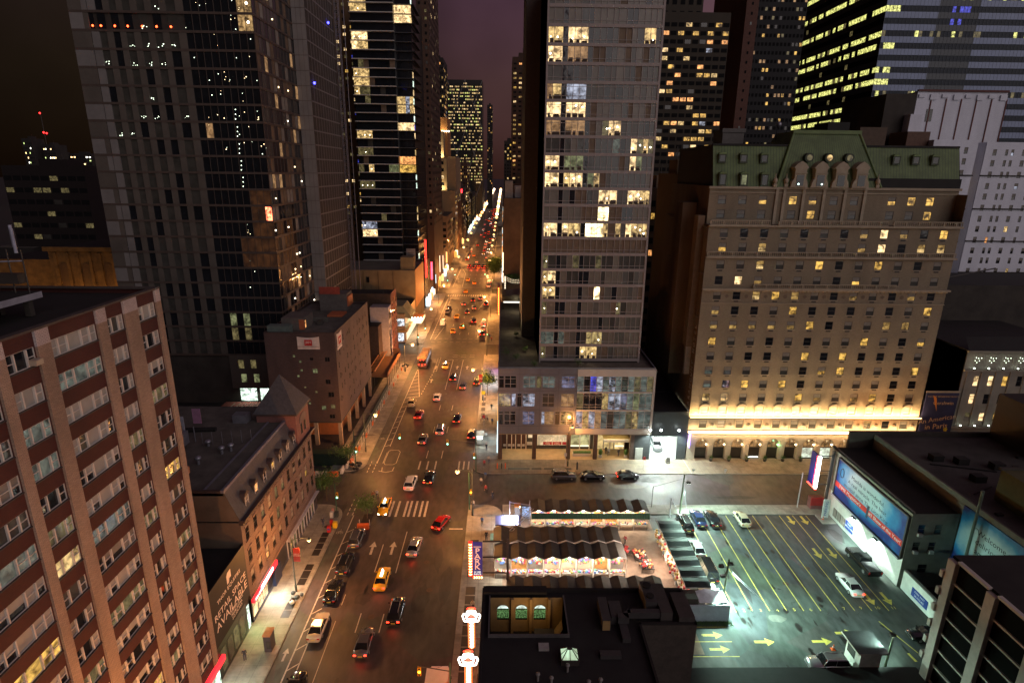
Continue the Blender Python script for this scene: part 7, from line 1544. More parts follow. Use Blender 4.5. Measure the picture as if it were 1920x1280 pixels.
for i,(x,y) in enumerate(((19.9,71.3),(20.3,69.0),(16.2,77.0),(17.7,72.4))):
    t = thing('flower_table',['low table heaped with red goods in the open yard, farther one','low table heaped with red goods in the open yard, nearer one','red goods rack before the green valance','dark clothes rack at the end of the middle row'][i],'display table',(x,y,0),group='display tables in the market yard'); q = MB(); q.box(x - .9,x + .9,y - .9,y + .9,.6,.7,FRD)
    for dx in (-.85,.8):
        for dy in (-.85,.8): q.box(x + dx,x + dx + .05,y + dy,y + dy + .05,.03,.6,FRD)
    q.build('table',t); q = MB()
    for k in range(40): a = random.uniform(x - .9,x + .7); b_ = random.uniform(y - .9,y + .7); q.ball((a,b_,.7 + random.uniform(.05,.5)),random.uniform(.1,.22),random.choice([GC[0],GC[0],GC[1],GC[3],GC[4]] if i != 3 else [GC[4],GC[0]]),6,4)
    q.build('goods',t)
t = thing('market_kiosk','small blue roofed kiosk lit white inside at the market corner','kiosk',(1.2,76.5,0)); q = MB(); q.box(-.9,2.9,75.6,78.0,2.5,2.7,mat('kiosk_roof_blue',(.06,.06,.14),.5)); q.box(-.9,2.9,77.8,78,0,2.49,CREAM); q.box(2.7,2.9,75.6,77.7,0,2.49,CREAM); q.box(-.5,2.5,76,76.1,2.38,2.46,MT); q.build('shell',t); q = MB(); q.box(-.4,2.4,76.2,77,.8,.9,GC[3]); q.box(.3,.9,76.3,76.8,.9,1.3,GC[0]); q.box(-1.6,-.4,73.0,74.6,1.8,1.9,mat('teal_tarp',(.15,.4,.36),.6)); q.build('counter',t)
t = thing('market_gate_frame','white metal ladder like gate frame leaning at the market corner','gate',(4,78,0)); q = MB(); 
for dx in (0,.5): q.tube((1.2 + dx,72.8,3.6),(4.6 + dx,79.2,3.2),.06,MATS['pale_steel'],6)
for k in range(10): s = k / 10; q.tube((1.2 + 3.4 * s,72.8 + 6.4 * s,3.55),(1.7 + 3.4 * s,72.8 + 6.4 * s,3.55),.03,MATS['pale_steel'],5)
for x,y in ((1.3,79.6),(1.3,76),(4.4,79.8)): q.tube((x,y,.1),(x,y,4.2),.06,MATS['pale_steel'],6)
q.tube((1.3,79.6,4.0),(4.4,79.8,3.4),.05,MATS['pale_steel'],6); q.build('frame',t)
t = thing('ticket_booth','dark booth with orange top at the market corner of the cross street','booth',(2.7,81.2,0)); q = MB(); q.box(2.1,3.0,80.6,81.6,.13,2.5,mat('booth_grey',(.16,.15,.17),.5)); q.box(2.05,3.05,80.55,81.65,2.5,2.7,MATS['orange_timber']); q.ball((2.9,80.5,2.6),.1,L_HOT,6,4); q.build('shell',t); q = MB(); q.box(3.3,4.8,81,81.1,.6,2.3,lit('poster_mix',(.4,.6,1),.9,scale=2.5,lo=.1)); q.box(3.2,4.9,81.1,81.6,.13,2.4,MATS['booth_grey']); q.build('poster_case',t)
# white container, hoarding and utility yard at the end of the side row
t = thing('white_site_box','pale blue grey site enclosure with white sheeting at the near end of the side row','enclosure',(25.5,60.4,0)); q = MB(); q.box(22.6,28.1,59.1,59.25,0,2.4,mat('pale_blue_sheet',(.42,.48,.56),.6,var=.15)); q.box(27.9,28.1,59.25,61.2,0,2.3,MATS['pale_blue_sheet']); q.add([(24.4,59.4,2.5),(26.6,59.3,2.6),(27.9,59.5,2.5),(27.8,61.2,2.9),(25.5,61.3,3.05),(24.4,61.2,2.8)],[(0,1,4,5),(1,2,3,4)],mat('white_sheeting',(.65,.66,.72),.6)); q.box(22.5,24.3,59.6,61.3,0,2.9,mat('brown_shed_roof',(.06,.05,.04),.8)); q.build('panels',t)
# lot poles with floods
def pole(x,y,h,lab,heads):
    t = thing('floodlight_pole',lab,'pole',(x,y,0),group='floodlight poles of the parking lot'); q = MB(); q.tube((x,y,0),(x + .15,y,h),.14,mat('weathered_timber_pole',(.14,.17,.11),.8),10,.10); q.build('post',t)
    for hx_,hy_,hz in heads: 
        q = MB(); q.tube((x + .1,y,hz),(x + hx_,y + hy_,hz),.04,FRD,6); q.box(x + hx_ - .3,x + hx_ + .3,y + hy_ - .2,y + hy_ + .2,hz - .12,hz + .18,FRD); q.box(x + hx_ - .22,x + hx_ + .22,y + hy_ - .15,y + hy_ + .15,hz - .15,hz - .121,glow('flood_lens',(.93,1,.95),25)); q.build('floodlight',t)
    return t
t = pole(28.7,82.0,7.6,'floodlight pole by the cross street at the top of the lot',[(.7,-.5,6.4)]); lamp('SPOT',(29.5,81.3,6.2),6000,(.62,1,.82),.12,(.55,-.75,-1),140,t)
t = pole(28.0,61.2,7.4,'leaning floodlight pole at the foot of the side row stalls',[(.5,.2,6.6),(-.6,.3,6.2),(-.5,-.3,5.2)]); lamp('SPOT',(28.8,61.4,6.4),7500,(.62,1,.82),.12,(.7,.55,-1),145,t); lamp('SPOT',(28.6,60.7,5.5),3500,(.62,1,.82),.12,(.5,-.8,-1),130,t)
t = pole(43.3,52.2,4.6,'short black lamp pole with a box head beside the attendant booth',[(0,.0,4.4)]); lamp('SPOT',(43.0,52.6,4.2),900,(.62,1,.82),.12,(-.4,.8,-1),140,t)
t = thing('gate_poles','thin wire strung poles and gate at the top of the side row','gate',(27,82,0)); q = MB(); q.tube((27.0,81.6,0),(27.0,81.6,3.6),.1,MATS['pale_steel'],8); q.tube((27,81.6,3.5),(27.3,77,2.8),.06,MATS['pale_steel'],6); q.tube((24.8,84.5,.13),(24.8,84.5,4),.04,FRD,6); q.tube((24.8,84.5,3.9),(28.7,82,6.8),.015,FRD,4); q.tube((28.8,82,6.2),(29.4,79.6,0),.02,MATS['pale_steel'],4); q.tube((28.1,61.2,6.3),(34.5,60.8,0.1),.02,MATS['pale_steel'],4); q.tube((28.1,61.2,6.0),(31.5,60.4,3.0),.02,MATS['pale_steel'],4); q.build('wires',t)
# attendant booth
t = thing('attendant_booth','white parking attendant booth with overhanging flat dark roof','booth',(40.5,52.5,0)); q = MB(); q.box(39.6,41.9,51.3,53.9,.02,2.85,mat('booth_white',(.62,.60,.55),.6)); q.build('shell',t); q = MB(); q.box(39.0,42.4,50.9,54.25,2.86,3.05,FRW,mat('booth_roof',(.03,.03,.032),.5,var=.4)); q.build('roof',t); q = MB(); q.box(39.56,39.599,52.2,53.6,1.1,2.4,GLG); q.box(41.901,41.94,52,53.5,1.1,2.4,L_D); q.box(42.3,42.6,52.6,53.2,2.2,2.5,MATS['duct_metal']); q.build('window',t)
for i,(x,y) in enumerate(((38.75,54.7),(51.5,81.0))):
    q = MB(); q.tube((x,y,.03),(x,y,.7),.2,mat('cone_orange',(.8,.12,.02),.5),10,.03); q.box(x - .24,x + .24,y - .24,y + .24,.03,.06,MATS['cone_orange']); q.tube((x,y,.35),(x,y,.48),.125,CANL,10,.09); tag(q.build('traffic_cone'),['orange traffic cone at the corner of the attendant booth','orange traffic cone at the lot entrance sign'][i],'traffic cone','traffic cones in the lot')
q = MB(); q.box(18,46,44,51.3,0,.9,BLKW,ROOFD); tag(q.build('shed_roof'),'black low roof edge closing the bottom of the parking lot','roof')
# ================================================================== vehicles
TYRE = mat('tyre_rubber',(.02,.02,.02),.85); RIM = mat('alloy_rim',(.45,.45,.45),.35,metal=.8); CGL = glassm('car_glass',(.01,.011,.013),.04); BUMP = mat('dark_plastic',(.03,.03,.03),.6)
HLo = mat('headlight_off',(.5,.5,.5),.15,metal=.3); TLo = mat('taillight_off',(.35,.01,.01),.25); HLn = glow('headlight_lit',(1,.93,.78),30,True); TLn = glow('taillight_lit',(1,.03,.012),9,True); PLT = mat('licence_plate',(.6,.45,.1),.5)
def paint(name,c,r=.22,m=.3):
    if name in MATS: return MATS[name]
    mt = mat(name,c,r,metal=m,var=.08,scale=.8); b = mt.node_tree.nodes['Principled BSDF']; b.inputs['Coat Weight'].default_value = 1.0; b.inputs['Coat Roughness'].default_value = .06; return mt
PK = dict(black=paint('paint_black',(.008,.008,.010)),white=paint('paint_white',(.72,.72,.72),m=0),silver=paint('paint_silver',(.42,.43,.44),m=.6),navy=paint('paint_navy',(.012,.022,.07)),yellow=paint('paint_taxi_yellow',(.80,.42,.02),m=0),pearl=paint('paint_pearl',(.60,.52,.38),m=.2),grey=paint('paint_grey',(.10,.10,.11)),red=paint('paint_red',(.35,.01,.01)),beige=paint('paint_champagne',(.55,.46,.33),m=.3))
SHP = {  # length, width, stations (y from front -> shoulder height, half width factor, bottom), cabin (ws base, roof front, roof rear, rear base), roof z
    'sedan': (4.7,1.80,[(2.35,.56,.74,.30),(2.25,.70,.88,.20),(1.9,.80,.97,.18),(1.2,.88,1,.18),(.6,.92,1,.18),(-1.0,.94,1,.18),(-1.6,.95,1,.18),(-2.05,.93,.97,.20),(-2.3,.86,.88,.24),(-2.35,.62,.80,.32)],(1.05,.35,-1.05,-1.75),1.40),
    'suv': (4.7,1.88,[(2.35,.62,.78,.34),(2.27,.84,.90,.24),(1.9,.96,.98,.22),(1.1,1.02,1,.22),(0,1.05,1,.22),(-1.4,1.06,1,.22),(-2.1,1.06,.98,.24),(-2.3,1.02,.92,.28),(-2.35,.70,.86,.36)],(1.0,.45,-1.95,-2.22),1.70),
    'hatch': (4.1,1.74,[(2.05,.58,.76,.30),(1.95,.74,.90,.20),(1.6,.86,.98,.18),(.9,.93,1,.18),(0,.96,1,.18),(-1.3,.97,1,.18),(-1.8,.95,.97,.22),(-2.0,.86,.9,.28),(-2.05,.64,.84,.34)],(.95,.35,-1.25,-1.88),1.46),
    'van': (5.0,1.95,[(2.5,.70,.82,.36),(2.4,.98,.94,.26),(2.0,1.16,1,.24),(1.2,1.25,1,.24),(0,1.25,1,.24),(-2.3,1.25,1,.24),(-2.5,1.2,.96,.3)],(1.9,1.15,-2.35,-2.46),2.15)}
def vehicle(kind,col,lights=False,label='car',taxi=False,tail=None):
    Lg,Wd,st,cab,rz_ = SHP[kind]; hw = Wd / 2; P = PK[col]; t = thing({'sedan': 'sedan_car','suv': 'sport_utility_car','hatch': 'hatchback_car','van': 'delivery_van'}[kind] if not taxi else 'taxi',label,'taxi' if taxi else ('van' if kind == 'van' else 'car'))
    q = MB(); vs = []; n = 9
    for y,zs,f,zb in st:
        w = hw * f; hgt = zs - zb
        for x,z in ((-w * .90,zb),(-w,zb + hgt * .30),(-w,zb + hgt * .72),(-w * .93,zs - .02),(0,zs + .04),(w * .93,zs - .02),(w,zb + hgt * .72),(w,zb + hgt * .30),(w * .90,zb)): vs.append((x,y,z))
    fs = []
    for i in range(len(st) - 1):
        for j in range(n - 1): a = i * n + j; fs.append((a,a + n,a + n + 1,a + 1)) if 0 else fs.append((a,a + 1,a + n + 1,a + n))
    fs.append(tuple(range(n - 1,-1,-1))); m = (len(st) - 1) * n; fs.append(tuple(range(m,m + n))); q.add(vs,fs,P,True)
    for yy in (st[0][0] - .03,st[-1][0] + .0):      # bumpers
        w = hw * .72; q.box(-w,w,yy - .04,yy + .08,.28,.44,BUMP if col in ('black','navy','grey') else P)
    zb = max(s[1] for s in st) - .0; a,b,c,d = cab; wb,wr = hw * .90,hw * .72; zw = st[3][1]; zr = st[6][1] if len(st) > 7 else zb
    A = [(-wb,a,zw - .02),(wb,a,zw - .02),(wb,d,zr - .02),(-wb,d,zr - .02)]; B = [(-wr,b,rz_ - .05),(wr,b,rz_ - .05),(wr,c,rz_ - .05),(-wr,c,rz_ - .05)]; C_ = [(-wr * .86,b - .12,rz_),(wr * .86,b - .12,rz_),(wr * .86,c + .14,rz_),(-wr * .86,c + .14,rz_)]
    for i in range(4): q.quad(B[i],B[(i + 1) % 4],C_[(i + 1) % 4],C_[i],P)
    q.quad(*C_,P)
    if kind == 'van': q.quad(A[1],A[2],B[2],B[1],P); q.quad(A[3],A[0],B[0],B[3],P); q.quad(A[2],A[3],B[3],B[2],P)
    for i in range(4): q.tube(A[i],B[i],.035,P,5)
    for s in (-1,1): 
        mid = (b + c) / 2 + .05; q.tube((s * wb,(a + d) / 2 + .1,(zw + zr) / 2),(s * wr,mid,rz_ - .04),.03,P,5)
        q.box(s * (hw + .02),s * (hw + .17),a - .32,a - .18,zw - .02,zw + .12,P)
    q.build('body',t)
    g = MB(); g.quad(A[1],A[0],B[0],B[1],CGL); g.build('windshield',t)
    if kind != 'van':
        g = MB(); g.quad(A[3],A[2],B[2],B[3],CGL); g.build('rear_window',t)
        for i,j in ((1,2),(3,0)): g = MB(); g.quad(A[i],A[j],B[j],B[i],CGL); g.build('side_window',t)
    else:
        for s in (-1,1): g = MB(); g.quad((s * (wb + .01),a - .1,zw + .05),(s * (wb + .01),a - 1.0,zw + .05),(s * (wr + .04),b - .7,rz_ - .2),(s * (wr + .04),b - .1,rz_ - .2),CGL); g.build('side_window',t)
    for sx_ in (-1,1):
        for yy in (Lg * .31,-Lg * .30):
            w = MB(); w.tube((sx_ * (hw - .20),yy,.33),(sx_ * (hw + .01),yy,.33),.33,TYRE,14); wo = w.build('wheel',t); w = MB(); w.tube((sx_ * (hw + .0),yy,.33),(sx_ * (hw + .025),yy,.33),.2,RIM,10); w.build('rim',wo)
    for s in (-1,1):
        z0_,z1_ = .44,.55
        if kind in ('suv','van'): z0_,z1_ = .50,.61
        h = MB(); y0_ = st[0][0]; h.quad((s * hw * .8,y0_ + .02,z0_),(s * hw * .45,y0_ + .02,z0_),(s * hw * .45,y0_ - .03,z1_),(s * hw * .8,y0_ - .03,z1_),HLn if lights else HLo); h.build('headlight',t)
        z0_ += .14; z1_ += .17; h = MB(); y0_ = st[-1][0]; h.box(s * hw * .52,s * hw * .86,y0_ - .02,y0_ + .12,z0_ + .04,z1_ + .06,TLn if (lights or tail) else TLo); h.build('tail_light',t)
    p = MB(); p.box(-.26,.26,st[-1][0] - .04,st[-1][0] - .021,.5,.64,PLT); p.build('licence_plate',t)
    if kind == 'suv':
        r = MB()
        for s in (-1,1): r.tube((s * wr * .8,b - .2,rz_ + .06),(s * wr * .8,c + .2,rz_ + .06),.03,RIM,5)
        r.build('roof_rails',t)
    if taxi:
        r = MB(); r.add([(-.18,.5,rz_),(.18,.5,rz_),(.18,-.75,rz_),(-.18,-.75,rz_),(-.03,.5,rz_ + .36),(.03,.5,rz_ + .36),(.03,-.75,rz_ + .36),(-.03,-.75,rz_ + .36)],[(0,1,5,4),(1,2,6,5),(2,3,7,6),(3,0,4,7),(4,5,6,7)],glow('taxi_roof_ad',(1,.98,.9),5) if lights or tail is None else GLD); r.build('roof_advert',t)
    t.scale = (.95,.95,.95)
    return t
VP_ = {}
def car(kind,col,x,y,deg,label,group=None,lights=False,taxi=False,z=0.0,tail=None,sc=None):
    k = (kind,col,lights,taxi,tail)
    if k not in VP_: VP_[k] = vehicle(kind,col,lights,label,taxi,tail); o = VP_[k]
    else: o = copy_tree(VP_[k])
    o.location = (x,y,z + .012); o.rotation_euler = (0,0,math.radians(deg)); o['label'] = label
    if 'group' in o: del o['group']
    if group: o['group'] = group
    if sc: o.scale = (sc,sc,sc)
    return o
# parked along the left buffer
PG = 'cars parked beside the bike lane'
car('sedan','black',-21.75,49.2,0,'black sedan cut off by the bottom edge, beside the bike lane',PG)
car('sedan','pearl',-21.8,57.9,0,'pale gold sedan parked behind the black cars beside the bike lane',PG)
car('sedan','black',-21.75,64.1,0,'black sedan parked directly ahead of the pale gold sedan',PG)
car('suv','black',-21.65,69.6,0,'middle one of three black cars parked beside the bike lane',PG)
car('suv','grey',-21.45,75.4,0,'dark grey car parked right behind the orange tree pit barrier',PG)
car('sedan','yellow',-19.0,84.0,180,'yellow taxi facing the camera at the crosswalk with lit roof advert',None,True,True)
car('sedan','beige',-21.3,128.5,0,'champagne sedan parked beside the ladder of white hatching',PG)
car('van','white',-21.4,203.5,0,'small white van parked past the second crossing',PG)
car('suv','silver',-21.4,222,0,'silver car parked beyond the small white van',PG); car('sedan','black',-21.4,228.5,0,'black car parked beyond the silver car past the second crossing',PG)
for k in range(9): car(['suv','sedan','hatch'][k % 3],['black','silver','white','grey'][k % 4],-22.2,362 + k * 6.3,0,'%s car in the long parked row past the third crossing' % ordn(k),'far parked row on the left of the avenue',tail=True if k % 3 == 0 else None)
# cross street and lot
SG = 'cars parked before the glass podium'
car('suv','grey',11.2,94.1,-90,'dark grey car parked on the cross street, leftmost before the podium columns',SG,z=0)
car('sedan','black',16.4,94.1,-90,'black sedan parked in the middle before the podium entrance canopy',SG)
car('hatch','black',22.8,94.2,-90,'black hatchback with one lit red tail light before the topiary',SG,tail=True)
LG_ = 'cars parked in the lot'
car('suv','black',28.75,79.4,0,'black sport utility car nearest the side row stalls at the top of the lot',LG_); car('sedan','navy',31.25,80.7,0,'navy sedan second from the stalls at the top of the lot',LG_); car('sedan','black',33.5,80.7,0,'black sedan third from the stalls at the top of the lot',LG_)
car('hatch','pearl',38.2,80.6,0,'pearl hatchback standing alone at the top of the lot',LG_); car('hatch','white',28.55,73.0,0,'white hatchback beside the side row stalls',LG_); car('van','black',28.4,68.0,0,'black van beside the near end of the side row stalls',LG_); car('sedan','white',27.6,63.2,0,'white sedan mostly hidden by the leaning floodlight pole',LG_)
car('sedan','white',46.7,65.3,0,'white sedan with red tail lights standing on the yellow arrows',LG_,tail=True)
# pickup
t = car('sedan','black',51.0,56.4,90,'dark sedan half hidden by the pilaster building at the lot edge',LG_); car('suv','silver',36.6,52.1,90,'silver car cut off at the bottom of the lot beside the attendant booth',LG_)
def pickup():
    t = thing('pickup_truck','black pickup truck with covered bed parked along the floodlit wall','pickup truck',(51.15,69.8,.012),0,LG_); P = PK['black']; q = MB(); q.box(-.95,.95,-2.9,2.75,.4,.95,P); q.box(-.88,.88,1.2,2.7,.95,1.12,P); q.add([(-.9,1.3,.95),(.9,1.3,.95),(.9,-.7,.95),(-.9,-.7,.95),(-.72,.6,1.75),(.72,.6,1.75),(.72,-.55,1.75),(-.72,-.55,1.75)],[(4,5,6,7)],P)
    for i,j in ((0,4),(1,5),(2,6),(3,7)):
        v = [(-.9,1.3,.95),(.9,1.3,.95),(.9,-.7,.95),(-.9,-.7,.95),(-.72,.6,1.75),(.72,.6,1.75),(.72,-.55,1.75),(-.72,-.55,1.75)]; q.tube(v[i],v[j],.05,P,5)
    q.box(-.95,.95,-2.95,-.75,.95,1.2,P); q.v = [(a + 51.15,b + 69.8,c + .012) for a,b,c in q.v]; q.build('body',t)
    def sh(m): m.v = [(a + 51.15,b + 69.8,c + .012) for a,b,c in m.v]; return m
    g = MB(); g.quad((.9,1.3,.95),(-.9,1.3,.95),(-.72,.6,1.74),(.72,.6,1.74),CGL); sh(g).build('windshield',t); g = MB(); g.quad((-.9,-.7,.95),(.9,-.7,.95),(.72,-.55,1.74),(-.72,-.55,1.74),CGL); sh(g).build('rear_window',t)
    for s in (-1,1): g = MB(); g.add([(s * .9,1.3,.95),(s * .9,-.7,.95),(s * .72,-.55,1.74),(s * .72,.6,1.74)],[(0,1,2,3)],CGL); sh(g).build('side_window',t)
    g = MB(); g.box(-.9,.9,-2.92,-.8,1.201,1.24,mat('bed_cover',(.03,.032,.035),.7)); sh(g).build('bed_cover',t)
    for s in (-1,1):
        for y in (1.75,-1.8): g = MB(); g.tube((s * .75,y,.4),(s * .98,y,.4),.4,TYRE,14); g.tube((s * .98,y,.4),(s * 1.0,y,.4),.24,RIM,10); sh(g).build('wheel',t)
        g = MB(); g.box(s * .6,s * .92,2.7,2.78,.7,.92,HLo); sh(g).build('headlight',t); g = MB(); g.box(s * .78,s * .95,-2.97,-2.9,.75,1.1,TLo); sh(g).build('tail_light',t)
pickup()
q_ = car('suv','silver',31.0,106.2,180,'silver car standing inside the glaring white garage entrance',None,z=.14)
# moving traffic, standing where the long exposure drew its streaks
MG = 'cars driving up the avenue'
mv = [('sedan','grey',-15.8,55.5,0,'dark grey car with lit tail lights nearest the bottom in the third lane'),('suv','black',-13.0,60.5,0,'black car with lit tail lights just right of the lane dash by the bar building'),('sedan','silver',-12.6,73.5,-4,'silver car with lit tail lights on the rightmost white arrow'),('sedan','yellow',-15.9,66.5,0,'yellow taxi with lit roof advert between the first two lane dashes'),('hatch','red',-9.3,79.5,-22,'red hatchback turning right beside the stop line'),('suv','white',-15.9,91.5,-3,'white car crossing the near intersection'),
      ('sedan','black',-12.9,93.5,-2,'black car crossing the near intersection on the right'),('sedan','grey',-16.1,109,-1,'dark grey car in the block before the glass podium, left lane'),('suv','silver',-13.0,113.5,0,'silver car in the block before the glass podium, middle lane'),('sedan','black',-9.9,119.5,0,'black car in the block before the glass podium, right lane'),('sedan','red',-18.6,121.5,-2,'red car left of the lane dashes by the champagne sedan'),('hatch','white',-15.7,132,0,'white hatchback midway up the podium block'),('suv','black',-12.9,146,0,'black car between the long lane lines near the second crossing'),('sedan','yellow',-15.9,156,0,'yellow taxi waiting by the arrows of the second crossing'),('sedan','grey',-10.0,140,0,'dark grey car right of the long lane lines')]
for k,c,x,y,d,lab in mv:
    o = car(k,c,x,y,d,lab,MG,True,c == 'yellow'); lamp('SPOT',(x,y - 2.5,.8),16,(1,.06,.02),.3,(0,-1,-.35),150)
random.seed(55)
far = [(-17,193),(-14,199),(-10.6,207),(-17.2,214),(-13.8,221),(-11.4,229),(-16.0,236),(-12.6,243),(-9.6,247),(-16.8,262),(-14,283),(-17.6,292)]
for i,(x,y) in enumerate(far): car(*random.choice([('sedan','yellow'),('sedan','yellow'),('suv','black'),('sedan','silver')]),x,y,random.uniform(-6,6),'%s car from the near end driving between the second and third crossings' % (['first','second','third','fourth','fifth','sixth','seventh','eighth','ninth','tenth','eleventh','twelfth'][i]),'cars between the second and third crossings',True,False)
for r,y in enumerate((331,338)):
    for i,x in enumerate((-19.3,-16.6,-13.9,-11.6,-9.4)): car(random.choice(['sedan','suv']),random.choice(['black','silver','yellow']),x,y,0,'%s car from the left in the %s row braking at the third crossing' % (ordn(i),['near','far'][r]),'cars braking at the third crossing',True,False)
for x in (-18,-14.5,-11): lamp('SPOT',(x,328,1),260,(1,.05,.02),.5,(0,-1,-.3),150)
LN = {-18.8: 'leftmost',-15.9: 'second',-13: 'middle',-10.2: 'fourth',-7.6: 'rightmost'}; LC = {}
for i in range(58):
    y = 352 + i * 9.2 + random.uniform(-3,3); x = random.choice([-18.8,-15.9,-13,-10.2,-7.6]); c = random.choice(['black','silver','yellow','white']); LC[x] = LC.get(x,0) + 1; car(random.choice(['sedan','suv']),c,x,y,180 if random.random() < .18 else 0,'distant %s car, %s one up the %s lane past the third crossing' % (c,ordn(LC[x] - 1),LN[x]),'distant cars far up the avenue',True,False)
car('suv','black',-6.6,143,0,'black car with lit tail lights at the right curb by the glaring storefront','cars stopped at the right curb',True); car('sedan','black',-6.3,111.5,0,'black car with white roof glints at the right curb by the podium corner','cars stopped at the right curb',True)
for i,y in enumerate((190,197,204,236,276,286)): car(['suv','sedan','van'][i % 3],['black','white','silver'][i % 3],-6.8,y,0,'%s car stopped along the right curb past the second crossing' % ordn(i),'cars stopped at the right curb',True)
# bus
t = thing('city_bus','dark city bus with red tail lights stopped beside the bike lane at the second crossing','bus',(-22.3,159.5,0)); q = MB(); BB = mat('bus_body',(.07,.06,.055),.4); q.box(-23.5,-21.1,154.2,165.2,.35,3.0,BB,mat('bus_roof',(.35,.20,.10),.5)); q.build('body',t)
for k in range(4):
    r = MB(); r.box(-23.1,-21.5,155.5 + k * 2.4,157.0 + k * 2.4,3.0,3.22,mat('bus_roof_unit',(.45,.26,.12),.5)); r.build('roof_unit',t)
for s,x in ((-1,-23.52),(1,-21.08)):
    for k in range(6): r = MB(); r.box(x - .01,x + .01,154.8 + k * 1.7,156.2 + k * 1.7,1.5,2.5,lit('bus_window',(.8,.85,1),.5,scale=1.5)); r.build('side_window',t)
    for y in (157,163): r = MB(); r.tube((x - s * .2,y,.45),(x + s * .03,y,.45),.45,TYRE,14); r.tube((x + s * .03,y,.45),(x + s * .05,y,.45),.25,RIM,10); r.build('wheel',t)
for x,z in ((-23.2,1.2),(-21.4,1.2),(-22.7,2.6),(-21.9,2.6),(-22.3,1.0)): r = MB(); r.box(x - .14,x + .14,154.1,154.19,z,z + .25,TLn); r.build('tail_light',t)
r = MB(); r.box(-23.2,-21.4,154.12,154.19,1.6,2.4,CGL); r.build('rear_window',t); lamp('POINT',(-22.3,153.2,1.2),40,(1,.03,.01),.2,parent=t)
# box truck at the bottom edge
t = thing('box_truck','white box truck cut off by the bottom edge beneath the traffic signal arm','truck',(-6.5,45.6,0)); q = MB(); q.box(-7.65,-5.35,41,49.0,.9,3.35,mat('truck_box_white',(.70,.62,.52),.5,var=.08)); q.build('cargo_box',t); q = MB(); q.box(-7.4,-5.6,49.1,50.6,.4,1.9,PK['white']); q.build('cab',t); q = MB(); q.box(-7.3,-5.7,50.55,50.65,1.2,1.85,CGL); q.build('windshield',t)
for s in (-1,1):
    for y in (43.5,49.6): r = MB(); r.tube((-6.5 + s * .85,y,.45),(-6.5 + s * 1.1,y,.45),.45,TYRE,12); r.build('wheel',t)
for x in (-7.75,-5.25): r = MB(); r.box(x - .12,x + .12,49.2,49.3,1.6,1.9,BUMP); r.build('mirror',t)
# ================================================================== people
def person_mesh(pose,shirt,pants,skin,hair,name):
    """one skinned figure from a joint skeleton, 1.66 m tall, facing +Y"""
    st_ = pose; V = [(0,0,.90),(0,.0,1.12),(0,0,1.34),(0,.01,1.45),(0,.02,1.56)]; Rr = [.125,.125,.14,.055,.085]; E_ = [(0,1),(1,2),(2,3),(3,4)]
    def add(p,r,par): V.append(p); Rr.append(r); E_.append((par,len(V) - 1)); return len(V) - 1
    sw = {'stand': .02,'walk': .22,'walk2': -.20}[st_]
    for s in (-1,1):
        h = add((s * .09,0,.84),.095,0); k = add((s * .10,s * sw * .6 + .03,.47),.065,h); a = add((s * .10,s * sw - (.06 if s * sw < 0 else 0),.09 + (.05 if s * sw < -.1 else 0)),.042,k); add((s * .11,s * sw + .14,.04),.038,a)
        sh_ = add((s * .18,0,1.36),.06,2); el = add((s * .23,-s * sw * .5 - .02,1.09),.042,sh_); wr_ = add((s * .22,-s * sw * .9 + .10,.87),.030,el); pm = add((s * .22,-s * sw * .9 + .14,.80),.030,wr_)
        for f,(dx,dz,dy) in enumerate(((-.03,-.075,.02),(-.01,-.085,.02),(.01,-.08,.015),(.028,-.065,.01),(-.035 * s * 1.2,-.03,.05))): add((V[pm][0] + dx,V[pm][1] + dy,V[pm][2] + dz),.009,pm)
    me = bpy.data.meshes.new(name); me.from_pydata(V,E_,[]); o = bpy.data.objects.new(name,me); COL.objects.link(o)
    md = o.modifiers.new('skin','SKIN'); 
    for i,v in enumerate(me.skin_vertices[0].data): v.radius = (Rr[i],Rr[i] * (.78 if i in (0,1,2) else 1)); v.use_root = (i == 0)
    sb = o.modifiers.new('sub','SUBSURF'); sb.levels = 1; sb.render_levels = 1
    dg = bpy.context.evaluated_depsgraph_get(); ev = o.evaluated_get(dg); m2 = bpy.data.meshes.new_from_object(ev); bpy.data.objects.remove(o)
    vs_ = [tuple(v.co) for v in m2.vertices]; fs_ = [tuple(p.vertices) for p in m2.polygons]
    q = MB(); SK = mat('skin_' + name,skin,.6,var=.05); PT_ = mat('trousers_' + name,pants,.8); SH = mat('shirt_' + name,shirt,.8); HR = mat('hair_' + name,hair,.7); SO = mat('shoe_dark',(.03,.025,.02),.5)
    for f in fs_:
        c = sum((Vector(vs_[i]) for i in f),Vector()) / len(f); z = c.z; ax_ = abs(c.x)
        m = SO if z < .09 else (SK if (ax_ > .17 and z < .90 and z > .6) else (PT_ if z < .93 else (SH if z < 1.43 else (HR if (z > 1.60 or (c.y < -.02 and z > 1.5)) else SK))))
        q.f.append(f); q.m.append(q.mi(m)); q.sm.append(True)
    q.v = vs_; n0 = len(vs_)
    q.ball((0,.11,1.555),.016,SK,6,4); 
    for s in (-1,1): q.ball((s * .033,.098,1.585),.009,HR,6,4); q.ball((s * .085,.015,1.56),.018,SK,6,4)
    q.box(-.02,.02,.098,.106,1.522,1.528,mat('lips',(.25,.08,.07),.6))
    return q.mesh(name)
PMs = [person_mesh('stand',(.03,.03,.04),(.05,.05,.08),(.45,.28,.2),(.03,.02,.015),'a'),person_mesh('walk',(.5,.48,.45),(.04,.05,.10),(.35,.2,.13),(.02,.015,.01),'b'),person_mesh('walk2',(.35,.04,.05),(.03,.03,.03),(.5,.33,.25),(.12,.07,.03),'c'),person_mesh('walk',(.06,.12,.3),(.12,.10,.08),(.2,.11,.07),(.01,.01,.01),'d')]
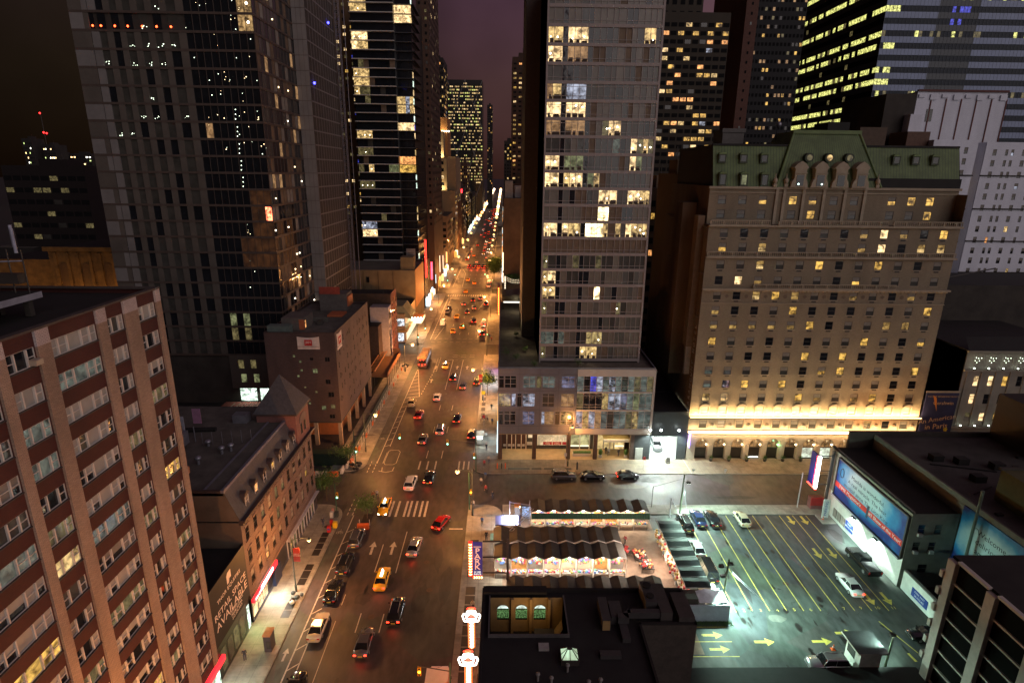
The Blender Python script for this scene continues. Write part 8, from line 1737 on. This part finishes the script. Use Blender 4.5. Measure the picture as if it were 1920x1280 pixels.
ppl = [(-27.5,78.9,200,0,'person in dark clothes standing left of the newspaper boxes',.13),(-4.3,118.4,90,3,'person in blue at the curb end of the waiting group by the gratings',.13),(-3.8,118.9,250,2,'person in red in the waiting group by the gratings',.13),(-3.2,118.5,180,1,'person in a pale top in the waiting group by the gratings',.13),(-2.4,125.2,180,0,'person in dark clothes alone near the podium side wall',.13),(-2.1,116.8,10,3,'person in blue walking beside the waiting group',.13),
       (20.4,103.4,180,0,'person in dark clothes under the entrance canopy, left one',.14),(20.8,102.7,160,1,'person in a pale top under the entrance canopy',.14),(22.7,102.4,200,0,'person in dark clothes on the forecourt right of the pale topped one',.14),(-20.9,87.3,170,1,'person in a pale top crossing in front of the taxi',0),(-21.5,86.8,10,2,'person in red crossing in front of the taxi',0),
       (-3.6,91.5,0,1,'person in a pale top crossing the side street near the curb',0),(-2.7,89.0,180,2,'person in red crossing the side street',0),(-2.9,93.6,0,3,'person in blue crossing the side street toward the podium',0),(-1.5,86.9,20,0,'person in dark clothes stepping off the market corner',0),(-4.6,84.0,0,1,'person in a pale top waiting at the green signal pole',.13),(-3.0,79.2,0,3,'person in blue walking past the market corner',.13),(-2.2,75.4,180,0,'person in dark clothes walking past the blue roofed kiosk',.13),(-3.2,97.8,0,2,'person in red at the podium corner curb',.13),(-2.4,99.4,180,1,'person in a pale top at the podium corner',.13),(-3.0,104.5,0,0,'person in dark clothes walking along the podium side wall',.13),(-3.5,60.9,10,1,'person in a pale top walking below the PARK sign',.13),
       (-26.6,176.8,90,1,'person in a pale top at the far left corner of the second crossing',.13),(-27.4,179.9,90,0,'person in dark clothes at the far left corner of the second crossing',.13),(-3.5,181.5,0,2,'person in red at the far right corner of the second crossing',.13),(-4.2,184.8,0,3,'person in blue at the far right corner of the second crossing',.13),(-28.6,53.2,20,0,'person in dark clothes before the black hoarding',.13),(18.4,74.6,120,2,'person in red shopping in the market yard',.03)]
for x,y,d,k,lab,z in ppl:
    o = bpy.data.objects.new('person',PMs[k]); COL.objects.link(o); o.location = (x,y,z); o.rotation_euler = (0,0,math.radians(d)); tag(o,lab,'person','people on foot')
# ================================================================== trees and plants
LF = [mat('leaf_green_a',(.06,.13,.025),.6,var=.4,scale=3),mat('leaf_green_b',(.09,.17,.035),.6,var=.4,scale=3)]; BK_ = mat('bark',(.09,.06,.04),.9)
def tree(x,y,h,r,lab,seed,cat='tree',leaf=.16,dens=900,tr=.09,trunk_h=.4,z0=.13,name='street_tree',squash=.8):
    random.seed(seed); t = thing(name,lab,cat,(x,y,z0)); q = MB(); zt_ = z0 + h * trunk_h; q.tube((x,y,z0),(x + .05,y,zt_),tr,BK_,8,tr * .7); tips = []
    for k in range(7):
        a = k * 2.4 + random.random(); e = Vector((x + r * .6 * math.cos(a),y + r * .6 * math.sin(a),zt_ + (h - h * trunk_h) * random.uniform(.25,.85))); m_ = Vector((x,y,zt_)).lerp(e,.5) + Vector((0,0,.15)); q.tube((x + .05,y,zt_ - .1),m_,tr * .5,BK_,6,tr * .35); q.tube(m_,e,tr * .35,BK_,5,tr * .12); tips += [e,m_]
    q.build('trunk',t); q = MB(); cz = z0 + h * (.5 + trunk_h / 2); cl = [Vector((x,y,cz)) + Vector((random.gauss(0,.45) * r,random.gauss(0,.45) * r,random.gauss(0,.40) * r * squash)) for _ in range(16)] + tips
    for _ in range(dens):
        c = random.choice(cl); s = random.uniform(.14,.42) * r; p = c + Vector((random.gauss(0,s),random.gauss(0,s),random.gauss(0,s * .7))); 
        if p.z < z0 + h * trunk_h * .75: continue
        u = Vector((random.uniform(-1,1),random.uniform(-1,1),random.uniform(-.6,.6))).normalized() * leaf * random.uniform(.6,1.3); v = u.cross(Vector((random.uniform(-1,1),random.uniform(-1,1),random.uniform(-1,1)))).normalized() * leaf * .5; q.add([p - u,p + v,p + u,p - v],[(0,1,2,3)],random.choice(LF))
    q.build('crown',t); return t
tree(-29.0,87.4 - 1.2,5.6,1.9,'bright green street tree at the corner of the mansard building',1,dens=1500)
tree(-28.6,97.0 + .6,5.0,1.6,'dim green street tree behind the water barriers',2,dens=900)
tree(-21.2,81.2,4.4,1.5,'small dark tree in the pit behind the orange barrier',3,dens=900,tr=.06)
tree(-3.6,134.5,6.8,2.1,'leafy street tree beside the red street banner on the right',4,dens=1800,leaf=.2)
tree(-4.4,292,10.5,4.2,'large dark street tree beyond the string light terrace',5,dens=1500,leaf=.45,tr=.2)
tree(-4.2,315,9,3.4,'second dark street tree beyond the string light terrace',6,dens=900,leaf=.45,tr=.2)
for i,(x,y,s) in enumerate(((2.6,106.5,1.5),(4.6,112.3,1.2),(.9,109.0,2.2),(6.0,103.2,1.4),(14.2,103.4,1.6),(3.0,124,1.0),(4.8,130,1.6))): tree(x,y,s,s * .5,'%s potted shrub on the podium terrace, counted from the avenue corner' % ordn(i),20 + i,'shrub',.09,260,.03,.2,18.1,'potted_shrub')
for i in range(4): tree(1.6 + 2.1 * i,198.6,3.2,1.2,'%s terrace tree from the left at the foot of the blank brown wall' % ordn(i),40 + i,'tree',.28,260,.05,.35,16.2,'terrace_tree')
for i in range(6):
    x = 40.15 + 3.47 * i; t = thing('planter','%s planter from the left before the hotel arcade' % ordn(i),'planter',(x,100.6,.13),group='planters before the hotel arcade'); q = MB(); q.tube((x,100.6,.13),(x,100.6,.62),.28,mat('planter_pot',(.08,.07,.06),.7),10,.36); q.build('pot',t); random.seed(i); q = MB()
    for _ in range(160): p = Vector((x,100.6,.95)) + Vector((random.gauss(0,.2),random.gauss(0,.2),random.gauss(0,.18))); u = Vector((random.uniform(-1,1),random.uniform(-1,1),random.uniform(-1,1))).normalized() * .1; v = u.cross(Vector((.3,.5,1))).normalized() * .05; q.add([p - u,p + v,p + u,p - v],[(0,1,2,3)],LF[0])
    q.build('foliage',t)
for i,x in enumerate((19.1,24.0)):
    t = thing('topiary',['clipped oval topiary left of the entrance','clipped oval topiary right of the entrance'][i],'topiary',(x,102.0,.14),group='topiary at the entrance'); q = MB(); q.box(x - .3,x + .3,101.7,102.3,.14,.6,LP); q.build('pot',t); random.seed(i + 5); q = MB(); q.ball((x,102,1.25),.38,LF[0],10,8,1.6)
    for _ in range(220): a,b_ = random.uniform(0,6.28),random.uniform(-1,1); rr = math.sqrt(1 - b_ * b_); p = Vector((x + .4 * rr * math.cos(a),102 + .4 * rr * math.sin(a),1.25 + .64 * b_)); u = Vector((random.uniform(-1,1),random.uniform(-1,1),random.uniform(-1,1))).normalized() * .07; v = u.cross(Vector((.3,.5,1))).normalized() * .04; q.add([p - u,p + v,p + u,p - v],[(0,1,2,3)],LF[1])
    q.build('foliage',t)
for i,(x0,x1,y0_,y1_) in enumerate(((13.9,17.3,102.3,102.8),(25.5,26.2,101.3,104.8))):
    t = thing('hedge',['low clipped hedge in a stone trough before the lobby window','low clipped hedge beside the last podium column'][i],'hedge',((x0 + x1) / 2,(y0_ + y1_) / 2,.14),group='hedges at the entrance'); q = MB(); q.box(x0 - .1,x1 + .1,y0_ - .1,y1_ + .1,.14,.75,LP); q.build('trough',t); random.seed(i + 8); q = MB(); q.box(x0,x1,y0_,y1_,.75,1.05,LF[0])
    for _ in range(420): p = Vector((random.uniform(x0,x1),random.uniform(y0_,y1_),random.uniform(.9,1.15))); u = Vector((random.uniform(-1,1),random.uniform(-1,1),random.uniform(-1,1))).normalized() * .08; v = u.cross(Vector((.3,.5,1))).normalized() * .04; q.add([p - u,p + v,p + u,p - v],[(0,1,2,3)],LF[1])
    q.build('foliage',t)
random.seed(3); q = MB()
for _ in range(900): x = random.uniform(23.5,28.5); y = 58.9 + random.gauss(0,.35); u = Vector((random.uniform(-.06,.06),random.uniform(-.06,.06),random.uniform(.1,.3))); q.add([(x - .02,y,.02),(x + .02,y,.02),(x + u.x,y + u.y,.02 + u.z)],[(0,1,2)],LF[1])
tag(q.build('weeds',kind='stuff'),'strip of weeds at the foot of the pale site enclosure','weeds')
# ================================================================== street lamps, signals, street furniture
POLEM = mat('lamp_pole_dark',(.05,.06,.05),.5); SOD = glow('sodium_lens',(1,.60,.20),3.2)
def street_lamp(x,y,side,lab,power,group,h=8.3,arm=2.3,banner=None,ball=.26):
    t = thing('street_lamp',lab,'street lamp',(x,y,.13),group=group); q = MB(); q.tube((x,y,.13),(x,y,1.1),.15,POLEM,8); q.tube((x,y,1.1),(x,y,h),.09,POLEM,8,.06); q.poly([(x,y,h - .9),(x + side * .5,y,h - .15),(x + side * (arm - .2),y,h - .12)],.045,POLEM,6); q.build('post',t)
    q = MB(); q.tube((x + side * arm,y,h - .32),(x + side * arm,y,h - .05),.24,POLEM,10,.12); q.build('lamp_hood',t); q = MB(); q.ball((x + side * arm,y,h - .38),ball,SOD,10,6,.75); q.build('lamp_glass',t); lamp('POINT',(x + side * arm,y,h - .85),power,(1,.39,.10),.25,parent=t)
    if banner:
        q = MB(); q.box(x + side * .12,x + side * .95,y - .02,y + .02,h - 3.6,h - 1.6,mat('street_banner_red',(.40,.035,.02),.6)); q.build('banner',t); text('lettering','HELL\'S\nKITCHEN',.24,HM,(x + side * .53,y - .03,h - 2.6),(1,0,0),(0,0,1),t,.003)
    return t
SP = 3600
street_lamp(-26.7,64.4,1,'street lamp with red banner nearest on the left pavement',SP * .6,'street lamps of the avenue',banner=1)
for i,y in enumerate((20.5,104,151.6,194,237.6,279,321,363,405,450,495,540)):
    street_lamp(-26.6,y,1,'%s sodium street lamp past the bannered one, left of the avenue' % (['lowest','first','second','third','fourth','fifth','sixth','seventh','eighth','ninth','tenth','eleventh'][i]),SP * (.6 if y < 110 else (1.2 if y < 200 else 2.0)),'street lamps of the avenue',ball=.26 + .0012 * y) if y > 30 else lamp('POINT',(-24.3,30,7.5),SP,(1,.39,.10),.25)
for i,y in enumerate((33,82.0,131,166.4,214.7,260,308,340,372,405,440,475,510,545)):
    if y < 40: lamp('POINT',(-7,y,7.5),SP,(1,.39,.10),.25); continue
    street_lamp(-4.6,y,-1,'%s sodium street lamp from the near crossing, right of the avenue' % (['','first','second','third','fourth','fifth','sixth','seventh','eighth','ninth','tenth','eleventh','twelfth','thirteenth'][i]),SP * (.6 if y < 110 else (1.1 if y < 180 else 2.0)),'street lamps of the avenue',banner=1 if y == 131 else None,ball=.26 + .0012 * y)
street_lamp(12.4,98.4,1,'sodium street lamp before the podium columns on the cross street',SP * .22,None,h=8.5,arm=.6)
lamp('POINT',(70,96,8),SP * .3,(1,.39,.10),.25); lamp('POINT',(48,97.6,7),SP * .15,(1,.5,.17),.25)
FL = glow('far_street_light',(1,.50,.16),4); FLW = glow('far_white_light',(1,.85,.7),6)
for i in range(44):     # tiny lamps to the horizon
    y = 585 + i * 24; x = (-24.2,-6.8)[i % 2]; q = MB(); q.tube((x,y,0),(x,y,8),.12,POLEM,5); p = q.build('street_lamp'); lamp('POINT',(x,y,7.5),30000,(1,.36,.10),.5) if i % 3 == 0 else 0; tag(p,'tiny far street lamp glowing near the vanishing point of the avenue','street lamp','tiny far street lamps'); q = MB(); q.ball((x,y,8.2),.7 + y * .0013,FL if i % 3 else FLW,6,4); q.build('lamp_glass',p)
def signal(x,y,z,colr,parent,face='S'):
    q = MB(); q.box(x - .17,x + .17,y - .12,y + .12,z - .5,z + .5,mat('signal_yellow',(.65,.32,.01),.5)); o = q.build('signal_head',parent)
    for k,c in enumerate(('red','amber','green')):
        m = {'red': glow('signal_red',(1,.02,.01),14),'amber': glow('signal_amber',(1,.5,.02),14),'green': glow('signal_green',(.1,1,.65),14)}[c] if c == colr else mat('signal_lens_off',(.03,.02,.02),.4)
        q = MB(); q.tube((x,y - .13,z + .32 - k * .32),(x,y - .17,z + .32 - k * .32),.115,m,10); q.build('signal_lens',o)
def mast(x,y,dx,z,lab,heads,colr='green',lampon=False):
    t = thing('traffic_signal',lab,'traffic signal',(x,y,.13),group='traffic signals of the avenue'); q = MB(); q.tube((x,y,.13),(x,y,z + 1.2),.10,mat('signal_pole_green',(.02,.09,.06),.5),8,.07); q.tube((x,y,z + .1),(x + dx,y,z + .75),.055,FRD,6,.04); q.tube((x,y,z + 1.1),(x + dx * .45,y,z + .45),.015,FRD,4); q.build('mast',t)
    for hx_ in heads: signal(x + dx * hx_,y,z + .15,colr,t)
    signal(x + .3 * (1 if dx > 0 else -1),y - .1,3.4,colr,t)
    return t
mast(-27.2,98.4,8.6,6.0,'mast arm traffic signal reaching over the hatched lane at the near crossing',[.98]); mast(-4.7,93.0 + 3.2,-5.2,5.9,'mast arm traffic signal on the right far corner of the near crossing',[.98])
mast(-5.0,46.6,-3.1,5.2,'mast arm traffic signal above the box truck at the bottom edge',[.98],'amber'); mast(-5.2,83.7,0.02,5.6,'green traffic signal pole with yellow heads at the market corner',[],'amber')
mast(-26.4,82.6,.02,4.2,'corner traffic signal with yellow pedestrian heads by the newspaper boxes',[],'green')
mast(-26.6,176.2,2.6,6,'left traffic signal of the second crossing',[.98]); mast(-4.6,179.8,-8.0,6,'right traffic signal of the second crossing',[.98]); mast(-26.6,275,4,6,'left traffic signal of the third crossing',[.98]); mast(-4.6,277,-4,6,'right traffic signal of the third crossing',[.98])
def small(name,lab,cat,boxes,group=None,part='body',extra=None):
    xs_ = [b[0] for b in boxes]; q = MB()
    for b in boxes: q.box(*b[:6],b[6])
    t = thing(name,lab,cat,(boxes[0][0],boxes[0][2],boxes[0][4]),group=group); q.build(part,t)
    if extra: extra(t)
    return t
RED = mat('newsbox_red',(.5,.02,.02),.4); YEL = mat('newsbox_yellow',(.75,.5,.02),.4); GRNB = mat('litter_dark',(.04,.05,.05),.6); WHT = mat('pale_paper',(.6,.58,.55),.6)
small('newspaper_box','red newspaper box with a blue label by the curb','newspaper box',[(-26.35,-25.85,77.1,77.6,.3,1.25,RED),(-26.3,-25.9,77.15,77.55,.13,.29,GRNB),(-26.28,-25.92,77.07,77.099,.7,1.0,mat('label_blue',(.05,.08,.4),.5))],'newspaper boxes on the left corner')
small('newspaper_box','yellow newspaper box beside the red ones','newspaper box',[(-25.8,-25.2,78.2,78.8,.3,1.2,YEL),(-25.7,-25.3,78.3,78.7,.13,.29,GRNB)],'newspaper boxes on the left corner')
small('newspaper_box','small red newspaper box behind the yellow one','newspaper box',[(-26.45,-26.05,78.9,79.3,.3,1.15,RED),(-26.4,-26.1,78.95,79.25,.13,.29,GRNB)],'newspaper boxes on the left corner')
small('litter_bin','overflowing litter bin on the left corner by the signal pole','litter bin',[(-27.1,-26.6,81.2,81.7,.13,1.1,WHT),(-26.5,-25.9,81.4,82.0,.13,.95,GRNB),(-27.0,-26.7,81.9,82.3,.13,1.3,mat('pinkish',(.5,.25,.22),.6))],part='bin')
small('phone_booth','tall phone booth with orange lit top panels on the left pavement','phone booth',[(-26.9,-26.1,54.4,55.6,.13,2.25,mat('booth_body_dark',(.06,.05,.06),.4)),(-26.95,-26.05,54.3,54.95,2.26,2.42,mat('booth_top_orange',(.5,.22,.1),.5)),(-26.95,-26.05,55.0,55.7,2.26,2.42,MATS['booth_top_orange']),(-26.6,-26.2,54.34,54.39,.6,1.6,GLG)])
def bags(x,y,n,lab,seed,m=(None)):
    random.seed(seed); t = thing('rubbish_bags',lab,'rubbish bags',(x,y,.13)); 
    for k in range(n): q = MB(); q.ball((x + random.uniform(-.9,.9),y + random.uniform(-1,1),.13 + random.uniform(.25,.6)),random.uniform(.25,.42),random.choice([GRNB,GRNB,WHT,mat('bag_black',(.015,.015,.018),.3)]),8,6,.8); q.build('bag',t)
bags(-27.2,95.6 + 2,12,'heap of rubbish bags at the far left corner of the near crossing',1); bags(-26.5,62.6,7,'heap of dark rubbish bags at the foot of the bannered street lamp',2); bags(-27.3,155.5,10,'heap of rubbish bags behind the bus',3); bags(-3.9,112,5,'heap of rubbish bags on the right pavement by the podium',4)
small('tree_pit_barrier','orange water barrier before the small dark tree','barrier',[(-22.1,-20.35,78.2,78.7,.02,.9,MATS['barrier_orange']),(-21.95,-20.5,78.72,82.4,.02,.06,mat('soil',(.03,.02,.015),.9)),(-22.05,-21.97,79.4,79.5,.02,1.0,WHT),(-20.5,-20.42,79.4,79.5,.02,1.0,WHT)],part='barrier_body')
for i,x in enumerate((-.8,0.0,.7)): 
    q = MB(); q.tube((x,97.4,.13),(x,97.4,1.15),.09,MATS['cone_orange'] if i != 1 else FRD,8); q.ball((x,97.4,1.16),.1,MATS['cone_orange'] if i != 1 else FRD,8,5); tag(q.build('bollard'),['left orange bollard','dark bollard between the orange ones','right orange bollard'][i] + ' at the podium corner','bollard','bollards at the podium corner')
q = MB(); q.tube((14.0,97.1,.13),(14.0,97.1,1.5),.16,mat('hydrant_dark',(.03,.035,.05),.5),10); q.ball((14,97.1,1.52),.17,MATS['hydrant_dark'],8,5); tag(q.build('bollard'),'thick dark bollard behind the parked cars on the cross street','bollard')
for i,(x,y,h,c) in enumerate(((11.9,98.2,3.0,WHT),(26.4,97.2,2.8,RED),(35.3,95.9,1.0,WHT),(41.2,95.9,1.0,WHT),(-3.9,116,2.8,RED),(-4.4,128.8,3.4,YEL))):
    t = thing('sign_post',['white street notice post by the podium lamp','parking notice post at the garage driveway','short white post at the hotel curb, left','short white post at the hotel curb, right','red parking notice on the right pavement','yellow warning sign on the right pavement below the tree'][i],'sign post',(x,y,.13),group='notice posts on the pavements'); q = MB(); q.tube((x,y,.13),(x,y,h),.045,MATS['pale_steel'],6); q.build('post',t); q = MB(); q.box(x - .25,x + .25,y - .05,y - .03,h - .7 if h > 1.5 else .6,h - .05,c) if i != 5 else q.box(x - .45,x + .45,y - .05,y - .03,h - .9,h,c); q.build('plate',t)
t = thing('menu_board','white folding rates board standing in the garage driveway','sign board',(31.6,99.6,.13)); q = MB(); q.add([(31.2,99.3,.15),(32.0,99.3,.15),(32.0,99.6,1.5),(31.2,99.6,1.5)],[(0,1,2,3)],WHT); q.add([(31.2,99.9,.15),(32.0,99.9,.15),(32.0,99.6,1.5),(31.2,99.6,1.5)],[(3,2,1,0)],WHT); q.box(31.3,31.9,99.4,99.42,.7,.9,FRD); q.box(31.3,31.9,99.48,99.5,1.05,1.25,FRD); q.build('board',t)
q = MB(); 
for s in range(26): a = random.uniform(24.5,28.5); b_ = 93.6 + random.uniform(-1.2,1.0); q.add([(a,b_,.016),(a + random.uniform(.4,1.6),b_ + .1,.016),(a + random.uniform(.3,1.2),b_ + random.uniform(.2,.5),.016)],[(0,1,2)],mat('wet_patch',(.10,.10,.10),.08))
q.build('wet_patches',kind='structure')
t = thing('hot_food_cart','street food cart with glaring white lamps on the right pavement by the podium corner','food cart',(-4.4,107.6,.13)); q = MB(); q.box(-5.0,-3.8,106.6,108.6,.5,1.6,mat('cart_steel',(.4,.42,.42),.3,metal=.6)); q.box(-5.1,-3.6,106.4,108.8,2.3,2.45,mat('cart_roof',(.5,.6,.55),.5)); q.build('cart_body',t); q = MB(); q.box(-4.9,-3.9,106.45,106.5,1.7,2.25,glow('cart_lamp',(.9,1,.95),8)); q.build('lamp_panel',t); q = MB()
for y in (107,108.2): q.tube((-5.05,y,.4),(-4.9,y,.4),.27,TYRE,10)
q.build('wheel',t); lamp('POINT',(-4.4,105.8,2),60,(.9,1,.9),.2,parent=t)
